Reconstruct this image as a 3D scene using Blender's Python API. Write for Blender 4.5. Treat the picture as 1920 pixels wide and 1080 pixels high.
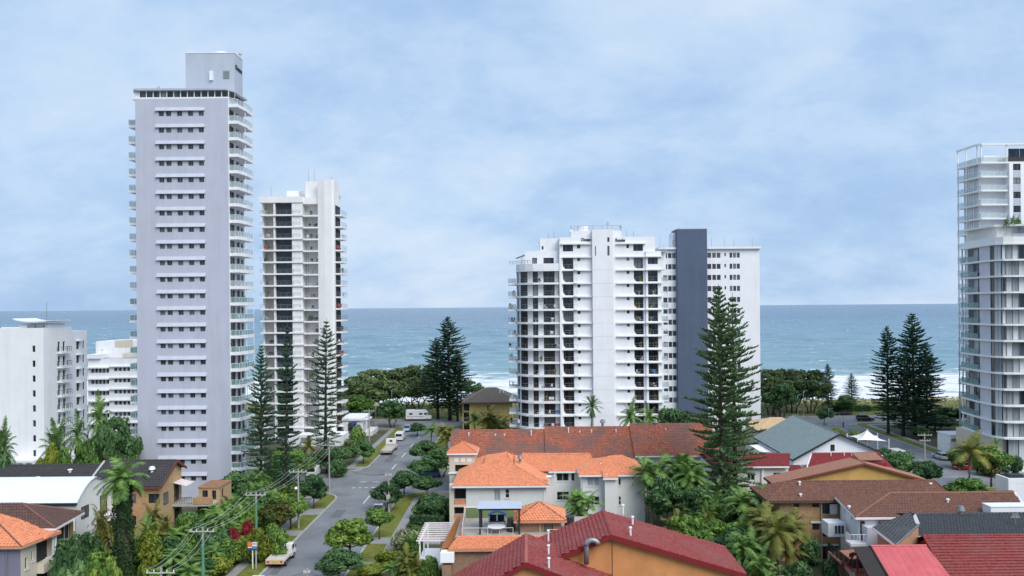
import bpy, math, random
import numpy as np
from mathutils import Vector, Matrix

for o in list(bpy.data.objects):
    bpy.data.objects.remove(o)
SC = bpy.context.scene
COL = SC.collection
R = math.radians

# ---------------------------------------------------------------- camera
F, H, VX, VY, ROLL = 1450.0, 32.0, 990.0, 575.0, R(0.45)
cam_d = bpy.data.cameras.new('camera')
cam = bpy.data.objects.new('camera', cam_d)
COL.objects.link(cam)
cam_d.sensor_width = 36.0
cam_d.lens = 36.0 * F / 1920.0
cam_d.shift_x = -(VX - 960.0) / 1920.0
cam_d.shift_y = (VY - 540.0) / 1920.0
cam_d.clip_start = 0.5
cam_d.clip_end = 200000.0
cam.location = (0, 0, H)
cam.rotation_euler = (R(90), ROLL, 0)
SC.camera = cam

# ---------------------------------------------------------------- sky and sun
SUN_ELEV, SUN_AZ = R(46), R(142)      # azimuth clockwise from +Y (north of the sky texture)
wd = bpy.data.worlds.new('World')
SC.world = wd
wd.use_nodes = True
wn = wd.node_tree
wn.nodes.clear()
def wnode(t, **k):
    n = wn.nodes.new(t)
    for a, b in k.items():
        setattr(n, a, b)
    return n
wo = wnode('ShaderNodeOutputWorld')
bg = wnode('ShaderNodeBackground')
sky = wnode('ShaderNodeTexSky', sky_type='NISHITA', sun_disc=False, sun_elevation=SUN_ELEV, sun_rotation=SUN_AZ)
sky.air_density = 1.2
sky.dust_density = 1.0
tc = wnode('ShaderNodeTexCoord')
sep = wnode('ShaderNodeSeparateXYZ')
wn.links.new(tc.outputs['Generated'], sep.inputs[0])
# cloud deck: the view direction projected on a plane overhead
zadd = wnode('ShaderNodeMath', operation='ADD'); zadd.inputs[1].default_value = 0.48
zab = wnode('ShaderNodeMath', operation='ABSOLUTE')
wn.links.new(sep.outputs['Z'], zab.inputs[0]); wn.links.new(zab.outputs[0], zadd.inputs[0])
dx = wnode('ShaderNodeMath', operation='DIVIDE'); dy = wnode('ShaderNodeMath', operation='DIVIDE')
wn.links.new(sep.outputs['X'], dx.inputs[0]); wn.links.new(zadd.outputs[0], dx.inputs[1])
wn.links.new(sep.outputs['Y'], dy.inputs[0]); wn.links.new(zadd.outputs[0], dy.inputs[1])
cmb = wnode('ShaderNodeCombineXYZ')
wn.links.new(dx.outputs[0], cmb.inputs[0]); wn.links.new(dy.outputs[0], cmb.inputs[1])
mp = wnode('ShaderNodeMapping'); mp.inputs['Location'].default_value = (3.7, 1.3, 0); mp.inputs['Rotation'].default_value = (0, 0, R(35)); mp.inputs['Scale'].default_value = (0.95, 1.2, 1)
wn.links.new(cmb.outputs[0], mp.inputs['Vector'])
n1 = wnode('ShaderNodeTexNoise'); n1.inputs['Scale'].default_value = 1.5; n1.inputs['Detail'].default_value = 8; n1.inputs['Roughness'].default_value = 0.58; n1.inputs['Distortion'].default_value = 0.15
n2 = wnode('ShaderNodeTexNoise'); n2.inputs['Scale'].default_value = 4.2; n2.inputs['Detail'].default_value = 7; n2.inputs['Roughness'].default_value = 0.62; n2.inputs['Distortion'].default_value = 0.2
wn.links.new(mp.outputs[0], n1.inputs['Vector']); wn.links.new(mp.outputs[0], n2.inputs['Vector'])
mixn = wnode('ShaderNodeMix', data_type='FLOAT'); mixn.inputs[0].default_value = 0.42
wn.links.new(n1.outputs['Fac'], mixn.inputs[2]); wn.links.new(n2.outputs['Fac'], mixn.inputs[3])
cr = wnode('ShaderNodeValToRGB')
cr.color_ramp.interpolation = 'B_SPLINE'
e = cr.color_ramp.elements
e[0].position = 0.375; e[0].color = (0.34, 0.51, 0.775, 1)
e[1].position = 0.66; e[1].color = (0.68, 0.785, 0.91, 1)
m_ = e.new(0.50); m_.color = (0.47, 0.645, 0.89, 1)
wn.links.new(mixn.outputs[0], cr.inputs['Fac'])
skm = wnode('ShaderNodeMix', data_type='RGBA', blend_type='MULTIPLY'); skm.inputs[0].default_value = 1.0
skm.inputs[7].default_value = (0.10, 0.10, 0.10, 1)
wn.links.new(sky.outputs[0], skm.inputs[6])
SKYMIX = wnode('ShaderNodeMix', data_type='RGBA'); SKYMIX.inputs[0].default_value = 0.93
wn.links.new(skm.outputs[2], SKYMIX.inputs[6]); wn.links.new(cr.outputs[0], SKYMIX.inputs[7])
wn.links.new(SKYMIX.outputs[2], bg.inputs['Color'])
bg.inputs['Strength'].default_value = 0.50
wn.links.new(bg.outputs[0], wo.inputs['Surface'])

sun_d = bpy.data.lights.new('sun', 'SUN')
sun_d.energy = 1.5
sun_d.angle = R(42)
sun_d.color = (1.0, 0.965, 0.92)
sun = bpy.data.objects.new('sun', sun_d)
COL.objects.link(sun)
sdir = Vector((math.sin(SUN_AZ) * math.cos(SUN_ELEV), math.cos(SUN_AZ) * math.cos(SUN_ELEV), math.sin(SUN_ELEV)))
sun.rotation_euler = (-sdir).to_track_quat('-Z', 'Y').to_euler()

vs = SC.view_settings
vs.view_transform = 'Standard'
vs.look = 'None'
vs.exposure = 1.12
vs.gamma = 1.0
vs.use_curve_mapping = False
SC.cycles.use_denoising = True
SC.cycles.max_bounces = 6
SC.cycles.transparent_max_bounces = 12
SC.cycles.caustics_reflective = False
SC.cycles.caustics_refractive = False

# ---------------------------------------------------------------- pixel helpers (a pixel gives a direction only)
_c, _s = math.cos(ROLL), math.sin(ROLL)
def uv(x, y):
    dx, dy = x - VX, y - VY
    return dx * _c - dy * _s, dx * _s + dy * _c
def A(x, y, D):
    u, v = uv(x, y)
    return Vector((u * D / F, D, H - v * D / F))
def G(x, y, z=0.0):
    u, v = uv(x, y)
    return A(x, y, F * (H - z) / v)
def AX(x, D, y=700):
    return A(x, y, D).x
def AZ(x, y, D):
    return A(x, y, D).z

# ---------------------------------------------------------------- materials
MATS = {}
CLUT = []      # balcony spots that get chairs, pots and tables later
def srgb(r, g, b):
    f = lambda c: (c / 255 / 12.92) if c / 255 <= 0.04045 else ((c / 255 + 0.055) / 1.055) ** 2.4
    return (f(r), f(g), f(b))
def M(name, col, rough=0.75, var=0.12, scale=1.2, bump=0.0, bscale=20.0, streak=0.0, metal=0.0, spec=0.4, rnd=0.0, mottle=None, brick=None):
    """procedural paint / stone / metal: base colour, blotchy variation, rain streaks, fine relief"""
    if name in MATS:
        return MATS[name]
    m = bpy.data.materials.new(name); m.use_nodes = True
    nt = m.node_tree; N = nt.nodes; L = nt.links
    b = N['Principled BSDF']
    b.inputs['Roughness'].default_value = rough
    b.inputs['Metallic'].default_value = metal
    b.inputs['Specular IOR Level'].default_value = spec
    t = N.new('ShaderNodeTexCoord')
    no = N.new('ShaderNodeTexNoise'); no.inputs['Scale'].default_value = scale; no.inputs['Detail'].default_value = 6; no.inputs['Roughness'].default_value = 0.62
    L.new(t.outputs['Object'], no.inputs['Vector'])
    mr = N.new('ShaderNodeMapRange'); mr.inputs[1].default_value = 0.3; mr.inputs[2].default_value = 0.7; mr.inputs[3].default_value = 1 - var; mr.inputs[4].default_value = 1 + var
    L.new(no.outputs['Fac'], mr.inputs[0])
    mul = N.new('ShaderNodeMix'); mul.data_type = 'RGBA'; mul.blend_type = 'MULTIPLY'; mul.inputs[0].default_value = 1
    mul.inputs[6].default_value = (*col, 1)
    L.new(mr.outputs[0], mul.inputs[7])
    out = mul.outputs[2]
    if brick:
        s = N.new('ShaderNodeSeparateXYZ'); L.new(t.outputs['Object'], s.inputs[0])
        ad = N.new('ShaderNodeMath'); L.new(s.outputs[0], ad.inputs[0]); L.new(s.outputs[1], ad.inputs[1])
        cb = N.new('ShaderNodeCombineXYZ'); L.new(ad.outputs[0], cb.inputs[0]); L.new(s.outputs[2], cb.inputs[1])
        br = N.new('ShaderNodeTexBrick'); br.inputs['Scale'].default_value = 1.0
        br.inputs['Brick Width'].default_value = 0.24; br.inputs['Row Height'].default_value = 0.086; br.inputs['Mortar Size'].default_value = 0.012
        br.inputs['Color1'].default_value = (*col, 1); br.inputs['Color2'].default_value = (*brick, 1)
        br.inputs['Mortar'].default_value = (0.36, 0.32, 0.27, 1)
        L.new(cb.outputs[0], br.inputs['Vector']); L.new(br.outputs['Color'], mul.inputs[6])
    if mottle:
        # patches of another colour with a shape of their own (lichen, fading, old repaint)
        n2 = N.new('ShaderNodeTexNoise'); n2.inputs['Scale'].default_value = mottle[1]; n2.inputs['Detail'].default_value = 7; n2.inputs['Roughness'].default_value = 0.66
        L.new(t.outputs['Object'], n2.inputs['Vector'])
        m2 = N.new('ShaderNodeMapRange'); m2.inputs[1].default_value = mottle[2]; m2.inputs[2].default_value = mottle[2] + 0.2; m2.inputs[4].default_value = mottle[3]
        L.new(n2.outputs['Fac'], m2.inputs[0])
        mm = N.new('ShaderNodeMix'); mm.data_type = 'RGBA'
        L.new(m2.outputs[0], mm.inputs[0]); L.new(out, mm.inputs[6]); mm.inputs[7].default_value = (*mottle[0], 1)
        out = mm.outputs[2]
    if streak:
        mpg = N.new('ShaderNodeMapping'); mpg.inputs['Scale'].default_value = (0.8, 0.8, 0.06)
        L.new(t.outputs['Object'], mpg.inputs['Vector'])
        ns = N.new('ShaderNodeTexNoise'); ns.inputs['Scale'].default_value = 1.0; ns.inputs['Detail'].default_value = 5; ns.inputs['Roughness'].default_value = 0.7
        L.new(mpg.outputs[0], ns.inputs['Vector'])
        m3 = N.new('ShaderNodeMapRange'); m3.inputs[1].default_value = 0.45; m3.inputs[2].default_value = 0.75; m3.inputs[3].default_value = 1.0; m3.inputs[4].default_value = 1 - streak
        L.new(ns.outputs['Fac'], m3.inputs[0])
        ms = N.new('ShaderNodeMix'); ms.data_type = 'RGBA'; ms.blend_type = 'MULTIPLY'; ms.inputs[0].default_value = 1
        L.new(out, ms.inputs[6]); L.new(m3.outputs[0], ms.inputs[7])
        out = ms.outputs[2]
    if rnd:
        oi = N.new('ShaderNodeObjectInfo')
        m4 = N.new('ShaderNodeMapRange'); m4.inputs[3].default_value = 1 - rnd; m4.inputs[4].default_value = 1 + rnd
        L.new(oi.outputs['Random'], m4.inputs[0])
        mo = N.new('ShaderNodeMix'); mo.data_type = 'RGBA'; mo.blend_type = 'MULTIPLY'; mo.inputs[0].default_value = 1
        L.new(out, mo.inputs[6]); L.new(m4.outputs[0], mo.inputs[7])
        out = mo.outputs[2]
    L.new(out, b.inputs['Base Color'])
    if bump:
        nb = N.new('ShaderNodeTexNoise'); nb.inputs['Scale'].default_value = bscale; nb.inputs['Detail'].default_value = 4
        L.new(t.outputs['Object'], nb.inputs['Vector'])
        bp = N.new('ShaderNodeBump'); bp.inputs['Strength'].default_value = bump; bp.inputs['Distance'].default_value = 0.05
        L.new(nb.outputs['Fac'], bp.inputs['Height']); L.new(bp.outputs[0], b.inputs['Normal'])
    MATS[name] = m
    return m

def pane_mat(name, dark, curtain, share, rough=0.06):
    """window glass: dark room behind it, on some panes a drawn curtain or blind"""
    m = bpy.data.materials.new(name); m.use_nodes = True
    nt = m.node_tree; N = nt.nodes; L = nt.links; b = N['Principled BSDF']
    oi = N.new('ShaderNodeObjectInfo'); t = N.new('ShaderNodeTexCoord')
    r1 = N.new('ShaderNodeMapRange'); r1.inputs[1].default_value = 1 - share; r1.inputs[2].default_value = 1.0
    L.new(oi.outputs['Random'], r1.inputs[0])
    no = N.new('ShaderNodeTexNoise'); no.noise_dimensions = '4D'; no.inputs['Scale'].default_value = 1.1; no.inputs['Detail'].default_value = 2
    sc = N.new('ShaderNodeMath'); sc.operation = 'MULTIPLY'; sc.inputs[1].default_value = 90.0
    L.new(oi.outputs['Random'], sc.inputs[0]); L.new(sc.outputs[0], no.inputs['W'])
    mpg = N.new('ShaderNodeMapping'); mpg.inputs['Scale'].default_value = (2.2, 2.2, 0.12)
    L.new(t.outputs['Object'], mpg.inputs[0]); L.new(mpg.outputs[0], no.inputs['Vector'])
    r2 = N.new('ShaderNodeMapRange'); r2.inputs[1].default_value = 0.45; r2.inputs[2].default_value = 0.62; r2.inputs[4].default_value = 0.55
    L.new(no.outputs['Fac'], r2.inputs[0])
    mx = N.new('ShaderNodeMath'); mx.operation = 'MULTIPLY_ADD'; mx.use_clamp = True
    L.new(r2.outputs[0], mx.inputs[0]); mx.inputs[1].default_value = 0.45; L.new(r1.outputs[0], mx.inputs[2])
    mc = N.new('ShaderNodeMix'); mc.data_type = 'RGBA'
    mc.inputs[6].default_value = (*dark, 1); mc.inputs[7].default_value = (*curtain, 1)
    L.new(mx.outputs[0], mc.inputs[0]); L.new(mc.outputs[2], b.inputs['Base Color'])
    b.inputs['Roughness'].default_value = rough; b.inputs['Specular IOR Level'].default_value = 0.5
    MATS[name] = m
    return m

def leaf_mat(name, dark, light, warm=None, trans=0.18):
    m = bpy.data.materials.new(name); m.use_nodes = True
    nt = m.node_tree; N = nt.nodes; L = nt.links; b = N['Principled BSDF']
    g = N.new('ShaderNodeNewGeometry'); oi = N.new('ShaderNodeObjectInfo')
    no = N.new('ShaderNodeTexNoise'); no.inputs['Scale'].default_value = 0.55; no.inputs['Detail'].default_value = 3
    L.new(g.outputs['Position'], no.inputs['Vector'])
    a1 = N.new('ShaderNodeMath'); a1.operation = 'MULTIPLY_ADD'; a1.inputs[1].default_value = 0.55
    L.new(g.outputs['Random Per Island'], a1.inputs[0])
    a0 = N.new('ShaderNodeMath'); a0.operation = 'MULTIPLY_ADD'; a0.inputs[1].default_value = 0.35
    L.new(oi.outputs['Random'], a0.inputs[0]); 
    mr = N.new('ShaderNodeMapRange'); mr.inputs[1].default_value = 0.3; mr.inputs[2].default_value = 0.7; mr.inputs[3].default_value = -0.15; mr.inputs[4].default_value = 0.3
    L.new(no.outputs['Fac'], mr.inputs[0]); L.new(mr.outputs[0], a0.inputs[2]); L.new(a0.outputs[0], a1.inputs[2])
    rp = N.new('ShaderNodeValToRGB')
    rp.color_ramp.elements[0].position = 0.1; rp.color_ramp.elements[0].color = (*dark, 1)
    rp.color_ramp.elements[1].position = 0.95; rp.color_ramp.elements[1].color = (*light, 1)
    if warm:
        w = rp.color_ramp.elements.new(0.86); w.color = (*warm, 1)
    L.new(a1.outputs[0], rp.inputs['Fac']); L.new(rp.outputs[0], b.inputs['Base Color'])
    b.inputs['Roughness'].default_value = 0.62; b.inputs['Specular IOR Level'].default_value = 0.22
    tr = N.new('ShaderNodeBsdfTranslucent'); L.new(rp.outputs[0], tr.inputs['Color'])
    mx = N.new('ShaderNodeMixShader'); mx.inputs[0].default_value = trans
    L.new(b.outputs[0], mx.inputs[1]); L.new(tr.outputs[0], mx.inputs[2]); L.new(mx.outputs[0], N['Material Output'].inputs['Surface'])
    MATS[name] = m
    return m

def glass_mat(name, tint, alpha):
    m = bpy.data.materials.new(name); m.use_nodes = True
    nt = m.node_tree; N = nt.nodes; L = nt.links; b = N['Principled BSDF']
    b.inputs['Base Color'].default_value = (*tint, 1); b.inputs['Roughness'].default_value = 0.08
    tp = N.new('ShaderNodeBsdfTransparent'); tp.inputs['Color'].default_value = (0.90, 0.96, 0.95, 1)
    mx = N.new('ShaderNodeMixShader'); mx.inputs[0].default_value = alpha
    L.new(tp.outputs[0], mx.inputs[1]); L.new(b.outputs[0], mx.inputs[2]); L.new(mx.outputs[0], N['Material Output'].inputs['Surface'])
    MATS[name] = m
    return m

LAV = M('lavender_render', (0.49, 0.508, 0.59), 0.8, 0.05, 0.25, streak=0.13)
GREYBOX = M('grey_render', (0.46, 0.50, 0.57), 0.8, 0.05, 0.3, streak=0.1)
WHITE = M('white_render', (0.82, 0.82, 0.83), 0.75, 0.04, 0.3, streak=0.09)
COOLW = M('cool_white_render', (0.81, 0.815, 0.84), 0.75, 0.04, 0.3, streak=0.08)
TRIM = M('white_trim', (0.80, 0.80, 0.80), 0.55, 0.03, 0.8, streak=0.08)
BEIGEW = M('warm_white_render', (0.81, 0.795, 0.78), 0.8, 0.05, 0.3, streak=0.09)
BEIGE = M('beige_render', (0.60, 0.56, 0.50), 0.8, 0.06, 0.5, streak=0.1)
BLUE = M('slate_blue_paint', (0.082, 0.112, 0.172), 0.7, 0.08, 0.3, streak=0.15)
GREYW = M('pale_grey_render', (0.70, 0.70, 0.675), 0.8, 0.05, 0.4, streak=0.06)
LILAC = M('lilac_panel', (0.56, 0.57, 0.62), 0.6, 0.04, 0.4, streak=0.06)
OCHRE = M('ochre_render', (0.58, 0.36, 0.11), 0.85, 0.08, 0.7, streak=0.12)
YELLOWW = M('yellow_render', (0.62, 0.44, 0.16), 0.85, 0.07, 0.5, streak=0.12)
ORANGEW = M('orange_render', (0.60, 0.27, 0.10), 0.85, 0.10, 0.6, streak=0.10, mottle=((0.40, 0.16, 0.05), 0.9, 0.55, 0.5))
CREAMW = M('cream_render', (0.62, 0.56, 0.45), 0.8, 0.06, 0.5, streak=0.1)
PURPLEW = M('grey_violet_render', (0.20, 0.19, 0.26), 0.8, 0.05, 0.5, streak=0.08)
NAVYW = M('navy_paint', (0.03, 0.035, 0.09), 0.7, 0.05)
BRICKY = M('tan_brick', (0.58, 0.30, 0.10), 0.85, 0.15, 1.5, brick=(0.42, 0.19, 0.06), bump=0.2)
BRICKR = M('red_brick', (0.36, 0.15, 0.06), 0.85, 0.14, 1.5, brick=(0.44, 0.21, 0.08), bump=0.2)
BRICKB = M('brown_brick', (0.33, 0.16, 0.07), 0.85, 0.15, 1.5, brick=(0.24, 0.11, 0.05), bump=0.2)
CONC = M('concrete', (0.42, 0.42, 0.41), 0.9, 0.12, 0.9, bump=0.15, streak=0.12)
DARKM = M('dark_metal', (0.03, 0.032, 0.036), 0.5, 0.1, metal=0.0)
GREYM = M('grey_metal', (0.30, 0.31, 0.32), 0.45, 0.1, metal=0.6)
WHITEM = M('white_metal', (0.78, 0.78, 0.79), 0.4, 0.03)
BLACK = M('black_rubber', (0.012, 0.012, 0.013), 0.8, 0.1)
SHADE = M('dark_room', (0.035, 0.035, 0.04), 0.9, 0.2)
PANE = pane_mat('window_glass', (0.012, 0.015, 0.018), (0.22, 0.22, 0.22), 0.16)
PANEG = pane_mat('window_glass_grey', (0.03, 0.036, 0.045), (0.16, 0.17, 0.19), 0.45)
PANEB = pane_mat('window_glass_blue', (0.010, 0.018, 0.028), (0.05, 0.08, 0.11), 0.25)
PANEC = pane_mat('window_glass_curtain', (0.17, 0.19, 0.21), (0.58, 0.62, 0.64), 0.85)
BALG = glass_mat('balustrade_glass', (0.26, 0.42, 0.42), 0.45)
BALGC = glass_mat('balustrade_glass_clear', (0.55, 0.60, 0.64), 0.40)
T_ORANGE = M('orange_tile', (0.68, 0.255, 0.13), 0.85, 0.28, 3.0, bump=0.1, mottle=((0.42, 0.18, 0.10), 0.5, 0.54, 0.6))
T_TERRA = M('weathered_terracotta_tile', (0.35, 0.118, 0.07), 0.85, 0.5, 2.6, bump=0.1, mottle=((0.165, 0.115, 0.105), 0.28, 0.42, 0.85))
T_MAROON = M('maroon_tile', (0.24, 0.048, 0.044), 0.8, 0.42, 3.4, bump=0.1, mottle=((0.21, 0.095, 0.09), 0.30, 0.48, 0.6))
T_BROWN = M('brown_tile', (0.175, 0.080, 0.055), 0.85, 0.42, 3.0, bump=0.1, mottle=((0.12, 0.085, 0.07), 0.3, 0.55, 0.6))
T_TAN = M('tan_tile', (0.33, 0.165, 0.115), 0.85, 0.2, 2.8, bump=0.1, mottle=((0.24, 0.15, 0.12), 0.3, 0.55, 0.5))
T_DARK = M('charcoal_tile', (0.048, 0.045, 0.047), 0.85, 0.25, 2.0, bump=0.1, mottle=((0.09, 0.06, 0.055), 0.35, 0.55, 0.6))
T_DKBR = M('dark_brown_tile', (0.105, 0.060, 0.050), 0.85, 0.28, 2.4, bump=0.1, mottle=((0.055, 0.05, 0.048), 0.3, 0.52, 0.6))
T_SLATE = M('slate_grey_tile', (0.055, 0.060, 0.066), 0.7, 0.35, 2.8, bump=0.1)
T_GREYG = M('grey_green_roofing', (0.22, 0.275, 0.275), 0.7, 0.10, 1.2, mottle=((0.29, 0.33, 0.33), 0.5, 0.55, 0.4))
T_RED = M('red_roofing', (0.23, 0.024, 0.024), 0.6, 0.25, 2.4, mottle=((0.26, 0.05, 0.04), 0.5, 0.55, 0.5))
T_PINK = M('faded_red_metal', (0.55, 0.10, 0.105), 0.5, 0.10, 0.9, spec=0.5, streak=0.15, mottle=((0.50, 0.17, 0.16), 0.5, 0.52, 0.5))
T_WHITE = M('white_metal_roofing', (0.72, 0.74, 0.82), 0.4, 0.03, 0.6)
T_CREAM = M('cream_roofing', (0.62, 0.45, 0.27), 0.8, 0.07, 0.8)
T_GBR = M('grey_brown_tile', (0.135, 0.115, 0.10), 0.85, 0.2, 2.0)

# ---------------------------------------------------------------- objects
def setp(o, label=None, cat=None, group=None, kind=None):
    if label: o['label'] = label
    if cat: o['category'] = cat
    if group: o['group'] = group
    if kind: o['kind'] = kind
    return o
def T(name, label, cat, loc=(0, 0, 0), rz=0.0, group=None):
    o = bpy.data.objects.new(name, None)
    COL.objects.link(o)
    o.location = loc; o.rotation_euler = (0, 0, rz); o.empty_display_size = 0.3
    return setp(o, label, cat, group)
def put(mesh, name, parent=None, loc=(0, 0, 0), rz=0.0, sc=None, mat=None):
    o = bpy.data.objects.new(name, mesh)
    COL.objects.link(o)
    if parent is not None: o.parent = parent
    o.location = loc
    o.rotation_euler = rz if isinstance(rz, tuple) else (0, 0, rz)
    if sc is not None: o.scale = (sc, sc, sc) if isinstance(sc, (int, float)) else sc
    if mat is not None:
        o.material_slots[0].link = 'OBJECT'; o.material_slots[0].material = mat
    return o

class MB:
    def __init__(s):
        s.v = []; s.f = []
    def quad(s, *p):
        n = len(s.v); s.v += [tuple(q) for q in p]; s.f.append(tuple(range(n, n + len(p)))); return s
    def box(s, x0, x1, y0, y1, z0, z1):
        n = len(s.v)
        s.v += [(x0, y0, z0), (x1, y0, z0), (x1, y1, z0), (x0, y1, z0), (x0, y0, z1), (x1, y0, z1), (x1, y1, z1), (x0, y1, z1)]
        s.f += [(n, n+3, n+2, n+1), (n+4, n+5, n+6, n+7), (n, n+1, n+5, n+4), (n+1, n+2, n+6, n+5), (n+2, n+3, n+7, n+6), (n+3, n, n+4, n+7)]
        return s
    def prism(s, poly, z0, z1):
        n = len(s.v); k = len(poly)
        s.v += [(p[0], p[1], z0) for p in poly] + [(p[0], p[1], z1) for p in poly]
        s.f.append(tuple(range(n + k - 1, n - 1, -1))); s.f.append(tuple(range(n + k, n + 2 * k)))
        for i in range(k):
            j = (i + 1) % k
            s.f.append((n + i, n + j, n + k + j, n + k + i))
        return s
    def solid(s, bot, top):
        """two matching rings of 3D points joined into a closed solid"""
        n = len(s.v); k = len(bot)
        s.v += [tuple(p) for p in bot] + [tuple(p) for p in top]
        s.f.append(tuple(range(n + k - 1, n - 1, -1))); s.f.append(tuple(range(n + k, n + 2 * k)))
        for i in range(k):
            j = (i + 1) % k
            s.f.append((n + i, n + j, n + k + j, n + k + i))
        return s
    def tube(s, pts, rad, n=6, cap=True):
        pts = [Vector(p) for p in pts]
        if not isinstance(rad, (list, tuple)): rad = [rad] * len(pts)
        base = len(s.v)
        for i, p in enumerate(pts):
            d = (pts[min(i + 1, len(pts) - 1)] - pts[max(i - 1, 0)]).normalized()
            a = d.cross(Vector((0, 0, 1)))
            if a.length < 0.05: a = d.cross(Vector((1, 0, 0)))
            a.normalize(); b = d.cross(a)
            for k in range(n):
                t = 2 * math.pi * k / n
                s.v.append(tuple(p + (a * math.cos(t) + b * math.sin(t)) * rad[i]))
        for i in range(len(pts) - 1):
            for k in range(n):
                q = (k + 1) % n
                s.f.append((base + i*n + k, base + i*n + q, base + (i+1)*n + q, base + (i+1)*n + k))
        if cap:
            s.f.append(tuple(base + k for k in range(n))[::-1])
            s.f.append(tuple(base + (len(pts)-1)*n + k for k in range(n)))
        return s
    def cyl(s, x, y, z0, z1, r, r2=None, n=14):
        return s.tube([(x, y, z0), (x, y, z1)], [r, r if r2 is None else r2], n)
    def mesh(s, name, mat, smooth=False):
        me = bpy.data.meshes.new(name)
        me.from_pydata(s.v, [], s.f)
        me.materials.append(mat)
        if smooth:
            me.polygons.foreach_set('use_smooth', [True] * len(me.polygons))
        me.update()
        return me
    def build(s, name, mat, parent=None, loc=(0, 0, 0), rz=0.0, smooth=False):
        return put(s.mesh(name, mat, smooth), name, parent, loc, rz)

WINC = {}
def win_mesh(w, h, nm, nh, fmat, pmat, fw, sill):
    key = (round(w, 2), round(h, 2), nm, nh, fmat.name, pmat.name, fw, sill)
    if key not in WINC:
        b = MB(); t = 0.08
        b.box(0, w, 0, t, 0, fw); b.box(0, w, 0, t, h - fw, h)
        b.box(0, fw, 0, t, fw, h - fw); b.box(w - fw, w, 0, t, fw, h - fw)
        for i in range(nm):
            x = w * (i + 1) / (nm + 1); b.box(x - fw/2, x + fw/2, 0.005, t - 0.005, fw, h - fw)
        for i in range(nh):
            z = h * (i + 1) / (nh + 1); b.box(fw, w - fw, 0.01, t - 0.01, z - fw/2, z + fw/2)
        if sill:
            b.box(-0.08, w + 0.08, -0.2, 0.0, -0.10, 0.0)
        p = MB(); p.quad((fw*.5, 0.05, fw*.5), (w - fw*.5, 0.05, fw*.5), (w - fw*.5, 0.05, h - fw*.5), (fw*.5, 0.05, h - fw*.5))
        WINC[key] = (b.mesh('window', fmat), p.mesh('pane', pmat))
    return WINC[key]
def window(parent, loc, rz, w, h, nm=1, nh=0, frame=None, pane=None, fw=0.06, sill=False, name='window'):
    fm, pm = win_mesh(w, h, nm, nh, frame or WHITEM, pane or PANE, fw, sill)
    o = put(fm, name, parent, loc, rz)
    put(pm, 'pane', o)
    return o

def wall(parent, o, ang, L, z0, z1, holes, mat, depth=0.16, name='wall', back=0.0, **wk):
    """wall with real openings; holes = (s0, s1, za, zb, opts) with opts None for an open hole. ang: direction of s in degrees, outward is to its right"""
    d = Vector((math.cos(R(ang)), math.sin(R(ang)), 0)); n = Vector((d.y, -d.x, 0)); o3 = Vector((o[0], o[1], 0))
    P = lambda s_, z_, q=0.0: tuple(o3 + d * s_ - n * q + Vector((0, 0, z_)))
    rd = lambda a: round(a, 4)
    ss = sorted({0.0, rd(L)} | {rd(h[0]) for h in holes} | {rd(h[1]) for h in holes})
    zz = sorted({rd(z0), rd(z1)} | {rd(h[2]) for h in holes} | {rd(h[3]) for h in holes})
    b = MB()
    rects = [(rd(h[0]), rd(h[1]), rd(h[2]), rd(h[3])) for h in holes]
    if not holes:
        b.quad(P(0, z0), P(L, z0), P(L, z1), P(0, z1))
    else:
        for j in range(len(zz) - 1):
            za, zb = zz[j], zz[j+1]; zm = (za + zb) / 2
            act = [r for r in rects if r[2] < zm < r[3]]
            i = 0
            run = None
            for i in range(len(ss) - 1):
                sm = (ss[i] + ss[i+1]) / 2
                if any(r[0] < sm < r[1] for r in act):
                    if run is not None: b.quad(P(run, za), P(ss[i], za), P(ss[i], zb), P(run, zb)); run = None
                elif run is None: run = ss[i]
            if run is not None: b.quad(P(run, za), P(L, za), P(L, zb), P(run, zb))
    for h in holes:
        s0, s1, za, zb = h[:4]
        q = (h[4] or {}).get('depth', depth) if len(h) > 4 else depth
        b.quad(P(s0, za), P(s1, za), P(s1, za, q), P(s0, za, q)); b.quad(P(s0, zb), P(s0, zb, q), P(s1, zb, q), P(s1, zb))
        b.quad(P(s0, za), P(s0, za, q), P(s0, zb, q), P(s0, zb)); b.quad(P(s1, za), P(s1, zb), P(s1, zb, q), P(s1, za, q))
    w = b.build(name, mat, parent)
    for h in holes:
        if len(h) > 4 and h[4] is not None:
            k = dict(wk); k.update({a: c for a, c in h[4].items() if a != 'depth'})
            q = h[4].get('depth', depth)
            window(parent, P(h[0], h[2], q - 0.05), R(ang), h[1] - h[0], h[3] - h[2], **k)
    return w

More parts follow.
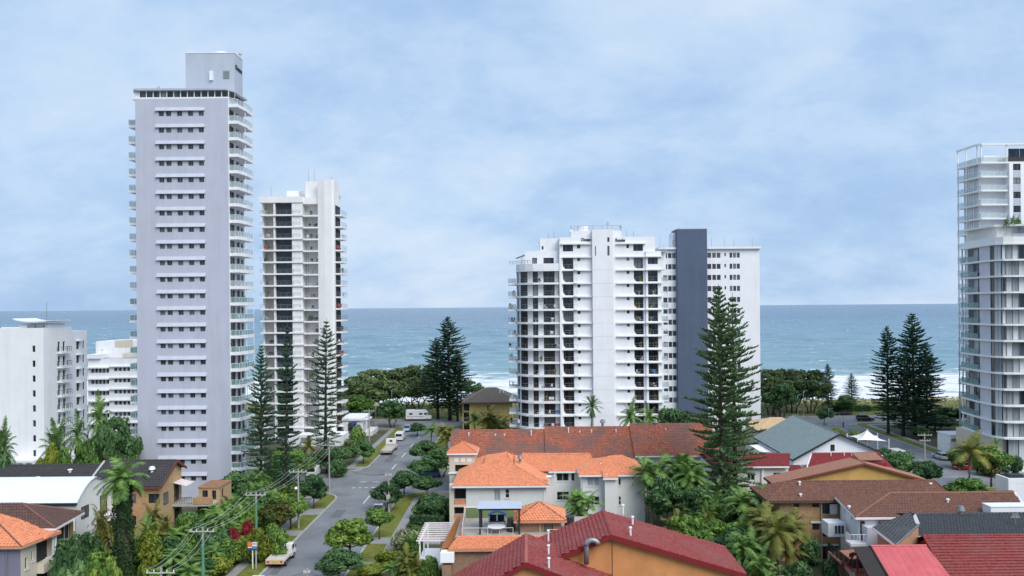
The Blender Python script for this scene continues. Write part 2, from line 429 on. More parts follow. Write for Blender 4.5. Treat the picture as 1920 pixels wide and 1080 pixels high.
def rail(parent, pts, z, h=1.0, glass=None, mat=None, step=1.3, r=0.025, bars=0, name='railing', gz=0.06):
    """posts + handrail along a polyline (local coords), glass infill as a sub-part"""
    b = MB(); g = MB(); pts = [Vector((p[0], p[1], 0)) for p in pts]
    for i in range(len(pts) - 1):
        a, c = pts[i], pts[i+1]; Ls = (c - a).length
        if Ls < 0.05: continue
        n = max(1, round(Ls / step))
        for k in range(n + (1 if i == len(pts) - 2 else 0)):
            p = a.lerp(c, k / n); b.box(p.x - r, p.x + r, p.y - r, p.y + r, z, z + h)
        za = Vector((0, 0, z + h))
        b.tube([a + za, c + za], r * 1.3, 4)
        for q in range(bars):
            zq = Vector((0, 0, z + h * (q + 1) / (bars + 1))); b.tube([a + zq, c + zq], r * 0.7, 4)
        if glass:
            dd = (c - a).normalized(); nn = Vector((dd.y, -dd.x, 0)) * 0.01
            g.solid([(a+nn).xy[:]+(z+gz,), (c+nn).xy[:]+(z+gz,), (c-nn).xy[:]+(z+gz,), (a-nn).xy[:]+(z+gz,)],
                    [(a+nn).xy[:]+(z+h-0.05,), (c+nn).xy[:]+(z+h-0.05,), (c-nn).xy[:]+(z+h-0.05,), (a-nn).xy[:]+(z+h-0.05,)])
    o = b.build(name, mat or WHITEM, parent)
    if glass: g.build('glass_panel', glass, o)
    return o

def aerial(parent, x, y, z, h, name='antenna', kind=0):
    b = MB(); b.tube([(x, y, z), (x, y, z + h)], [0.05, 0.03], 5)
    if kind == 1:
        for k in range(4): b.tube([(x - 0.5 + 0.06*k, y, z + h * (0.7 + 0.08*k)), (x + 0.5 - 0.06*k, y, z + h * (0.7 + 0.08*k))], 0.02, 4)
    if kind == 2:
        b.cyl(x, y, z + h, z + h + 0.35, 0.3, 0.12, 8)
    return b.build(name, GREYM, parent)

# ---- tiled roof slope: courses step down the slope, every tile has its own roll and lip
def tiles(b, poly, course=0.36, pitch=0.32, amp=0.045, lip=0.035):
    P0, P1 = Vector(poly[0]), Vector(poly[1])
    pl = [Vector(p) for p in poly]
    s = (P1 - P0).normalized()
    nrm = Vector((0, 0, 0))
    for i in range(1, len(pl) - 1): nrm += (pl[i] - pl[0]).cross(pl[i+1] - pl[0])
    nrm.normalize()
    if nrm.z < 0: nrm = -nrm
    t = nrm.cross(s)
    q = [((p - P0).dot(s), (p - P0).dot(t)) for p in pl]
    if max(a[1] for a in q) < 1e-4: t = -t; q = [((p - P0).dot(s), (p - P0).dot(t)) for p in pl]
    t1 = max(a[1] for a in q)
    def ext(tt):
        xs = []
        for i in range(len(q)):
            a, c = q[i], q[(i+1) % len(q)]
            lo, hi = min(a[1], c[1]), max(a[1], c[1])
            if lo - 1e-6 <= tt <= hi + 1e-6:
                if hi - lo < 1e-6: xs += [a[0], c[0]]
                else: xs.append(a[0] + (c[0] - a[0]) * (tt - a[1]) / (c[1] - a[1]))
        return (min(xs), max(xs)) if xs else None
    nrow = max(1, round(t1 / course)); dt = t1 / nrow
    prof = ((0.0, 0.0), (0.22, amp), (0.62, amp), (0.84, 0.0))
    V, Fc = b.v, b.f
    for r in range(nrow):
        a, c = r * dt, (r + 1) * dt
        e0, e1 = ext(a + 1e-4), ext(c - 1e-4)
        if not e0 or not e1: continue
        l, rr = min(e0[0], e1[0]), max(e0[1], e1[1])
        off = (r % 2) * pitch * 0.5
        k0 = math.floor((l - off) / pitch); k1 = math.ceil((rr - off) / pitch)
        st = len(V); cnt = 0; last = None
        for k in range(k0, k1 + 1):
            for fx, hz in prof:
                x = off + (k + fx) * pitch
                xa = min(max(x, e0[0]), e0[1]); xc = min(max(x, e1[0]), e1[1])
                if last is not None and last[0] == xa and last[1] == xc: continue
                last = (xa, xc)
                pa = P0 + s * xa + t * a; pc = P0 + s * xc + t * c
                V.append((pa + nrm * 0.0)[:]); V.append((pa + nrm * (hz + lip))[:]); V.append((pc + nrm * hz)[:])
                cnt += 1
        for k in range(cnt - 1):
            n0 = st + 3 * k; n3 = n0 + 3
            Fc.append((n0, n3, n3 + 1, n0 + 1)); Fc.append((n0 + 1, n3 + 1, n3 + 2, n0 + 2))
    return b
def sheet_ribs(b, poly, pitch=0.6, amp=0.05):
    return tiles(b, poly, course=99, pitch=pitch, amp=amp, lip=0.0)

def roof(parent, planes, mat, caps=(), capmat=None, course=0.36, pitch=0.32, amp=0.045, lip=0.035, eaves=(), trim=None, name='roof', cap_r=0.13, thick=0.09):
    """planes: list of polygons, eave edge first. caps: ridge / hip lines. eaves: lines that carry a gutter board"""
    b = MB()
    for p in planes:
        tiles(b, p, course, pitch, amp, lip)
        b.quad(*[(q[0], q[1], q[2] - thick) for q in p])
    o = b.build(name, mat, parent)
    for a, c in caps:
        a, c = Vector(a), Vector(c); n = max(1, int((c - a).length / 0.42)); cb = MB()
        for k in range(n):
            p, q = a.lerp(c, k / n), a.lerp(c, (k + 1.12) / n if k < n - 1 else 1.0)
            cb.tube([p + Vector((0, 0, 0.045)), q + Vector((0, 0, 0.015))], [cap_r, cap_r * 0.86], 6)
        cb.build('ridge_cap', capmat or mat, o)
    for a, c in eaves:
        a, c = Vector(a), Vector(c); d = (c - a).normalized(); n = Vector((d.y, -d.x, 0)) * 0.07
        MB().solid([a + n + Vector((0, 0, -0.26)), c + n + Vector((0, 0, -0.26)), c - n + Vector((0, 0, -0.26)), a - n + Vector((0, 0, -0.26))],
                   [a + n + Vector((0, 0, -0.02)), c + n + Vector((0, 0, -0.02)), c - n + Vector((0, 0, -0.02)), a - n + Vector((0, 0, -0.02))]).build('gutter', trim or TRIM, o)
    return o
def hip_planes(x0, x1, y0, y1, ze, zr, axis='x', i0=None, i1=None):
    """rectangular hip / gable roof; i0, i1: hip inset at the start and end of the ridge (0 = gable). returns planes, caps, eaves"""
    if axis == 'x':
        ym = (y0 + y1) / 2; run = (y1 - y0) / 2
        a = (x0 + (run if i0 is None else i0), ym, zr); c = (x1 - (run if i1 is None else i1), ym, zr)
        A0, B0, C0, D0 = (x0, y0, ze), (x1, y0, ze), (x1, y1, ze), (x0, y1, ze)
        pl = [[A0, B0, c, a], [C0, D0, a, c]]; caps = [(a, c)]
        if i0 != 0: pl.append([D0, A0, a]); caps += [(A0, a), (D0, a)]
        if i1 != 0: pl.append([B0, C0, c]); caps += [(B0, c), (C0, c)]
    else:
        xm = (x0 + x1) / 2; run = (x1 - x0) / 2
        a = (xm, y0 + (run if i0 is None else i0), zr); c = (xm, y1 - (run if i1 is None else i1), zr)
        A0, B0, C0, D0 = (x0, y0, ze), (x1, y0, ze), (x1, y1, ze), (x0, y1, ze)
        pl = [[B0, C0, c, a], [D0, A0, a, c]]; caps = [(a, c)]
        if i0 != 0: pl.append([A0, B0, a]); caps += [(A0, a), (B0, a)]
        if i1 != 0: pl.append([C0, D0, c]); caps += [(C0, c), (D0, c)]
    return pl, caps, [(A0, B0), (B0, C0), (D0, A0)]
def vent(parent, x, y, z, h=0.5, r=0.07, name='vent_pipe', mat=None):
    b = MB(); b.cyl(x, y, z - 0.3, z + h, r, n=7); b.cyl(x, y, z + h, z + h + 0.12, r * 1.8, r * 1.3, 7)
    return b.build(name, mat or WHITEM, parent)
# ================================================================ THE SETTING
def struct(b, name, mat, smooth=False):
    o = b.build(name, mat, smooth=smooth); o['kind'] = 'structure'; return o

GROUND = M('garden_ground', (0.075, 0.075, 0.040), 0.95, 0.35, 0.25, bump=0.4, bscale=3.0, mottle=((0.16, 0.145, 0.12), 0.09, 0.5, 0.7))
ASPH = M('asphalt', (0.20, 0.207, 0.22), 0.9, 0.14, 0.22, bump=0.2, bscale=30.0, mottle=((0.135, 0.14, 0.15), 0.16, 0.48, 0.9))
GRASS = M('verge_grass', (0.135, 0.150, 0.022), 0.95, 0.30, 1.1, bump=0.6, bscale=14.0, mottle=((0.20, 0.155, 0.045), 0.35, 0.52, 0.7))
PATH = M('footpath_concrete', (0.27, 0.27, 0.275), 0.9, 0.12, 0.7, bump=0.15, mottle=((0.19, 0.19, 0.19), 0.4, 0.55, 0.6))
KERB = M('kerb_concrete', (0.36, 0.355, 0.34), 0.9, 0.18, 0.8)
PAINT = M('road_paint', (0.62, 0.62, 0.60), 0.8, 0.22, 2.0)
SAND = M('beach_sand', (0.56, 0.45, 0.32), 0.95, 0.08, 0.15, bump=0.3, bscale=1.5)
DUNE = M('dune_grass', (0.20, 0.20, 0.075), 0.95, 0.3, 0.6, bump=0.6, bscale=5.0)

# ground: one sheet, land up to the beach
struct(MB().quad((-6000, -400, 0), (6000, -400, 0), (6000, 238, 0), (-6000, 238, 0)), 'ground', GROUND)
# beach falls from the dune to below the water
b = MB()
prof = [(238, 0.0), (246, 0.2), (254, -0.9), (270, -2.6), (300, -4.0), (340, -5.2), (420, -9.0)]
for (ya, za), (yb, zb) in zip(prof[:-1], prof[1:]):
    b.quad((-6000, ya, za), (6000, ya, za), (6000, yb, zb), (-6000, yb, zb))
struct(b, 'beach', SAND)

MX0, MX1 = -32.2, -22.2       # main street kerbs
CY0, CY1 = 134.0, 151.0       # cross street kerbs
RX0, RX1 = 74.5, 86.0         # second street at the right
EY0, EY1 = 208.0, 219.0       # esplanade
b = MB(); z = 0.012
for x0, x1, y0, y1 in ((MX0 - 2, MX1 + 2, 40, CY0 + .3), (-600, 600, CY0 + .3, CY1 - .3), (MX0 - 2, MX1 + 2, CY1 - .3, EY0), (RX0 - 2, RX1 + 2, CY1 - .3, EY0), (-600, 600, EY0, EY1 + 2),
                       (MX0 - 8, MX0 - 2, CY0 - 6, CY0 + .3), (MX1 + 2, MX1 + 8, CY0 - 6, CY0 + .3), (MX0 - 8, MX0 - 2, CY1 - .3, CY1 + 6), (MX1 + 2, MX1 + 8, CY1 - .3, CY1 + 6),
                       (RX0 - 8, RX0 - 2, CY1 - .3, CY1 + 6), (RX1 + 2, RX1 + 8, CY1 - .3, CY1 + 6), (MX0 - 8, MX0 - 2, EY0 - 6, EY0), (MX1 + 2, MX1 + 8, EY0 - 6, EY0), (RX0 - 8, RX0 - 2, EY0 - 6, EY0), (RX1 + 2, RX1 + 8, EY0 - 6, EY0)):
    b.quad((x0, y0, z), (x1, y0, z), (x1, y1, z), (x0, y1, z))
struct(b, 'road', ASPH)
# repair patches and the darker wheel lanes in the asphalt
PATCH = M('asphalt_patch', (0.13, 0.135, 0.145), 0.9, 0.15, 0.6, bump=0.2, bscale=30.0)
for x0, x1, y0, y1 in ((-30.6, -29.0, 118, 122.5), (-27.4, -25.9, 104, 106), (-31.5, -30.5, 93, 101), (-26, -24.2, 127, 130), (-30.2, -28.6, 160, 168), (60, 66, 139.5, 141), (90, 98, 136, 137.4)):
    struct(MB().box(x0, x1, y0, y1, 0.013, 0.018), 'road_patch', PATCH)

def block_path(cx, cy, sx, sy, lx, ly, d, r=5.0, n=8, far=None):
    """kerb line round one block corner, offset d into the block"""
    x, y = cx + sx * d, cy + sy * d; rr = max(r - d, 0.3)
    p = [(x, cy + sy * ly)]
    for k in range(n + 1):
        a = math.pi / 2 * k / n
        p.append((x + sx * rr * (1 - math.cos(a)), y + sy * rr * (1 - math.sin(a))))
    p.append((cx + sx * lx, y))
    return p
def strip(pa, pb, z0, z1):
    b = MB()
    for i in range(len(pa) - 1):
        b.solid([(*pa[i], z0), (*pa[i+1], z0), (*pb[i+1], z0), (*pb[i], z0)], [(*pa[i], z1), (*pa[i+1], z1), (*pb[i+1], z1), (*pb[i], z1)])
    return b
for cx, cy, sx, sy, lx, ly in ((MX0, CY0, -1, -1, 260, 90), (MX1, CY0, 1, -1, 260, 90), (MX0, CY1, -1, 1, 260, 28), (MX1, CY1, 1, 1, 48, 28),
                               (RX0, CY1, -1, 1, 48, 28), (RX1, CY1, 1, 1, 260, 28),
                               (MX0, EY0, -1, -1, 260, 29), (MX1, EY0, 1, -1, 48, 29), (RX0, EY0, -1, -1, 48, 29), (RX1, EY0, 1, -1, 260, 29)):
    args = (cx, cy, sx, sy, lx, ly)
    struct(strip(block_path(*args, 0.0), block_path(*args, 0.32), 0.0, 0.15), 'kerb', KERB)
    struct(strip(block_path(*args, 0.32), block_path(*args, 4.3), 0.0, 0.12), 'verge', GRASS)
    struct(strip(block_path(*args, 2.9), block_path(*args, 4.15), 0.1, 0.128), 'footpath', PATH)
struct(MB().box(-600, 600, EY1 + 1.6, EY1 + 2.0, 0, 0.15), 'kerb', KERB)
struct(MB().box(-600, 600, EY1 + 2.0, 238, 0, 0.10), 'foreshore_lawn', M('foreshore_grass', (0.10, 0.115, 0.035), 0.95, 0.3, 0.5, bump=0.5, bscale=8.0, mottle=((0.19, 0.16, 0.09), 0.2, 0.52, 0.6)))
# driveways across the left verge
for y0, y1 in ((119.5, 123.0), (108.5, 111), (98, 100.6), (153.2, 155.4)):
    struct(MB().box(MX0 - 6.5, MX0 - 0.33, y0, y1, 0.1, 0.135), 'driveway', PATH)
for y0, y1 in ((104.5, 107.4), (95.5, 97)):
    struct(MB().box(MX1 + 0.33, MX1 + 6.5, y0, y1, 0.1, 0.135), 'driveway', PATH)
# paint
zl = 0.022
def line(x0, x1, y0, y1):
    struct(MB().box(x0, x1, y0, y1, 0.013, zl), 'road_marking', PAINT)
mc = (MX0 + MX1) / 2
for y0 in (126.5, 152.8, 165, 177, 189): line(mc - 0.1, mc + 0.1, y0, y0 + 5.2)
for k in range(9): line(-31.6 + 1.15 * k, -30.95 + 1.15 * k, 137.4, 137.75)
for k in range(5): line(-31.2 + 2.3 * k, -29.9 + 2.3 * k, 142.0, 142.25)
for k in range(26): line(-60 - 6 * k, -57 - 6 * k, 142.4, 142.55)
for k in range(26): line(-14 + 6 * k, -11 + 6 * k, 142.4, 142.55)
for k in range(5): line(77.5 + 1.9 * k, 78.9 + 1.9 * k, 205.9, 206.2)
for k in range(6): line(80.1, 80.25, 156 + 8 * k, 159 + 8 * k)

# dune: hummocky strip of grass between lawn and sand
rng = np.random.default_rng(5)
b = MB(); nx, ny = 180, 6
xs = np.linspace(-420, 420, nx); ys = np.linspace(233, 250, ny)
hh = 1.0 + 0.6 * np.sin(xs / 7.0) + 0.5 * np.sin(xs / 2.7 + 1.3)
for j, yy in enumerate(ys):
    for i, xx in enumerate(xs):
        b.v.append((xx, yy + 0.9 * math.sin(xx / 5 + j), max(-0.4, (1.1 + 0.45 * hh[i]) * math.sin(math.pi * j / (ny - 1)) - 0.25)))
for j in range(ny - 1):
    for i in range(nx - 1):
        q = j * nx + i; b.f.append((q, q + 1, q + nx + 1, q + nx))
struct(b, 'dune', DUNE, True)

# sea: wave surface out to the horizon, finer near the shore
SEA_Z = -3.4
def sea_mesh():
    ny, nx = 560, 420
    t = np.linspace(0, 1, ny)
    Y = 262.0 + 18.0 * (np.expm1(t * 8.2)) / 1.0
    Y = 262.0 * np.exp(t * 5.6)
    S = np.linspace(-1.05, 1.25, nx)
    YY, SS = np.meshgrid(Y, S, indexing='ij'); XX = SS * (YY + 30.0)
    dy = np.gradient(Y)[:, None]
    Z = np.zeros_like(XX); rg = np.random.default_rng(11)
    wx = 14.0 * np.sin(XX / 61.0 + 0.7) + 9.0 * np.sin(XX / 143.0 + YY / 90.0)
    for k in range(46):
        lam = 5.0 * (1.11 ** k) * rg.uniform(0.85, 1.15)
        if lam > 160: continue
        amp = 0.016 * lam if lam < 32 else 0.5 * (32 / lam) ** 0.7
        th = rg.normal(0, 0.34 if lam > 14 else 0.55); ph = rg.uniform(0, 6.28)
        k0 = 6.2832 / lam
        phase = k0 * ((YY + wx * 0.35) * math.cos(th) + XX * math.sin(th)) + ph
        env = 0.5 + 0.5 * np.sin(XX / (lam * 3.1 + 17) + ph * 3) * np.sin(YY / (lam * 4.3 + 11) + ph * 5)
        fade = np.clip((lam / (2.6 * dy) - 0.6), 0, 1)
        c = np.cos(phase); 
        Z += amp * 1.25 * env * fade * (np.where(c > 0, c ** 1.6 if False else np.abs(c) ** 1.5, c))
    Z *= np.clip((YY - 270) / 120, 0.15, 1.0)
    v = np.stack([XX, YY, Z], -1).reshape(-1, 3)
    ii, jj = np.meshgrid(np.arange(ny - 1), np.arange(nx - 1), indexing='ij'); q = (ii * nx + jj).ravel()
    f = np.stack([q, q + 1, q + nx + 1, q + nx], -1)
    me = bpy.data.meshes.new('sea')
    me.vertices.add(len(v)); me.vertices.foreach_set('co', v.ravel().astype(np.float32))
    me.loops.add(f.size); me.loops.foreach_set('vertex_index', f.ravel().astype(np.int32))
    me.polygons.add(len(f)); me.polygons.foreach_set('loop_start', (np.arange(len(f)) * 4).astype(np.int32)); me.polygons.foreach_set('loop_total', np.full(len(f), 4, np.int32))
    me.polygons.foreach_set('use_smooth', np.ones(len(f), bool))
    me.update(); me.validate()
    return me
def sea_mat():
    m = bpy.data.materials.new('sea_water'); m.use_nodes = True
    nt = m.node_tree; N = nt.nodes; L = nt.links; b = N['Principled BSDF']
    g = N.new('ShaderNodeNewGeometry'); s = N.new('ShaderNodeSeparateXYZ'); L.new(g.outputs['Position'], s.inputs[0])
    # body colour: green over the sand bank, blue in deep water
    wob = N.new('ShaderNodeTexNoise'); wob.inputs['Scale'].default_value = 0.012; wob.inputs['Detail'].default_value = 4; L.new(g.outputs['Position'], wob.inputs['Vector'])
    ma = N.new('ShaderNodeMath'); ma.operation = 'MULTIPLY_ADD'; ma.inputs[1].default_value = 260.0; L.new(wob.outputs['Fac'], ma.inputs[0]); L.new(s.outputs[1], ma.inputs[2])
    mr = N.new('ShaderNodeMapRange'); mr.inputs[1].default_value = 400; mr.inputs[2].default_value = 2400; L.new(ma.outputs[0], mr.inputs[0])
    cr = N.new('ShaderNodeValToRGB'); e = cr.color_ramp.elements
    e[0].position = 0; e[0].color = (0.23, 0.37, 0.40, 1); e[1].position = 1; e[1].color = (0.078, 0.155, 0.235, 1)
    k = e.new(0.12); k.color = (0.175, 0.30, 0.36, 1); k = e.new(0.4); k.color = (0.125, 0.235, 0.315, 1)
    L.new(mr.outputs[0], cr.inputs[0])
    # whitecaps and foam streaks
    mp = N.new('ShaderNodeMapping'); mp.inputs['Scale'].default_value = (0.055, 0.13, 1.0); L.new(g.outputs['Position'], mp.inputs[0])
    n1 = N.new('ShaderNodeTexNoise'); n1.inputs['Scale'].default_value = 1.0; n1.inputs['Detail'].default_value = 7; n1.inputs['Roughness'].default_value = 0.68; L.new(mp.outputs[0], n1.inputs['Vector'])
    caps = N.new('ShaderNodeMapRange'); caps.inputs[1].default_value = 0.615; caps.inputs[2].default_value = 0.68; L.new(n1.outputs['Fac'], caps.inputs[0])
    # breaking surf: broad broken foam near the beach, lines of breakers further out
    mp2 = N.new('ShaderNodeMapping'); mp2.inputs['Scale'].default_value = (0.022, 0.075, 1.0); L.new(g.outputs['Position'], mp2.inputs[0])
    n2 = N.new('ShaderNodeTexNoise'); n2.inputs['Scale'].default_value = 1.0; n2.inputs['Detail'].default_value = 8; n2.inputs['Roughness'].default_value = 0.66; n2.inputs['Distortion'].default_value = 0.6; L.new(mp2.outputs[0], n2.inputs['Vector'])
    d = N.new('ShaderNodeMapRange'); d.inputs[1].default_value = 350; d.inputs[2].default_value = 480; d.inputs[3].default_value = 0.23; d.inputs[4].default_value = -0.16; L.new(s.outputs[1], d.inputs[0])
    ad = N.new('ShaderNodeMath'); L.new(n2.outputs['Fac'], ad.inputs[0]); L.new(d.outputs[0], ad.inputs[1])
    surf = N.new('ShaderNodeMapRange'); surf.inputs[1].default_value = 0.56; surf.inputs[2].default_value = 0.67; L.new(ad.outputs[0], surf.inputs[0])
    mxf = N.new('ShaderNodeMath'); mxf.operation = 'MAXIMUM'; L.new(caps.outputs[0], mxf.inputs[0]); L.new(surf.outputs[0], mxf.inputs[1])
    mc = N.new('ShaderNodeMix'); mc.data_type = 'RGBA'; L.new(mxf.outputs[0], mc.inputs[0]); L.new(cr.outputs[0], mc.inputs[6]); mc.inputs[7].default_value = (0.74, 0.76, 0.79, 1)
    L.new(mc.outputs[2], b.inputs['Base Color'])
    rg = N.new('ShaderNodeMapRange'); rg.inputs[3].default_value = 0.22; rg.inputs[4].default_value = 0.9; L.new(mxf.outputs[0], rg.inputs[0]); L.new(rg.outputs[0], b.inputs['Roughness'])
    b.inputs['IOR'].default_value = 1.33
    mp3 = N.new('ShaderNodeMapping'); mp3.inputs['Scale'].default_value = (0.06, 0.17, 1.0); L.new(g.outputs['Position'], mp3.inputs[0])
    n3 = N.new('ShaderNodeTexNoise'); n3.inputs['Scale'].default_value = 1.0; n3.inputs['Detail'].default_value = 5; n3.inputs['Roughness'].default_value = 0.6; L.new(mp3.outputs[0], n3.inputs['Vector'])
    bp = N.new('ShaderNodeBump'); bp.inputs['Strength'].default_value = 1.0; bp.inputs['Distance'].default_value = 4.0; L.new(n3.outputs['Fac'], bp.inputs['Height']); L.new(bp.outputs[0], b.inputs['Normal'])
    return m
me = sea_mesh(); me.materials.append(sea_mat())
o = put(me, 'sea', loc=(0, 0, SEA_Z)); o['kind'] = 'structure'
# ================================================================ THE TOWERS
def lettering(parent, text, size, loc, rot, mat, name='lettering', bold=0.02, shear=0.0, sx=1.0):
    cu = bpy.data.curves.new(name, 'FONT'); cu.body = text; cu.size = size; cu.extrude = 0.05; cu.offset = bold; cu.shear = shear
    tmp = bpy.data.objects.new(name, cu); COL.objects.link(tmp)
    me = bpy.data.meshes.new_from_object(tmp.evaluated_get(bpy.context.evaluated_depsgraph_get()))
    bpy.data.objects.remove(tmp)
    me.materials.clear(); me.materials.append(mat)
    o = bpy.data.objects.new(name, me); COL.objects.link(o); o.parent = parent; o.location = loc; o.rotation_euler = rot; o.scale = (sx, 1, 1)
    return o

# ---- 1. the tallest tower: lavender slab face, five small windows per floor under a hood
def lavender_tower():
    D = 130.6; X0 = AX(256, D, 550); W = AX(430, D, 550) - X0
    t = T('apartment_tower', 'tallest tower, lavender grey with rows of five small hooded windows', 'tower', (X0, D, 0))
    FL = [4.0 + 2.8 * i for i in range(23)]
    xs = (3.96, 5.2, 7.05, 8.9, 10.7); top = 67.6; dp = 7.2
    holes = [(x, x + 0.88, z - 0.95, z - 0.12, {}) for z in FL for x in xs]
    wall(t, (0, 0), 0, W, 0, top, holes, LAV, 0.22, frame=GREYM, pane=PANEG, nm=1, fw=0.04)
    # hood over each window row: sloped top, thin white lip
    hb = MB(); hb.solid([(0, 0, 0), (8.3, 0, 0), (8.3, -0.30, 0), (0, -0.30, 0)], [(0, 0, 0.6), (8.3, 0, 0.6), (8.3, -0.26, 0.14), (0, -0.26, 0.14)])
    hm = hb.mesh('window_hood', LAV)
    lb = MB(); lb.box(-0.02, 8.32, -0.34, -0.305, -0.03, 0.06); lm = lb.mesh('hood_lip', TRIM)
    for z in FL:
        o = put(hm, 'window_hood', t, (3.45, 0, z - 0.05)); put(lm, 'hood_lip', o)
    # side walls, the right one with balcony doors
    dh = []
    for z in FL[:]:
        f = z - 1.9
        dh += [(0.5, 2.7, f + 0.12, f + 2.35, {'nm': 1}), (3.5, 5.0, f + 0.12, f + 2.35, {'nm': 1}), (5.5, 6.6, f + 0.9, f + 2.2, {'nm': 0})]
    wall(t, (W, 0), 90, dp, 0, top, dh, COOLW, 0.2, frame=GREYM, pane=PANE, fw=0.07)
    wall(t, (0, dp), 270, dp, 0, top, [], COOLW)
    wall(t, (W, dp), 180, W, 0, top, [], COOLW)
    MB().box(3, W - 4.2, dp + 0.01, 15, 0, top - 1).build('rear_block', COOLW, t)
    MB().box(-0.02, W + 0.02, 0.0, dp, top, top + 0.25).build('roof_slab', COOLW, t)
    # balconies on both flanks
    for k, z in enumerate(FL + [FL[-1] + 2.8]):
        f = z - 1.9
        lowk = max(0, 4 - k) * 0.5
        so = MB().prism([(W + 0.005, 0.35), (W + 1.5, 0.35), (W + 1.9 + lowk, 3.2), (W + 1.75 + lowk, 6.9), (W + 0.005, 6.9)], f - 0.32, f + 0.05).build('balcony', COOLW, t)
        MB().prism([(W + 0.02, 0.352), (W + 1.5, 0.352), (W + 1.9 + lowk, 3.2), (W + 1.75 + lowk, 6.9), (W + 1.62 + lowk, 6.9), (W + 1.77 + lowk, 3.22), (W + 1.44, 0.48), (W + 0.02, 0.48)], f + 0.052, f + 0.22).build('upstand', COOLW, so)
        rail(so, [(W + 0.1, 0.4), (W + 1.48, 0.4), (W + 1.84 + lowk, 3.2), (W + 1.7 + lowk, 6.85)], f + 0.22, 0.85, BALG if k < 12 else BALGC, WHITEM, 0.95)
        if k == 23: continue
        CLUT.append((t, (W + 0.4, W + 1.3), (1.4, 6.3), f + 0.05)); CLUT.append((t, (-2.2, -0.6), (3.2, 6.0), f + 0.05))
        so = MB().box(-2.55, -0.005, 2.6, 6.6, f - 0.32, f + 0.05).build('balcony', COOLW, t)
        rail(so, [(-0.05, 2.65), (-2.5, 2.65), (-2.5, 6.55)], f + 0.05, 1.0, BALG if k < 12 else BALGC, WHITEM, 0.95)
        window(t, (-0.04, 5.9, f + 0.1), R(270), 2.6, 2.2, 1, 0, GREYM, PANE, 0.07, name='balcony_door')
    pb = MB()
    for y in (3.3, 6.75): pb.box(W + 1.66, W + 1.76, y - 0.05, y + 0.05, FL[0] - 1.9, FL[-1] + 0.9)
    pb.build('corner_post', WHITEM, t)
    # glazed sky terrace and its roof
    gz = top + 0.25
    n = 13; gx0, gx1 = 0.6, W
    for k in range(n):
        a = gx0 + (gx1 - gx0) * k / n
        window(t, (a, 0.3, gz), 0, (gx1 - gx0) / n, 1.15, 0, 0, WHITEM, PANE, 0.06, name='terrace_window')
    window(t, (W, 0.4, gz), R(60), 1.3, 1.15, 0, 0, WHITEM, PANE, 0.06, name='terrace_window')
    rp = [(-0.8, 1.4), (-0.5, 0.4), (0.3, -0.1), (W - 0.2, -0.1), (W + 0.7, 1.5), (W + 0.7, dp), (-0.8, dp)]
    MB().prism(rp, gz + 1.16, gz + 1.5).build('terrace_roof', GREYBOX, t)
    MB().box(-0.75, 0.55, 0.5, 3, gz - 0.2, gz + 1.15).build('terrace_wall', COOLW, t)
    MB().box(0.6, W, 2.0, dp, gz, gz + 1.15).build('terrace_room', SHADE, t)
    # lift motor room with the name sign on its flank
    bx0, bx1 = AX(348, 136, 140) - X0, AX(439.5, 136, 140) - X0
    bt = 77.0; by0 = 136 - D
    lr = MB().box(bx0, bx1, by0, by0 + 3.9, gz + 0.5, bt).build('lift_room', GREYBOX, t)
    MB().box(bx0 - 0.06, bx1 + 0.06, by0 - 0.06, by0 + 3.96, bt, bt + 0.12).build('coping', TRIM, lr)
    c = MB(); cx = (AX(414, 137.5, 98) - X0); c.cyl(cx, by0 + 2, bt + 0.1, bt + 0.5, 1.65, n=20); c.cyl(cx, by0 + 2, bt + 0.5, bt + 0.78, 1.65, 0.4, 20); c.build('roof_cowl', COOLW, lr)
    vx = AX(397, 136, 143) - X0
    MB().box(vx - 0.3, vx + 0.3, by0 - 0.35, by0 - 0.001, 72.2, 73.8).build('wall_unit', COOLW, lr)
    lx = AX(424.5, 136, 143) - X0
    lv = MB(); lv.box(lx - 0.55, lx + 0.55, by0 - 0.06, by0 - 0.002, 72.5, 73.9)
    for k in range(9): lv.box(lx - 0.5, lx + 0.5, by0 - 0.1, by0 - 0.06, 72.58 + 0.145*k, 72.64 + 0.145*k)
    lv.build('louvre', M('louvre_grey', (0.30, 0.33, 0.34), 0.6), lr)
    MB().box(bx1 + 0.002, bx1 + 0.06, by0 + 0.4, by0 + 1.2, gz + 0.6, gz + 2.2).build('door', SHADE, lr)
    lettering(lr, 'Oceana', 1.15, (bx1 + 0.05, by0 + 0.35, 74.35), (R(90), 0, R(90)), M('sign_black', (0.02, 0.02, 0.025), 0.5), 'sign_lettering', 0.02, 0.0, 0.88)
    aerial(lr, bx1 - 0.3, by0 + 3.6, bt, 0.9, kind=2); aerial(lr, bx1 - 1.6, by0 + 3.0, bt, 0.5)
    aerial(t, AX(292, 132, 170) - X0, 2.5, gz + 1.5, 0.7, kind=2)
    return t
lavender_tower()

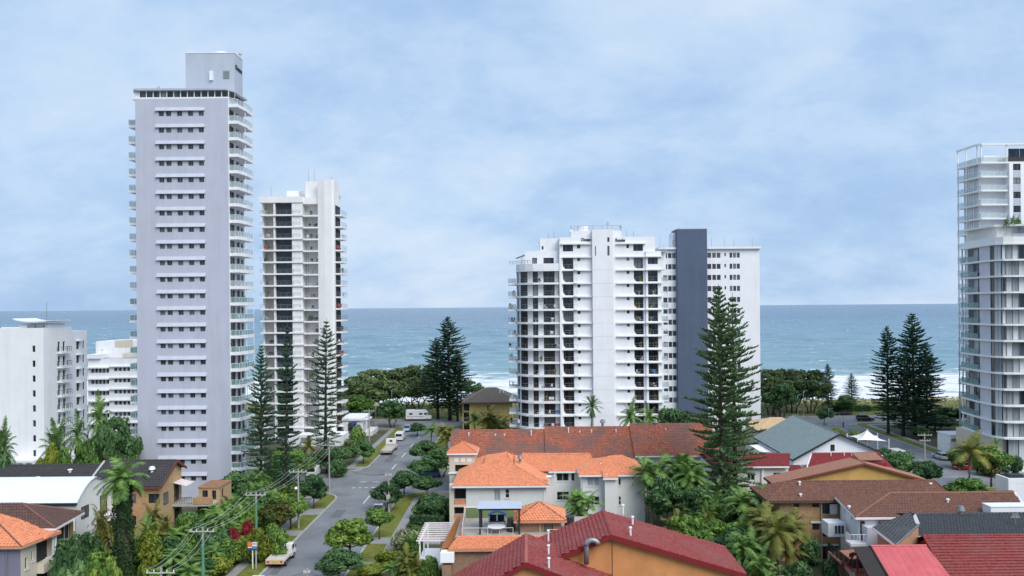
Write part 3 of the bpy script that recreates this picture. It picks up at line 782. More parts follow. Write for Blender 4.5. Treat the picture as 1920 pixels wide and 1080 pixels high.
# ---- 2. warm white tower further down the street
def beige_tower():
    D = 184.0; X0 = AX(490, D, 550)
    lx = lambda x: AX(x, D, 550) - X0
    t = T('apartment_tower', 'warm white tower behind the lavender one, recessed balconies and blank lift shaft', 'tower', (X0, D, 0))
    FL = [1.2 + 2.8 * k for k in range(20)]; rt = 57.2
    xa, xb, xc, xd, xe, xf, xg = 0.0, lx(513.5), lx(547), lx(568.5), lx(597), lx(610), lx(627)
    # core and shaft
    MB().box(xb, xd, 2.4, 14, 0, rt).build('core', BEIGEW, t)
    sh = MB().prism([(xe, 0.0), (xf, -0.3), (xg - 0.4, -0.3), (xg, 0.2), (xg, 6.0), (xd, 14), (xd, 2.6), (xe, 2.6)], 0, 62.6).build('lift_shaft', BEIGEW, t)
    MB().box(xd + 0.01, xe + 0.3, 2.7, 11, rt, 62.55).build('plant_room', BEIGEW, sh)
    MB().box(-0.35, xd, -0.2, 13, rt, rt + 1.45).build('roof_parapet', BEIGEW, t)
    MB().box(xd + 0.01, xe, 0.4, 2.6, rt - 0.3, rt + 1.2).build('roof_parapet', BEIGEW, t)
    MB().box(lx(529), lx(553), 4, 9, rt + 1.46, rt + 3.4).build('plant_room', BEIGEW, t)
    rail(t, [(lx(553), 4), (lx(569), 4)], rt + 1.46, 1.7, None, GREYM, 1.9)
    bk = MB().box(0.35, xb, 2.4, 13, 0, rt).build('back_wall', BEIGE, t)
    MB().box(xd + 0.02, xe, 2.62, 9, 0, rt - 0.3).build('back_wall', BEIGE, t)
    MB().box(xb, xb + 0.38, 0.05, 2.39, 0, rt).build('pier', BEIGEW, t)
    MB().box(xc + 0.15, xd - 0.12, 0.02, 2.39, 0, rt).build('pier', BEIGEW, t)
    MB().box(0.0, 0.34, 1.2, 13, 0, rt).build('pier', BEIGEW, t)
    sl = MB().box(-0.2, xd, -0.35, 2.39, -0.36, 0.0).mesh('balcony', TRIM)
    s2 = MB().box(xd + 0.05, xe + 0.1, -0.1, 2.61, -0.36, 0.0).mesh('balcony', TRIM)
    s3 = MB().box(xg + 0.01, xg + 1.7, 1.2, 6, -0.36, 0.0).mesh('balcony', TRIM)
    s4 = MB().box(xg + 0.01, xg + 0.12, 1.4, 5.8, 0.01, 2.3).mesh('balcony_glazing', SHADE)
    random.seed(3)
    for k, z in enumerate(FL):
        o = put(sl, 'balcony', t, (0, 0, z))
        if k >= 1:
            rail(o, [(-0.12, -0.28), (xd - 0.6, -0.28)], 0, 0.95, None, GREYM, 1.6, 0.022, 2)
        o2 = put(s2, 'balcony', t, (0, 0, z - 0.2))
        rail(o2, [(xd + 0.2, -0.02), (xe - 0.05, -0.02)], 0, 0.95, None, GREYM, 1.1, 0.022, 2)
        CLUT.append((t, (0.6, xb - 1.2), (0.2, 1.8), z)); CLUT.append((t, (xd + 1, xe - .5), (0.3, 2), z - 0.2)); CLUT.append((t, (xg + .4, xg + 1.4), (1.6, 5), z))
        o3 = put(s3, 'balcony', t, (0, 0, z))
        put(s4, 'balcony_door', o3)
        rail(o3, [(xg + 0.1, 1.25), (xg + 1.65, 1.25), (xg + 1.65, 5.9)], 0, 1.0, None, GREYM, 1.0, 0.022, 1)
        window(t, (xb + 0.38, 0.9, z + 0.02), 0, xc - xb - 0.2, 2.38, 3, 0, DARKM, PANEB, 0.06, name='sliding_door')
        window(t, (xb - 0.75, 2.36, z + 0.02), 0, 0.75, 2.2, 0, 0, DARKM, PANE, 0.05, name='balcony_door')
        window(t, (xd + 0.05, 2.58, z - 0.18), 0, 0.55, 2.2, 0, 0, DARKM, PANE, 0.05, name='balcony_door')
        # chairs, tables and pots left on the balconies read as small dark lumps
        for q in range(random.randint(0, 3)):
            x = random.choice((random.uniform(0.4, xb - 1.0), random.uniform(xd + 0.9, xe - 0.6)))
            zz = z if x < xd else z - 0.2
            cb = MB(); cb.box(x, x + 0.5, 0.5, 1.0, zz + 0.38, zz + 0.45); cb.box(x, x + 0.5, 0.97, 1.03, zz + 0.45, zz + 0.9)
            for a in (0.02, 0.42):
                for c in (0.52, 0.92): cb.box(x + a, x + a + 0.05, c, c + 0.05, zz + 0.01, zz + 0.38)
            cb.build('balcony_chair', DARKM, t)
    MB().box(-0.1, xd, 0.9, 2.38, 0, 1.0).build('podium_wall', BEIGEW, t)
    for x in (lx(497), lx(569), lx(580)): aerial(t, x, 5, rt + 1.4 if x < xd else 62.6, 3.4)
    aerial(t, lx(618), 3, 62.6, 1.4); aerial(t, xg + 0.2, 5.5, 58.5, 0.8, kind=2)
    pd = MB().prism([(xc, -4.5), (xg + 3, -4.5), (xg + 3, 0.5), (xg, 1.0), (xg, -0.62), (xf, -0.62), (xe, -0.4), (xd, -0.37), (xc, -0.37)], 0, 2.6).build('podium', WHITE, t)
    MB().box(lx(584), lx(590), -4.56, -4.51, 0.05, 2.2).build('podium_door', M('timber_door', (0.10, 0.05, 0.03), 0.6), pd)
    for x in (lx(572), lx(600), lx(612)): window(t, (x, -4.55, 0.7), 0, 1.6, 1.4, 1, 0, WHITEM, PANE, name='podium_window')
beige_tower()

# ---- 3. white stepped block with the name on its parapet
def white_block():
    D = 164.0; s = F / D; X0 = AX(967, D, 600)
    lx = lambda x: AX(x, D, 600) - X0
    zp = lambda y, x=1100: AZ(x, y, D)
    t = T('apartment_block', 'white stepped apartment block with a name in black letters on the parapet', 'tower', (X0, D, 0))
    FL = [0.4 + 2.8 * k for k in range(17)]      # underside of ledge line k
    # central shaft
    c0, c1 = lx(1111), lx(1150)
    ct = zp(432)
    sl = [(lx(1116) - c0, lx(1117.6) - c0, zp(480), zp(462), {'nm': 0}), (lx(1139) - c0, lx(1143) - c0, zp(480), zp(462), {'nm': 0}), (lx(1139) - c0, lx(1143) - c0, zp(454.5), zp(446), {'nm': 0})]
    wall(t, (c0, -0.9), 0, c1 - c0, 0, ct, sl, COOLW, 0.15, frame=DARKM, pane=PANE, fw=0.04)
    wall(t, (c1, -0.9), 90, 6, 0, ct, [], COOLW); wall(t, (c0, 5), 270, 5.9, 0, ct, [], COOLW)
    MB().box(lx(1072), lx(1168), 1.2, 7.0, zp(446), ct - 0.003).build('plant_room', COOLW, t)
    MB().box(c0 - 0.002, c1 + 0.002, -0.902, 7, ct, ct + 0.1).build('coping', TRIM, t)
    for k in range(1, 15):   # shallow pour joints across the shaft
        z = FL[k]; MB().box(c0 + 0.02, c1 - 0.02, -0.915, -0.901, z, z + 0.035).build('joint', GREYBOX, t)
    # left and right body with balcony openings
    L0, L1 = lx(1050), c0; R0, R1 = c1, lx(1240)
    pt = zp(444.5)
    def openings(base, spec):
        hs = []
        for k in range(0, 15):
            z = FL[k]            # ledge below the floor
            for a, c_, lo, hi, o in spec: hs.append((lx(a) - base, lx(c_) - base, z + lo, z + hi, o))
        return hs
    hl = openings(L0, [(1056, 1075.8, 0.32, 2.72, {'depth': 1.1, 'nm': 1}), (1083.2, 1088.6, 1.98, 2.72, {'nm': 0})])
    hl += [(lx(1056.5) - L0, lx(1075.5) - L0, FL[15] + 1.25, FL[15] + 2.7, {'nm': 1}), (lx(1083) - L0, lx(1089) - L0, FL[15] + 1.85, FL[15] + 2.7, {'nm': 0})]
    wall(t, (L0, 0), 0, L1 - L0, 0, pt, hl, COOLW, 0.18, frame=DARKM, pane=PANE, fw=0.05)
    hr = openings(R0, [(1189, 1207, 0.32, 2.72, {'depth': 1.1, 'nm': 1}), (1175.6, 1180.6, 1.98, 2.72, {'nm': 0}), (1215, 1233.5, 0.32, 2.72, {'depth': 1.0, 'nm': 1})])
    hr = [h for h in hr if not (h[0] > lx(1214) - R0 and h[2] > FL[14])]
    hr += [(lx(1215) - R0, lx(1233.5) - R0, FL[14] + 1.2, FL[14] + 2.6, {'nm': 1})]
    hr += [(lx(1188.5) - R0, lx(1206.5) - R0, FL[15] + 1.25, FL[15] + 2.7, {'nm': 1}), (lx(1175.5) - R0, lx(1180.6) - R0, FL[15] + 1.85, FL[15] + 2.7, {'nm': 0})]
    wall(t, (R0, 0), 0, lx(1211) - R0, 0, pt, [h for h in hr if h[1] <= lx(1211) - R0], COOLW, 0.18, frame=DARKM, pane=PANE, fw=0.05)
    rt = zp(471, 1240)
    wall(t, (lx(1211), 0), 0, lx(1229) - lx(1211), rt - 0.3, pt, [], COOLW)
    # outer right bay: openings straddle the step, so it is a panel of its own in front
    hb = [(max(h[0] - (lx(1211) - R0), 0.2), h[1] - (lx(1211) - R0), h[2], h[3], h[4]) for h in hr if h[0] > lx(1213) - R0]
    wall(t, (lx(1211), -0.45), 0, R1 - lx(1211), 0, rt, hb, COOLW, 0.18, frame=DARKM, pane=PANE, fw=0.05)
    wall(t, (R1, -0.45), 90, 12, 0, rt, [], COOLW); wall(t, (lx(1211), 0.0), 270, 0.45, 0, rt, [], COOLW)
    MB().box(lx(1211), R1, -0.45, 0.0, rt, rt + 0.02).build('coping', TRIM, t)
    MB().box(lx(1229), lx(1253), 0.3, 8, rt, rt + 0.05).build('terrace', TRIM, t)
    MB().box(R1 - 0.002, lx(1252.5), 2.0, 11, FL[14] + 0.1, rt - 0.01).build('wing', COOLW, t)
    wall(t, (lx(1229), 0.002), 90, 10, rt, pt, [], COOLW)
    # roof decks
    MB().box(L0, c0 - 0.01, 0.3, 12, pt - 0.5, pt - 0.35).build('roof_slab', CONC, t)
    MB().box(c1 + 0.01, lx(1229) - 0.02, 0.3, 12, pt - 0.5, pt - 0.35).build('roof_slab', CONC, t)
    # ledges over the windows
    lm = MB().box(0, lx(1110) - lx(1052), -0.5, -0.002, -0.12, 0.14).mesh('ledge', TRIM)
    rm = MB().box(0, lx(1211) - lx(1156), -0.5, -0.002, -0.12, 0.14).mesh('ledge', TRIM)
    rm2 = MB().box(lx(1211) - lx(1156) - 0.0, lx(1241.5) - lx(1156), -0.95, -0.453, -0.12, 0.14).mesh('ledge', TRIM)
    for k in range(1, 17):
        put(lm, 'ledge', t, (lx(1052), 0, FL[k])); put(rm, 'ledge', t, (lx(1156), 0, FL[k]))
        if k < 16: put(rm2, 'ledge', t, (lx(1156), 0, FL[k]))
    # quarter-round solid balustrade in the lower left of every balcony opening
    def quarter(w, h, n=7):
        pts = [(0, 0), (w, 0)] + [(w - w * math.sin(math.pi/2 * k / n), h * (1 - math.cos(math.pi/2 * k / n)) ) for k in range(1, n + 1)]
        b = MB()
        b.solid([(p[0], 0.02, p[1]) for p in pts], [(p[0], 0.14, p[1]) for p in pts])
        return b.mesh('balustrade', COOLW)
    qm = quarter(0.85, 1.05)
    for k in range(0, 15):
        put(qm, 'balustrade', t, (lx(1056), 0, FL[k] + 0.3)); put(qm, 'balustrade', t, (lx(1189), 0, FL[k] + 0.3))
        rail(t, [(lx(1059), 0.08), (lx(1075.6), 0.08)], FL[k] + 0.32, 0.98, None, GREYM, 0.95, 0.02, 1)
        rail(t, [(lx(1192), 0.08), (lx(1206.8), 0.08)], FL[k] + 0.32, 0.98, None, GREYM, 0.95, 0.02, 1)
        if k < 14: rail(t, [(lx(1215.2), -0.36), (lx(1233.3), -0.36)], FL[k] + 0.32, 0.98, None, GREYM, 0.95, 0.02, 1)
        # short balcony returns with open rails beside the openings
        r = MB().box(lx(1076.5), lx(1082.2), -0.85, -0.503, FL[k] + 0.02, FL[k] + 0.3).build('planter_balcony', TRIM, t)
        rail(r, [(lx(1076.6), -0.8), (lx(1082.1), -0.8)], FL[k] + 0.3, 0.9, None, GREYM, 0.5, 0.02, 1)
        if k < 14:
            r = MB().box(R1 + 0.01, lx(1253), 0.2, 2.2, FL[k] + 0.02, FL[k] + 0.3).build('balcony', TRIM, t)
            rail(r, [(R1 + 0.05, 0.25), (lx(1252.6), 0.25), (lx(1252.6), 2.1)], FL[k] + 0.3, 1.0, BALGC if k % 3 else None, GREYM, 0.9, 0.02, 1)
    # rounded left wing: slabs, piers and full-height glass behind open rails
    wt = FL[14] + 0.1
    x_ = lambda p: lx(p)
    wingp = [(x_(1050) - 0.01, -0.55), (x_(1020), -0.6), (x_(1000), -0.35), (x_(985), 0.6), (x_(975), 1.9), (x_(968.5), 3.6), (x_(967.5), 6.0), (x_(967.5), 12), (x_(1050) - 0.01, 12)]
    inner = [(x_(1049), 0.75), (x_(1018), 0.72), (x_(1001), 0.95), (x_(987), 1.8), (x_(977), 3.0), (x_(971.5), 4.4), (x_(970.5), 6.2), (x_(970.5), 12), (x_(1049), 12)]
    sm = MB().prism(wingp, -0.12, 0.3).mesh('balcony', TRIM)
    rb = [(p[0], p[1] + 0.06) for p in wingp[:6]]; rb = [(a + (0.06 if i > 3 else 0), c) for i, (a, c) in enumerate(rb)]
    side = MB().box(x_(952.6), x_(967.3), 4.4, 8.8, -0.12, 0.3).mesh('side_balcony', TRIM)
    # glazed skin: alternate dark glass and pale piers along the inner line
    cells = [(1048.5, 1040.5, 'b'), (1039.5, 1020.5, 'g'), (1019.5, 1009.3, 'w'), (1008.5, 1000.3, 'g'), (999.5, 989.5, 'b'), (989, 977, 'g'), (976.5, 973.5, 'w'), (973.2, 971, 'g')]
    def yin(p):
        for (xa, ya), (xb, yb) in zip(inner[:-3], inner[1:-2]):
            if xb <= x_(p) <= xa: return ya + (yb - ya) * (x_(p) - xa) / (xb - xa)
        return inner[5][1]
    MB().prism([(p[0] + 0.25, p[1] + 0.3) for p in inner[:7]] + [(inner[7][0] + 0.25, 11.9), (inner[8][0] - 0.05, 11.9)], 0, wt).build('core', SHADE, t)
    for a, c_, kind in cells:
        if kind in 'bw':
            MB().solid([(x_(c_), yin(c_), 0), (x_(a), yin(a), 0), (x_(a), yin(a) + 0.35, 0), (x_(c_), yin(c_) + 0.35, 0)], [(x_(c_), yin(c_), wt), (x_(a), yin(a), wt), (x_(a), yin(a) + 0.35, wt), (x_(c_), yin(c_) + 0.35, wt)]).build('pier', BEIGEW if kind == 'b' else COOLW, t)
    MB().box(x_(1049.4), x_(1053.6), -0.72, 0.5, 0, wt + 2.8).build('pilaster', COOLW, t)
    random.seed(8)
    for k in range(0, 14):
        o = put(sm, 'balcony', t, (0, 0, FL[k]))
        rail(o, rb, 0.3, 0.95, None, GREYM, 1.6, 0.02, 1)
        CLUT.append((t, (x_(1004), x_(1046)), (-0.2, 0.4), FL[k] + 0.3)); CLUT.append((t, (x_(955), x_(965)), (5, 8), FL[k] + 0.28)); CLUT.append((t, (x_(1192), x_(1205)), (0.3, 0.8), FL[k] + 0.32)); CLUT.append((t, (x_(1217), x_(1231)), (-0.2, 0.3), FL[k] + 0.32))
        o = put(side, 'side_balcony', t, (0, 0, FL[k] - 0.02))
        rail(o, [(x_(967), 4.45), (x_(953), 4.45), (x_(953), 8.7)], 0.3, 1.0, BALGC if random.random() < 0.6 else None, GREYM, 1.0, 0.025, 1)
        for a, c_, kind in cells:
            if kind == 'g':
                p, q = Vector((x_(c_), yin(c_) + 0.12, 0)), Vector((x_(a), yin(a) + 0.12, 0)); d = q - p
                window(t, (p.x, p.y, FL[k] + 0.31), math.atan2(d.y, d.x), d.length, 2.36, 2 if d.length > 1.6 else 0, 0, DARKM, PANE, 0.05, name='sliding_door')
        for q in range(random.randint(0, 2)):
            x = random.uniform(x_(1022), x_(1046)); zz = FL[k] + 0.3
            cb = MB(); cb.box(x, x + 0.5, 0.05, 0.5, zz + 0.38, zz + 0.45); cb.box(x, x + 0.5, 0.47, 0.53, zz + 0.45, zz + 0.9)
            for a in (0.02, 0.42):
                for c in (0.07, 0.42): cb.box(x + a, x + a + 0.05, c, c + 0.05, zz + 0.01, zz + 0.38)
            cb.build('balcony_chair', random.choice((DARKM, WHITEM)), t)
    o = put(sm, 'roof_slab', t, (0, 0, FL[14] + 0.02))
    MB().prism([(a, c_) for a, c_ in wingp[:7]] + [(wingp[6][0] + 0.2, 6.0)] + [(a + 0.1, c_ + 0.22) for a, c_ in wingp[5::-1]], FL[14] + 0.33, FL[14] + 1.5).build('parapet', COOLW, t)
    # set-back upper floors on the left
    u0 = x_(985); ut = zp(470, 1000)
    hu = [(x_(998.5) - u0, x_(1008) - u0, FL[14] + 1.45, FL[14] + 2.8, {'nm': 0}), (x_(1020) - u0, x_(1039.5) - u0, FL[14] + 1.45, FL[14] + 2.8, {'nm': 1})]
    wall(t, (u0, 1.0), 0, x_(1050) - u0, FL[14] + 0.3, ut, hu, COOLW, 0.18, frame=DARKM, pane=PANE, fw=0.05)
    wall(t, (u0, 12), 270, 11, FL[14] + 0.3, ut, [], COOLW); MB().box(u0 + 0.01, x_(1049.9), 1.2, 12, ut - 0.6, ut - 0.4).build('roof_slab', CONC, t)
    v0 = x_(1013.5)
    wall(t, (v0, 2.4), 0, x_(1050) - v0, ut - 0.5, pt, [(x_(1017) - v0, x_(1020.6) - v0, FL[15] + 1.85, FL[15] + 2.6, {'nm': 0})], COOLW, 0.15, frame=DARKM, pane=PANE, fw=0.04)
    wall(t, (v0, 12), 270, 9.6, ut - 0.5, pt, [], COOLW); wall(t, (x_(1050), 2.4), 270, 2.4, ut - 0.5, pt, [], COOLW)
    MB().box(v0 + 0.01, x_(1049.9), 2.6, 12, pt - 0.5, pt - 0.35).build('roof_slab', CONC, t)
    rail(t, [(x_(955), 4.5), (x_(968), 3.7), (x_(984), 1.0), (x_(996), 0.2)], FL[14] + 1.5, 0.75, None, DARKM, 0.8, 0.025, 1)
    o = MB().solid([(x_(966), 3.5, FL[14] + 2.9), (x_(984), 1.2, FL[14] + 3.5), (x_(986), 5, FL[14] + 3.5), (x_(970), 6, FL[14] + 2.9)], [(x_(966), 3.5, FL[14] + 2.96), (x_(984), 1.2, FL[14] + 3.56), (x_(986), 5, FL[14] + 3.56), (x_(970), 6, FL[14] + 2.96)]).build('shade_sail', TRIM, t)
    MB().tube([(x_(979), 1.9, FL[14] + 0.4), (x_(979), 1.9, FL[14] + 3.3)], 0.04, 5).build('sail_post', GREYM, t)
    wall(t, (x_(967.6), 12), 0, R1 - x_(967.6), 0, 1, [], COOLW); MB().quad((x_(967.6), 12, 0), (R1, 12, 0), (R1, 12, rt), (x_(967.6), 12, rt - 2)).build('back_wall', COOLW, t)
    # name on the parapet, roof rails, tank and aerials
    blk = M('sign_black', (0.02, 0.02, 0.025), 0.5)
    lettering(t, 'Ocean', 0.95, (x_(1090.5), -0.06, zp(452, 1100)), (R(90), 0, 0), blk, 'sign_lettering', 0.02, 0.0, 0.86)
    lettering(t, 'Royale', 0.95, (x_(1154.8), -0.06, zp(453, 1165)), (R(90), 0, 0), blk, 'sign_lettering', 0.02, 0.0, 0.80)
    rail(t, [(x_(1078), 1.4), (x_(1167.5), 1.4)], ct, 1.1, None, GREYM, 2.0, 0.03, 1, name='roof_railing')
    MB().cyl(x_(1096), 4, ct, ct + 1.3, 1.2, n=18).build('water_tank', WHITEM, t)
    MB().box(x_(1070), x_(1078), 1.5, 3, zp(446), ct + 0.3).build('stair_head', COOLW, t)
    aerial(t, x_(1142.5), 2, ct, 2.0, kind=1); aerial(t, x_(1074), 2, ct + 0.3, 0.6, kind=2); aerial(t, x_(1167), 1.6, ct, 0.7, kind=2)
    for p, h in ((1030.5, 1.4), (1041, 1.9), (1181, 1.8), (1194, 1.6)): aerial(t, x_(p), 4, pt - 0.4, h + 0.4)
    for p in (1245, 1252): aerial(t, x_(p), 4, rt, 1.6)
white_block()

# ---- 4. plain white slab block with a slate blue shaft
def striped_block():
    D = 195.0; X0 = AX(1236, D, 600)
    lx = lambda x: AX(x, D, 600) - X0
    zp = lambda y, x=1340: AZ(x, y, D)
    t = T('apartment_block', 'plain white slab block with a slate blue lift shaft down its face', 'tower', (X0, D, 0))
    rt = zp(467); W = lx(1425)
    z0 = zp(483.5); rows = [z0 - 2.8 * k for k in range(16)]
    hs = []
    for z in rows:
        if z < 1: continue
        for a, c in ((1244, 1252), (1253.4, 1260), (1261, 1268.2), (1327, 1334.4), (1336.2, 1343.2), (1344.6, 1351.8), (1368.8, 1373.9), (1375.2, 1380.8), (1382.2, 1388)):
            hs.append((lx(a), lx(c), z, z + 1.3, {}))
        hs.append((lx(1359), lx(1362), z + 0.4, z + 1.25, {}))
    wall(t, (0, 0), 0, W, 0, rt, hs, COOLW, 0.15, frame=GREYM, pane=PANEG, nm=0, fw=0.05)
    wall(t, (W, 0), 90, 12, 0, rt, [], COOLW); wall(t, (0, 12), 270, 12, 0, rt, [], COOLW); wall(t, (W, 12), 180, W, 0, rt, [], COOLW)
    MB().box(lx(1235), lx(1268.5), -0.7, 12.2, rt, rt + 0.5).build('roof_slab', TRIM, t)
    MB().box(lx(1322), lx(1427), -0.7, 12.2, rt + 0.003, rt + 0.55).build('roof_slab', TRIM, t)
    sh = MB().box(lx(1268.6), lx(1324.6), -1.3, 6, 0, zp(431, 1296)).build('lift_shaft', BLUE, t)
    MB().box(lx(1268.2), lx(1325), -1.36, 6.06, zp(431, 1296), zp(431, 1296) + 0.18).build('coping', M('coping_grey', (0.30, 0.31, 0.33), 0.6), sh)
    MB().box(lx(1262), lx(1268.5), 0.5, 5, rt + 0.5, rt + 4.2).build('plant_room', COOLW, t)
    for p, h in ((1278, 1.0), (1241, 3), (1339, 2.6), (1363, 2.8), (1381, 2.4), (1416, 2.6)): aerial(t, lx(p), 2, (zp(431, 1296) if p == 1278 else rt + 0.5), h)
    aerial(t, lx(1264), -0.2, rt + 0.5, 1.6, kind=2)
    for z in rows[:6]:
        o = MB().box(W + 0.01, W + 0.5, 3, 6, z - 0.6, z - 0.45).build('balcony_edge', TRIM, t)
striped_block()

# ---- 5. curved glass-fronted block at the right edge, and the higher one behind it
def curved_block():
    D = 147.5; X0 = 89.6
    t = T('apartment_block', 'wavy slabbed block with floor to ceiling glass at the right edge', 'tower', (X0, D, 0))
    FL = [6.1 + 3.1 * k for k in range(13)]
    # plan: left flank runs away from the camera, a soft S turns it into the front
    edge = [(30, -0.4), (12, -0.4), (3.0, -0.3), (1.2, 0.1), (0.3, 1.2), (0.1, 2.6), (0.0, 4.2), (0.15, 6.8), (0.4, 9.4), (0.8, 12.6), (1.0, 14.6)]
    sm = MB().prism(edge + [(30, 14.6)], -0.16, 0.18).mesh('floor_slab', TRIM)
    for z in FL: put(sm, 'floor_slab', t, (0, 0, z))
    top = FL[-1]
    # side panel (lilac), dark slot, glazing, recessed balconies at the far end
    MB().box(0.55, 0.9, 3.3, 6.9, 0, top).build('side_panel', LILAC, t)
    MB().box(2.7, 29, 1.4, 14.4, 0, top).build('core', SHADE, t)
    MB().box(0.9, 2.69, 3.5, 6.9, 0, top).build('core', LILAC, t)
    MB().box(1.15, 1.4, 14.1, 14.4, 0, top).build('pier', TRIM, t)
    random.seed(21)
    for k, z in enumerate(FL):
        if k == 12: break
        h = 2.74
        window(t, (0.62, 3.25, z + 0.18), R(270), 1.1, h, 0, 0, DARKM, PANE, 0.06, name='slot_window')
        window(t, (0.6, 2.1, z + 0.18), R(-58), 1.3, h, 1, 0, GREYM, PANEC, 0.05, name='curved_window')
        x = 1.32
        for j in range(18):
            w = 1.15 if j % 4 else 0.7
            window(t, (x, 0.72, z + 0.18), 0, w, h, 0, 0, GREYM, PANEC if (j * 7 + k * 3) % 9 else PANEB, 0.06, name='glazing')
            x += w + 0.06
        for j in range(4):
            window(t, (2.6, 8.9 + 1.8 * j, z + 0.18), R(270), 1.7, h, 0, 0, GREYM, PANEC if (j + k) % 2 else PANEG, 0.06, name='sliding_door')
        rail(t, [(0.25, 7.0), (0.5, 9.5), (0.9, 12.6), (1.1, 14.5)], z + 0.18, 1.05, BALG, GREYM, 1.4)
        CLUT.append((t, (0.9, 2.2), (8, 13.6), z + 0.18))
        for q in range(random.randint(0, 2)):
            y = random.uniform(8, 14)
            cb = MB(); cb.box(1.2, 1.7, y, y + 0.5, z + 0.56, z + 0.63); cb.box(1.65, 1.7, y, y + 0.5, z + 0.63, z + 1.1)
            for a in (0.02, 0.42):
                for c in (0.02, 0.42): cb.box(1.2 + a, 1.25 + a, y + c, y + c + 0.05, z + 0.18, z + 0.56)
            cb.build('balcony_chair', random.choice((DARKM, GREYM)), t)
    # tall ground floor
    MB().box(0.4, 29, 2.0, 15.5, 0, FL[0] - 0.17).build('podium_wall', CREAMW, t)
    for j in range(10): window(t, (2.4 + 2.0 * j, 0.9, 0.6), 0, 1.9, 5.2, 0, 0, GREYM, PANEC, 0.07, name='shopfront_window')
    MB().box(1.2, 29, -1.6, 0.6, 0, 0.9).build('planter_wall', WHITE, t)
    # roof terrace: wavy parapet, planted edge, curved penthouse roof
    par = [(30, -0.3), (3.0, -0.2), (1.25, 0.2), (0.4, 1.3), (0.1, 4.2), (0.2, 6.8), (0.45, 9.4), (0.85, 12.6)]
    MB().prism(par + [(a + 0.3, c + 0.3) for a, c in par[::-1]], top + 0.19, top + 1.35).build('parapet', TRIM, t)
    rail(t, [(12, 0.1), (3.0, 0.1), (1.4, 0.4)], top + 1.35, 0.6, BALGC, GREYM, 1.5)
    MB().box(2.2, 29, 3.8, 14, top + 0.19, top + 3.6).build('penthouse', GREYW, t)
    for j in range(12): window(t, (5.4 + 1.2 * j, 3.74, top + 0.5), 0, 1.15, 2.9, 0, 0, GREYM, PANEC, 0.06, name='glazing')
    MB().prism([(30, 1.0), (8, 1.2), (5, 2.6), (1.6, 3.6), (0.9, 6), (0.9, 14), (30, 14)], top + 3.62, top + 3.95).build('penthouse_roof', TRIM, t)
    MB().box(3.4, 8.5, 0.5, 1.6, top + 0.19, top + 1.0).build('planter', WHITE, t)
    return t
curved_block()

def right_rear_tower():
    D = 178.0; X0 = 103.9
    t = T('apartment_tower', 'white balconied tower with a roof frame behind the wavy glass block', 'tower', (X0, D, 0))
    FL = [64.1 - 3.2 * k for k in range(20)][::-1]
    top = FL[-1]
    lx = lambda x: AX(x, D, 350) - X0
    edge = [(26, -1.2), (lx(1885), -1.2), (0.0, -1.2), (-0.5, -0.4), (-1.1, 7.0), (3, 7.0)]
    sm = MB().prism(edge[:5] + [(26, 7.0)], -0.18, 0.2).mesh('balcony', TRIM)
    bx = lx(1885)
    MB().box(0.4, bx, 0.6, 6.6, 0, top).build('wall', COOLW, t)
    hs = []
    for z in FL[:-1]: hs.append((lx(1892) - bx, lx(1906) - bx, z + 1.35, z + 2.85, {'nm': 1}))
    wall(t, (bx + 0.002, -1.5), 0, 26 - bx, 0, top - 0.19, hs, COOLW, 0.15, frame=DARKM, pane=PANE)
    wall(t, (bx + 0.002, 0.6), 270, 2.1, 0, top - 0.19, [], COOLW)
    for z in FL[:-1]: MB().box(lx(1892), lx(1906), -1.53, -1.502, z - 0.3, z + 1.3).build('spandrel', GREYBOX, t)
    for z in FL:
        o = put(sm, 'balcony', t, (0, 0, z))
        rail(o, [(-1.05, 6.9), (-0.45, -0.35), (0.0, -1.12), (bx - 0.1, -1.12)], 0.2, 1.05, BALGC, WHITEM, 1.5)
        if z == top: continue
        for y, w, p in ((1.8, 1.0, PANE), (4.2, 2.0, PANEG), (6.4, 1.4, PANE)):
            window(t, (0.36, y, z + 0.2), R(270), w, 2.75, 1, 0, DARKM, p, 0.06, name='sliding_door')
    pb = MB()
    for x, y in ((-0.95, 6.7), (-0.7, 3.6)): pb.box(x - 0.1, x + 0.1, y - 0.1, y + 0.1, 0, top + 4)
    pb.build('column', TRIM, t)
    fr = MB()
    for x, y in ((-0.45, -0.3), (0.1, -1.0), (bx - 0.3, -1.0)): fr.box(x - 0.12, x + 0.12, y - 0.12, y + 0.12, top + 0.2, top + 4)
    fr.prism([(26, -1.4), (-0.1, -1.4), (-0.8, -0.4), (-1.2, 7.1), (-0.7, 7.1), (-0.35, -0.1), (0.1, -0.9), (26, -0.9)], top + 4, top + 4.4)
    fr.build('roof_frame', TRIM, t)
    MB().box(3, bx + 3, 3, 10, top + 0.2, top + 2.4).build('roof_room', WHITE, t)
    MB().box(bx + 0.3, 26, -0.4, 8, top + 0.2, top + 1.4).build('parapet', DARKM, t)
    for k in range(4): window(t, (bx + 0.5 + 2.6 * k, -0.45, top + 1.4), 0, 2.5, 1.9, 1, 0, DARKM, PANEB, 0.07, name='roof_window')
right_rear_tower()

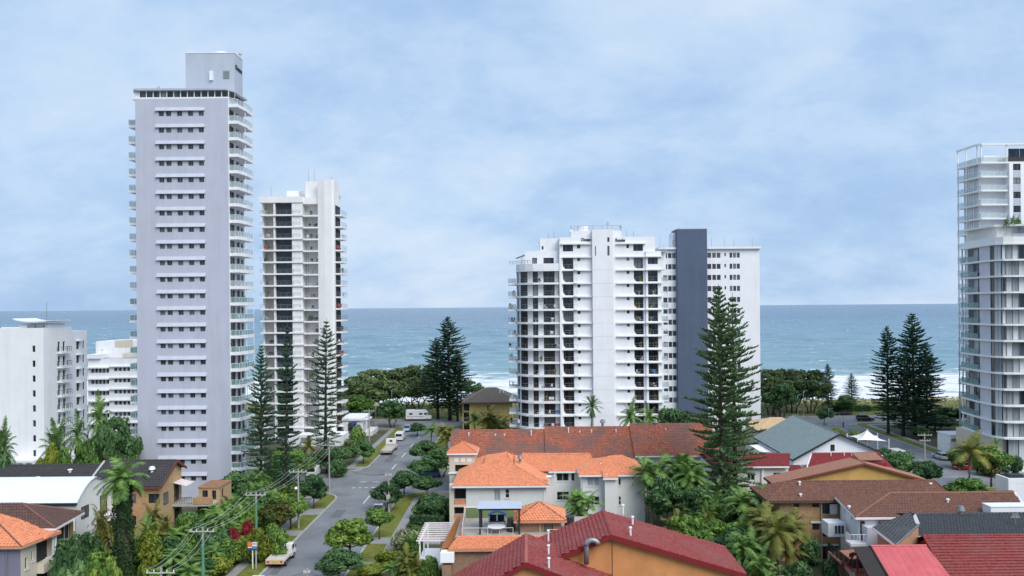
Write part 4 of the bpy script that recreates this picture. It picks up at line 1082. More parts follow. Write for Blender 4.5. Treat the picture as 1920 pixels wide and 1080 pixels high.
# ---- 6. white block at the left edge with five slit windows, 7. terraced block behind
def left_block():
    D = 145.0; X1 = AX(82, D, 700)
    t = T('apartment_block', 'white block at the left edge with single slit windows down its face', 'tower', (X1, D, 0))
    top = AZ(50, 615, D); lx = lambda x: AX(x, D, 700) - X1
    hs = []; z = AZ(64, 660, D)
    while z > 1: hs.append((lx(61) + 14, lx(66.5) + 14, z, z + 1.2, {})); z -= 2.8
    wall(t, (-14, 0), 0, 14, 0, top, hs, WHITE, 0.2, frame=DARKM, pane=PANE, nm=0, fw=0.04)
    dh = []; zs = []
    z = AZ(64, 660, D)
    while z > 1.5:
        for y0, y1, zo, hh in ((4.4, 5.2, -0.2, 1.9), (6.0, 6.8, -0.2, 1.9), (10.5, 11.6, -0.1, 1.6), (12.7, 13.4, -0.1, 1.6)): dh.append((y0, y1, z + zo, z + zo + hh, {}))
        zs.append(z); z -= 2.8
    dp = 14.2
    wall(t, (0, 0), 90, dp, 0, top - 0.9, dh, WHITE, 0.25, frame=DARKM, pane=PANE, nm=0, fw=0.05)
    wall(t, (0, 0), 90, 9, top - 0.9, top, [], WHITE)
    wall(t, (0, dp), 180, 14, 0, top - 0.9, [], WHITE)
    MB().box(-13.9, -0.1, 0.2, 9, top - 0.5, top - 0.3).build('roof_slab', CONC, t)
    MB().box(-13.9, -0.1, 9, dp - 0.1, top - 1.4, top - 1.2).build('roof_slab', CONC, t)
    wall(t, (0, 9), 180, 14, top - 1, top, [], WHITE)
    for z in zs:
        o = MB().box(0.005, 1.0, 4.1, 7.4, z - 0.62, z - 0.3).build('balcony', TRIM, t)
        rail(o, [(0.05, 4.15), (0.95, 4.15), (0.95, 7.35), (0.05, 7.35)], z - 0.3, 1.0, None, DARKM, 0.6, 0.025, 1)
        MB().box(0.005, 0.5, 10.3, 12.0, z + 1.55, z + 1.68).build('window_hood', TRIM, t)
    # roof room with the upswept canopy and mast
    rz = top - 0.3
    MB().box(lx(28), lx(80), 1.5, 7, rz, rz + 1.1).build('roof_room', WHITE, t)
    cp = [(lx(20) + 6.3 / 10 * k * 1.0, 0) for k in range(1)]
    nseg = 12; xs = [lx(20) + (lx(88) - lx(20)) * k / nseg for k in range(nseg + 1)]
    b = MB()
    for k in range(nseg):
        f = lambda q: rz + 1.35 + 0.55 * ((2 * q / nseg - 1) ** 2) * (1.0 if q < nseg / 2 else 0.35)
        za, zb = f(k), f(k + 1)
        b.solid([(xs[k], 0.6, za), (xs[k+1], 0.6, zb), (xs[k+1], 7.6, zb), (xs[k], 7.6, za)], [(xs[k], 0.6, za + 0.18), (xs[k+1], 0.6, zb + 0.18), (xs[k+1], 7.6, zb + 0.18), (xs[k], 7.6, za + 0.18)])
    b.build('roof_canopy', TRIM, t)
    for p in (46, 62): MB().box(lx(p), lx(p) + 1.4, 0.9, 1.45, rz + 0.05, rz + 0.8).build('air_conditioner', GREYM, t)
    aerial(t, lx(81), 1.2, rz, 4.8, kind=2)
    # lower wing at the very edge and a glazed entrance with columns
    MB().box(-30, -14.01, 1.5, 14, 0, AZ(5, 632, D)).build('wing', WHITE, t)
    MB().box(lx(30), lx(82), -3.2, -0.01, 4.1, 4.5).build('porch_roof', TRIM, t)
    for p in (33, 47, 62, 78): MB().box(lx(p), lx(p) + 0.4, -3.1, -2.7, 0, 4.1).build('porch_column', TRIM, t)
    for k in range(3): window(t, (lx(48) + 1.1 * k, -0.05, 0.2), 0, 1.05, 3.0, 0, 0, DARKM, PANE, 0.07, name='entrance_window')
    MB().box(1.2, 9, 4, 12, 0, 4.0).build('side_wing', WHITE, t)
    MB().box(1.0, 9.2, 3.8, 12.2, 4.0, 4.25).build('side_wing_roof', TRIM, t)
left_block()
def terraced_block():
    D = 193.0; X0 = AX(165, D, 700); lx = lambda x: AX(x, D, 700) - X0; zp = lambda y: AZ(210, y, D)
    t = T('apartment_block', 'low white terraced block with strip windows between two tall white buildings', 'tower', (X0, D, 0))
    MB().box(lx(163), lx(218), 4, 16, 0, zp(641)).build('upper_storey', WHITE, t)
    MB().box(lx(200), lx(219), 3.9, 8, zp(652), zp(641) + 0.2).build('roof_room', CREAMW, t)
    hs = []; zt = [zp(699) , zp(720), zp(741), zp(762)]
    W = lx(262)
    zt = [zt[0] - 2.8 * k for k in range(-0, 6)]
    for z in zt:
        if z < 0.5: continue
        for a in range(170, 205, 7): hs.append((lx(a), lx(a + 6.4), z, z + 1.1, {}))
        for a in range(213, 255, 8): hs.append((lx(a), lx(a + 7.2), z + 0.35, z + 1.35, {}))
    wall(t, (lx(165), 0), 0, W, 0, zp(672), [(h[0] - lx(165), h[1] - lx(165), h[2], h[3], h[4]) for h in hs], WHITE, 0.6, frame=WHITEM, pane=PANEG, nm=0, fw=0.05)
    wall(t, (W, 0), 90, 14, 0, zp(672), [], WHITE); MB().box(lx(165), W, 0.1, 15, zp(672) - 0.3, zp(672) - 0.1).build('roof_slab', CONC, t)
    for z in zt:
        if z < 0.5: continue
        MB().box(lx(165), lx(206), -0.9, -0.005, z + 1.2, z + 1.5).build('balcony_edge', TRIM, t)
        MB().box(lx(206), W, -0.5, -0.006, z + 1.45, z + 1.75).build('balcony_edge', TRIM, t)
    MB().box(lx(166), lx(190), -0.6, 3.9, zp(672), zp(664)).build('terrace_parapet', WHITE, t)
    MB().box(lx(222), lx(244), 2, 8, zp(672), zp(664)).build('roof_room', CREAMW, t)
    aerial(t, lx(190), 6, zp(641), 2.2)
    aerial(t, lx(183), 2, zp(664), 0.8, kind=2)
terraced_block()
# ================================================================ HOUSES AND FLATS
BK = {'frame': DARKM, 'fw': 0.05}
def walls_box(t, x0, x1, y0, y1, z0, z1, mat, front=(), right=(), left=(), **k):
    """four walls of a rectangular block; openings in wall coordinates measured from its start"""
    wall(t, (x0, y0), 0, x1 - x0, z0, z1, list(front), mat, **k)
    wall(t, (x1, y0), 90, y1 - y0, z0, z1, list(right), mat, **k)
    wall(t, (x1, y1), 180, x1 - x0, z0, z1, [], mat)
    wall(t, (x0, y1), 270, y1 - y0, z0, z1, list(left), mat, **k)
def gable(t, x0, x1, y, z0, zr, mat, xm=None, name='gable', depth=0.2):
    xm = (x0 + x1) / 2 if xm is None else xm
    return MB().solid([(x0, y, z0), (x1, y, z0), (xm, y, zr)], [(x0, y + depth, z0), (x1, y + depth, z0), (xm, y + depth, zr)]).build(name, mat, t)
def gable_side(t, x, y0, y1, z0, zr, mat, name='gable'):
    ym = (y0 + y1) / 2
    return MB().solid([(x, y0, z0), (x, y1, z0), (x, ym, zr)], [(x - 0.2, y0, z0), (x - 0.2, y1, z0), (x - 0.2, ym, zr)]).build(name, mat, t)
def barge(t, a, c, mat, w=0.28, th=0.1, name='barge_board'):
    a, c = Vector(a), Vector(c); d = c - a; n = Vector((d.y, -d.x, 0)); n = n.normalized() * th / 2 if n.length > 1e-3 else Vector((0, th / 2, 0))
    if abs(d.y) < 1e-3: n = Vector((0, th / 2, 0))
    lo, hi = Vector((0, 0, -w)), Vector((0, 0, 0.05))
    return MB().solid([a + n + lo, c + n + lo, c - n + lo, a - n + lo], [a + n + hi, c + n + hi, c - n + hi, a - n + hi]).build(name, mat, t)

# ---- long weathered terracotta roof in three steps
def terracotta_flats():
    yr, ye = 135.0, 128.6
    X = lambda p: AX(p, yr, 820)
    t = T('apartment_building', 'long low flats under a weathered terracotta roof stepping up in three parts', 'flats', (X(852), ye, 0))
    ox, oy = X(852), ye
    secs = [(852, 1022, 804.5), (1022, 1181, 799), (1181, 1326, 794)]
    for i, (a, c, yp) in enumerate(secs):
        zr = AZ(1000 if i == 0 else 1150, yp + 1.5, yr); ze = zr - 4.3
        x0, x1 = X(a) - ox, X(c) - ox
        y0, y1, ym = 0.0, 2 * (yr - ye), yr - ye
        e0 = 0 if i else -0.4; e1 = 0.25 if i < 2 else 0.5
        A0, B0, C0, D0 = (x0 + e0, y0, ze), (x1 + e1 - (0.26 if i < 2 else 0), y0, ze), (x1 + e1 - (0.26 if i < 2 else 0), y1, ze), (x0 + e0, y1, ze)
        r0, r1 = (A0[0], ym, zr), (B0[0], ym, zr)
        o = roof(t, [[A0, B0, r1, r0], [C0, D0, r0, r1]], T_TERRA, [(r0, r1)], T_TERRA, course=0.40, pitch=0.36, amp=0.075, lip=0.05, eaves=[(A0, B0)], trim=TRIM)
        barge(t, (A0[0] - 0.03, y0, ze), (A0[0] - 0.03, ym, zr), T_TERRA, 0.35); barge(t, (B0[0] + 0.03, y0, ze), (B0[0] + 0.03, ym, zr), M('verge_capping', (0.50, 0.24, 0.15), 0.8), 0.3, 0.22)
        walls_box(t, x0 + (0.02 if i else 0), x1 - 0.02, 0.7, y1 - 0.7, 0, ze + 0.1, GREYW, front=[(q, q + 1.8, 1 + 2.9 * f, 2.4 + 2.9 * f, {}) for q in (2, 6.5, 11) for f in range(2)])
        gable_side(t, x0 + 0.2, 0.6, y1 - 0.6, ze - 0.3, zr - 0.25, GREYW); gable_side(t, x1 - 0.03, 0.6, y1 - 0.6, ze - 0.3, zr - 0.25, GREYW)
    random.seed(4)
    for p, yp in ((879, 815), (929, 818), (946, 818), (996, 811), (1087, 812), (1109, 810), (1155, 809), (1248, 808), (1066, 806), (1265, 812)):
        Dq = yr - 1.2; q = A(p, yp + 4, Dq)
        vent(t, q.x - ox, Dq - oy, q.z - 0.1, 0.75, 0.09, mat=WHITEM)
    for p in (972, 1130, 1229):   # whirlybird ventilators on the ridge
        z = AZ(p, 798, yr) + 0.15; b = MB(); b.cyl(X(p) - ox, yr - oy, z - 0.5, z + 0.35, 0.22, n=8); b.cyl(X(p) - ox, yr - oy, z + 0.35, z + 0.95, 0.48, 0.30, 10); b.build('roof_ventilator', GREYM, t)
terracotta_flats()

# ---- pale grey flats with bright orange tiles in front of it
def orange_flats():
    ox, oy = AX(874, 111, 940), 111.0
    t = T('apartment_building', 'pale grey flats with bright orange hip roofs and a corner turret', 'flats', (ox, oy, 0))
    P = lambda x, y, D: (lambda p: (p.x - ox, p.y - oy, p.z))(A(x, y, D))
    lx = lambda x, D: AX(x, D, 930) - ox
    # left wing
    e0, e1 = lx(848, 110.3), lx(1029, 110.3); ze = AZ(940, 911, 110.3)
    za = AZ(936, 868, 116.2); xm = (e0 + e1) / 2
    yA, yB = 115.6 - oy, 122.5 - oy
    a0 = (xm, yA, za); b0 = (xm + 0.3, yB, za)
    fl, fr, bl, br = (e0, -0.7, ze), (e1, -0.7, ze), (e0, yB + 4, ze), (e1, yB + 4, ze)
    hl, hr = (xm - 2.6, yA, za - 0.02), (xm + 1.6, yA, za - 0.02)
    roof(t, [[fl, fr, hr, hl], [fr, br, (hr[0], yB, za), hr], [bl, fl, hl, (hl[0], yB, za)]], T_ORANGE, [(fl, hl), (fr, hr), (hl, hr), (hr, (hr[0], yB, za))], eaves=[(fl, fr), (fr, br), (bl, fl)], trim=TRIM)
    pk = (xm + 0.6, yA + 3.6, za + 1.05)
    roof(t, [[hl, hr, pk], [hr, (hr[0], yB, za), pk], [(hl[0], yB, za), hl, pk]], T_ORANGE, [(hl, pk), (hr, pk)])
    W = lx(1024.5, 111)
    fz = ze - 0.1
    def W2(a, c, y0, y1, D=111, o=None): return (lx(a, D), lx(c, D), AZ(a, y1, D), AZ(a, y0, D), o if o is not None else {})
    walls_box(t, 0, W, 0, 14, 0, fz, GREYW, front=[W2(926, 938, 917, 939, o={'nm': 0, 'pane': PANEC, 'sill': True}), W2(947.5, 955, 917, 934, o={'nm': 0, 'nh': 1, 'sill': True})], right=[(1.5, 3.0, fz - 2.2, fz - 0.8, {}), (1.5, 3.0, 0.9, 2.3, {})])
    # balcony stack and tall pier at its left corner
    MB().box(lx(842.5, 111), lx(851, 111), 0.0, 1.0, 0, ze + 0.05).build('pier', CREAMW, t)
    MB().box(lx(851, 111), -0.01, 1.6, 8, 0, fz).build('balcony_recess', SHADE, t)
    for zb in (AZ(860, 951, 111), AZ(860, 979, 111)):
        o = MB().box(lx(851, 111), -0.01, 0.05, 1.6, zb, zb + 0.35).build('balcony', CREAMW, t)
        MB().box(lx(852, 111), -0.05, 0.06, 0.2, zb + 0.35, zb + 1.0).build('balustrade', T_ORANGE, o)
        rail(o, [(lx(852, 111), 0.03), (-0.05, 0.03)], zb + 1.0, 0.15, None, WHITEM, 0.4)
    # middle: recessed wall and long orange roof behind
    ym = 118 - oy; m0, m1 = lx(1030, 118), lx(1092, 118)
    zm = AZ(1060, 882, 118)
    r0, r1 = P(981, 851, 123.5), P(1106, 851, 123.5)
    el, er = (lx(960, 117.4), ym - 0.6, zm), (lx(1120, 117.4), ym - 0.6, zm)
    roof(t, [[el, er, r1, r0], [er, (er[0], ym + 11.5, zm), r1], [(er[0], ym + 11.5, zm), (el[0], ym + 11.5, zm), r0, r1], [(el[0], ym + 11.5, zm), el, r0]], T_ORANGE, [(r0, r1), (er, r1), (el, r0)], eaves=[((lx(1029, 117.4), ym - 0.6, zm), (lx(1090, 117.4), ym - 0.6, zm))])
    def M3(a, c, y0, y1, o): return (lx(a, 118) - W + 0.0, lx(c, 118) - W, AZ(a, y1, 118), AZ(a, y0, 118), o)
    wall(t, (W, ym), 0, lx(1094, 118) - W, 0, zm - 0.05, [M3(1044, 1067, 887, 902, {'nm': 1, 'sill': True, 'pane': PANE}), M3(1071, 1078, 887, 902, {'nm': 0, 'sill': True}), M3(1044, 1067, 922, 938, {'nm': 1, 'sill': True}), M3(1071, 1078, 922, 938, {'nm': 0})], GREYW)
    rail(t, [(W, 2.5), (W + 1.4, 2.5), (W + 1.4, 6.5)], AZ(1035, 905, 113), 0.9, None, WHITEM, 0.5)
    # right wing
    D3 = 114.0; y3 = D3 - oy
    w0, w1 = lx(1090, D3), lx(1210, D3); zr = AZ(1150, 890, D3 - .6)
    q0, q1 = (lx(1086, D3 - .6), y3 - 0.7, zr), (lx(1212, D3 - .6), y3 - 0.7, zr)
    k0, k1 = (lx(1086, D3 - .6), y3 + 9.5, zr), (lx(1212, D3 - .6), y3 + 9.5, zr)
    pk = P(1142, 856, 119)
    pk2 = (pk[0] + 2.2, pk[1] + 0.6, pk[2])
    roof(t, [[q0, q1, pk2, pk], [q1, k1, pk2], [k0, q0, pk], [k1, k0, pk, pk2]], T_ORANGE, [(q0, pk), (q1, pk2), (pk, pk2)], eaves=[(q0, q1), (q1, k1), (k0, q0)])
    def W3(a, c, y0, y1, o): return (lx(a, D3) - w0, lx(c, D3) - w0, AZ(a, y1, D3), AZ(a, y0, D3), o)
    walls_box(t, w0, w1, y3, y3 + 8.8, 0, zr - 0.08, GREYW, front=[W3(1101, 1124, 895, 911, {'nm': 1, 'sill': True, 'pane': PANEC}), W3(1159.5, 1164.5, 897, 910, {'nm': 0, 'sill': True}), W3(1104, 1124, 931, 947, {'nm': 1, 'sill': True}), W3(1159.5, 1164.5, 931, 947, {'nm': 0, 'nh': 1, 'sill': True})])
    bz = AZ(1145, 895.5, D3 - 1.4)
    MB().box(lx(1134, D3 - 1), lx(1157, D3 - 1), y3 - 1.3, y3 - 0.005, 0, bz).build('bay', GREYW, t)
    bp = (lx(1131, D3 - 1.6), y3 - 1.7, bz); bq = (lx(1159, D3 - 1.6), y3 - 1.7, bz)
    roof(t, [[bp, bq, (bq[0], y3 + 0.2, bz + 0.8), (bp[0], y3 + 0.2, bz + 0.8)]], T_ORANGE, eaves=[(bp, bq)], name='bay_roof')
    # turret at the back left
    DT = 121.0; yt = DT - oy
    t0, t1 = lx(843, DT), lx(891, DT); zt = AZ(866, 849, DT)
    walls_box(t, t0, t1, yt, yt + 4, 0, zt, CREAMW, front=[(0.9, 3.4, AZ(866, 884, DT), AZ(866, 871.5, DT), None)])
    MB().box(t0 + 0.9, t1 - 0.3, yt + 0.6, yt + 3.5, 0, zt - 0.2).build('turret_room', SHADE, t)
    for j in range(3): MB().box(t0 + 0.78 + 1.02 * j, t0 + 1.42 + 1.02 * j, yt - 0.05, yt - 0.002, AZ(866, 866, DT), AZ(866, 859.5, DT)).build('panel', TRIM, t)
    MB().box(t0 - 0.2, t1 + 0.2, yt - 0.2, yt + 0.0, AZ(866, 888, DT), AZ(866, 886, DT)).build('string_course', TRIM, t)
    ee = [(t0 - 0.35, yt - 0.35, zt), (t1 + 0.35, yt - 0.35, zt), (t1 + 0.35, yt + 4.3, zt), (t0 - 0.35, yt + 4.3, zt)]; pk = ((t0 + t1) / 2, yt + 2, zt + 1.35)
    roof(t, [[ee[0], ee[1], pk], [ee[1], ee[2], pk], [ee[2], ee[3], pk], [ee[3], ee[0], pk]], M('turret_tile', (0.62, 0.22, 0.11), 0.8, 0.12, 3.0), [(ee[i], pk) for i in range(4)], eaves=[(ee[0], ee[1]), (ee[1], ee[2]), (ee[3], ee[0])], name='turret_roof')
    v = P(975, 860, 117.5); b = MB(); b.cyl(v[0], v[1], v[2] - 0.5, v[2], 0.2, n=8); b.cyl(v[0], v[1], v[2], v[2] + 0.5, 0.42, 0.28, 10); b.build('roof_ventilator', GREYM, t)
    d = P(1029, 893, 112); MB().cyl(d[0], d[1], d[2], d[2] + 0.1, 0.45, 0.3, 10).build('satellite_dish', WHITEM, t)
    for p, yp, Dq in ((943, 903, 112.3), (1126, 874, 116.5), (1137, 895, 113)):
        q = P(p, yp, Dq); vent(t, q[0], q[1], q[2] - 0.1, 0.5)
    # downpipes
    for x, y, z1 in ((W - 0.4, -0.06, fz), (w0 + 0.25, y3 - 0.06, zr - .1), (w1 - 0.2, y3 - 0.06, zr - .1)): MB().tube([(x, y, 0), (x, y, z1)], 0.05, 6).build('downpipe', TRIM, t)
    # caged gate and fence at the right foot
    gx = lx(1216, D3); rail(t, [(gx, y3 + 1), (gx + 2.0, y3 + 1)], 0.1, 2.0, None, WHITEM, 0.4, 0.03, 2)
orange_flats()

# ---- brick house with a roof terrace
def terrace_house():
    D = 88.0; ox, oy = AX(853, D, 1010), 84.5
    t = T('house', 'brown brick house with a roof terrace, pergola and small orange-roofed hut', 'house', (ox, oy, 0))
    P = lambda x, y, D: (lambda p: (p.x - ox, p.y - oy, p.z))(A(x, y, D))
    lx = lambda x, D: AX(x, D, 1000) - ox
    zd = AZ(960, 1006, 88)                      # deck level
    x1 = lx(1062, 88)
    MB().box(0, x1 + 6, 3.2, 11.6, 0, zd - 0.002).build('block', BRICKB, t)
    MB().box(0.05, x1 + 6, 3.25, 11.5, zd, zd + 0.05).build('deck', M('deck_pavers', (0.40, 0.36, 0.32), 0.9, 0.15), t)
    # front skirt roof and brick front below it
    s0, s1 = P(840, 1030, 84.6), P(985, 1030, 84.6); u0, u1 = (lx(857, 87.6), 3.15, zd + 0.1), (lx(1062, 87.6), 3.15, zd + 0.1)
    s1 = (u1[0] + 0.8, s0[1], s0[2]); s0 = (s0[0], s0[1], s0[2])
    roof(t, [[s0, s1, u1, u0]], T_ORANGE, [(u0, u1)], eaves=[(s0, s1)], trim=M('gutter_orange', (0.55, 0.28, 0.17), 0.6), name='skirt_roof', course=0.4, amp=0.06)
    wf = -0.5
    walls_box(t, s0[0] + 0.4, s1[0] - 0.2, s0[1] + 0.5, 3.19, 0, s0[2] - 0.05, BRICKB)
    MB().box(s0[0] - 0.6, s0[0] + 0.4, s0[1] - 0.6, s0[1] + 1.6, 0, s0[2] - 1.6).build('porch_pier', BRICKB, t)
    # left lean-to roofs in old brown tile
    OLD = M('old_brown_tile', (0.30, 0.115, 0.035), 0.85, 0.22, 2.5, bump=0.1)
    a, b_, c, d = P(826, 1031, 86), P(849, 1031, 86.4), P(889, 963, 98), P(858, 968, 98.2)
    roof(t, [[d, a, b_, c]], OLD, name='side_roof', eaves=[(d, a)], trim=BRICKB)
    MB().solid([(a[0] + .2, a[1] + .2, 0), (b_[0], b_[1] + .2, 0), (c[0], c[1] - .2, 0), (d[0] + .2, d[1] - .2, 0)], [(a[0] + .2, a[1] + .2, a[2] - 0.1), (b_[0], b_[1] + .2, b_[2] - 0.1), (c[0], c[1] - .2, c[2] - 0.1), (d[0] + .2, d[1] - .2, d[2] - 0.1)]).build('side_wing', BRICKB, t)
    # back slope behind the terrace
    e0, e1 = P(880, 980, 97), P(1062, 980, 97); f0, f1 = P(893, 962, 99.5), P(1062, 962, 99.5)
    roof(t, [[e0, e1, f1, f0]], M('rust_tile', (0.42, 0.14, 0.05), 0.85, 0.18, 2.6, bump=0.1), name='back_roof')
    MB().box(e0[0] + 0.4, e1[0], 97.1 - oy, 100 - oy, 0, e0[2] - 0.05).build('back_wing', BRICKB, t)
    # terrace screen (green mesh fence with pale rail)
    zs = zd + 0.05
    scr = MB().box(lx(871, 95.6), lx(970, 95.6), 11.1, 11.16, zs, zs + 1.3).build('screen', M('green_screen', (0.16, 0.22, 0.10), 0.8, 0.15), t)
    MB().box(lx(870, 95.6), lx(970, 95.6), 11.06, 11.2, zs + 1.3, zs + 1.4).build('screen_rail', TRIM, scr)
    MB().solid([(lx(864, 87.8), 3.3, zs), (lx(866, 87.8), 3.3, zs), (lx(873, 95.6), 11.1, zs), (lx(871, 95.6), 11.1, zs)], [(lx(864, 87.8), 3.3, zs + 0.8), (lx(866, 87.8), 3.3, zs + 0.8), (lx(873, 95.6), 11.1, zs + 1.35), (lx(871, 95.6), 11.1, zs + 1.35)]).build('parapet', M('salmon_render', (0.60, 0.26, 0.16), 0.85, 0.08), t)
    rail(t, [(lx(867, 88), 3.5), (lx(872.5, 95), 10.8)], zs, 1.3, BALGC, WHITEM, 2.0)
    rail(t, [(lx(867, 88), 3.5), (lx(962, 88), 3.5)], zs, 0.95, None, WHITEM, 3.0, 0.02)
    # hut
    hx0, hx1 = lx(973, 89.5), lx(1052, 89.5); hy = 5.0; hz = AZ(1011, 976, 89)
    walls_box(t, hx0, hx1, hy, hy + 3.8, zs, hz, BRICKB, front=[(lx(1021, 89.5) - hx0, lx(1037, 89.5) - hx0, zs + 0.02, hz - 0.1, {'nm': 0, 'frame': DARKM})])
    ee = [(hx0 - 0.6, hy - 0.6, hz), (hx1 + 0.6, hy - 0.6, hz), (hx1 + 0.6, hy + 4.4, hz), (hx0 - 0.6, hy + 4.4, hz)]
    ap = P(1011, 941, 91.6)
    roof(t, [[ee[0], ee[1], ap], [ee[1], ee[2], ap], [ee[2], ee[3], ap], [ee[3], ee[0], ap]], T_ORANGE, [(q, ap) for q in ee], M('dark_ridge', (0.14, 0.07, 0.05), 0.8), eaves=[(ee[0], ee[1]), (ee[1], ee[2])], trim=M('gutter_orange', (0.55, 0.28, 0.17), 0.6), name='hut_roof', course=0.40, pitch=0.36, amp=0.07, cap_r=0.08)
    MB().tube([((hx0 + hx1) / 2, hy - 0.08, zs), ((hx0 + hx1) / 2, hy - 0.08, hz)], 0.04, 6).build('downpipe', TRIM, t)
    MB().cyl(hx0 - 0.9, hy + 0.4, zs, zs + 1.5, 0.5, n=10).build('water_tank', DARKM, t)
    MB().cyl(hx1 + 1.0, hy + 0.6, zs, zs + 1.6, 0.6, n=10).build('water_tank', DARKM, t)
    rail(t, [(lx(1029, 88), 3.3), (lx(1062, 88), 3.3)], zs + 0.05, 0.7, None, M('salmon_render', (0.6, 0.26, 0.16)), 0.8, 0.05, 1)
    # white cabinet hung at the front corner
    q = P(826, 1036, 84.4); MB().solid([(q[0], -0.5, q[2] - 1.0), (q[0] + 1.5, -0.5, q[2] - 1.0), (q[0] + 1.5, 0.6, q[2] - 1.0), (q[0], 0.6, q[2] - 1.0)], [(q[0], -0.3, q[2]), (q[0] + 1.5, -0.3, q[2]), (q[0] + 1.5, 0.6, q[2] + 0.1), (q[0], 0.6, q[2] + 0.1)]).build('skylight_box', WHITEM, t)
    return zs
ZDECK = terrace_house()
def terrace_furniture():
    D = 90.0
    z = ZDECK
    # pergola with four dark posts and a pale sheet
    x0, x1 = AX(898, 88.6, 960), AX(975, 88.6, 960); zt = AZ(936, 957, 88.6)
    t = T('pergola', 'dark posted pergola with pale blue sheet roof on the brick house terrace', 'pergola', (x0, 88.6, z))
    w = x1 - x0
    for x in (0.1, w - 0.1):
        for y in (0.1, 2.9): MB().box(x - 0.1, x + 0.1, y - 0.1, y + 0.1, 0, zt - z).build('post', DARKM, t)
    MB().box(-0.1, w + 0.1, 0, 0.2, zt - z, zt - z + 0.22).build('beam', DARKM, t); MB().box(-0.1, w + 0.1, 2.8, 3.0, zt - z, zt - z + 0.22).build('beam', DARKM, t)
    b = MB(); sheet_ribs(b, [(-0.2, -0.2, zt - z + 0.24), (w + 0.2, -0.2, zt - z + 0.24), (w + 0.2, 3.2, zt - z + 0.28), (-0.2, 3.2, zt - z + 0.28)], 0.3, 0.02)
    b.build('roof_sheet', M('pale_blue_sheet', (0.48, 0.52, 0.60), 0.35, 0.05), t)
    # round table
    p = A(931, 995, 89.5)
    t = T('table', 'round white table on the brick house roof terrace', 'table', (p.x, 89.5, z))
    MB().cyl(0, 0, 0.68, 0.73, 1.05, n=24).build('tabletop', WHITEM, t)
    for a in range(4): MB().tube([(0.7 * math.cos(a * 1.57 + .6), 0.7 * math.sin(a * 1.57 + .6), 0), (0.6 * math.cos(a * 1.57 + .6), 0.6 * math.sin(a * 1.57 + .6), 0.68)], 0.03, 6).build('leg', WHITEM, t)
    # canopied swing seat, blue
    p = A(932, 985, 92.5)
    t = T('swing_seat', 'white framed swing seat with blue rounded canopy behind the round table', 'seat', (p.x, 92.5, z))
    BL = M('blue_canvas', (0.035, 0.13, 0.36), 0.7, 0.1)
    for x in (-0.95, 0.0, 0.95): MB().box(x - 0.09, x + 0.09, -0.1, 0.06, 0, 1.2).build('post', WHITEM, t)
    b = MB(); n = 10
    pts = [(-1.05 + 2.1 * k / n, 1.2 + 0.45 * math.sin(math.pi * k / n)) for k in range(n + 1)]
    for k in range(n): b.solid([(pts[k][0], -0.5, pts[k][1]), (pts[k+1][0], -0.5, pts[k+1][1]), (pts[k+1][0], 0.6, pts[k+1][1]), (pts[k][0], 0.6, pts[k][1])], [(pts[k][0], -0.5, pts[k][1] + 0.06), (pts[k+1][0], -0.5, pts[k+1][1] + 0.06), (pts[k+1][0], 0.6, pts[k+1][1] + 0.06), (pts[k][0], 0.6, pts[k][1] + 0.06)])
    b.build('canopy', BL, t)
    MB().box(-0.95, 0.95, -0.2, 0.4, 0.42, 0.52).build('seat', M('dark_cushion', (0.02, 0.03, 0.06), 0.8), t); MB().box(-0.95, 0.95, 0.3, 0.42, 0.52, 1.15).build('backrest', M('dark_cushion', (0.02, 0.03, 0.06), 0.8), t)
    # white slatted carport left of it
    a = G(792, 1030, 2.5)
    t = T('carport', 'white slatted pergola over the driveway left of the brick house', 'pergola', (AX(806, 94, 1000), 91.0, 0))
    zt = 4.3
    for x in (-0.8, 3.2):
        for y in (0, 3.6, 7.2): MB().box(x - 0.09, x + 0.09, y - 0.09, y + 0.09, 0, zt).build('post', WHITEM, t)
    for x in (-0.8, 3.2): MB().box(x - 0.1, x + 0.1, -0.4, 7.6, zt, zt + 0.25).build('beam', WHITEM, t)
    for k in range(9): MB().box(-1.2, 3.6, -0.3 + 0.92 * k, 0.0 + 0.92 * k, zt + 0.26, zt + 0.36).build('slat', M('pink_white_slat', (0.72, 0.62, 0.62), 0.7), t)
    MB().box(-1.3, 3.6, 0.5, 7, 0.0, 1.5).build('wall', WHITE, t)
terrace_furniture()

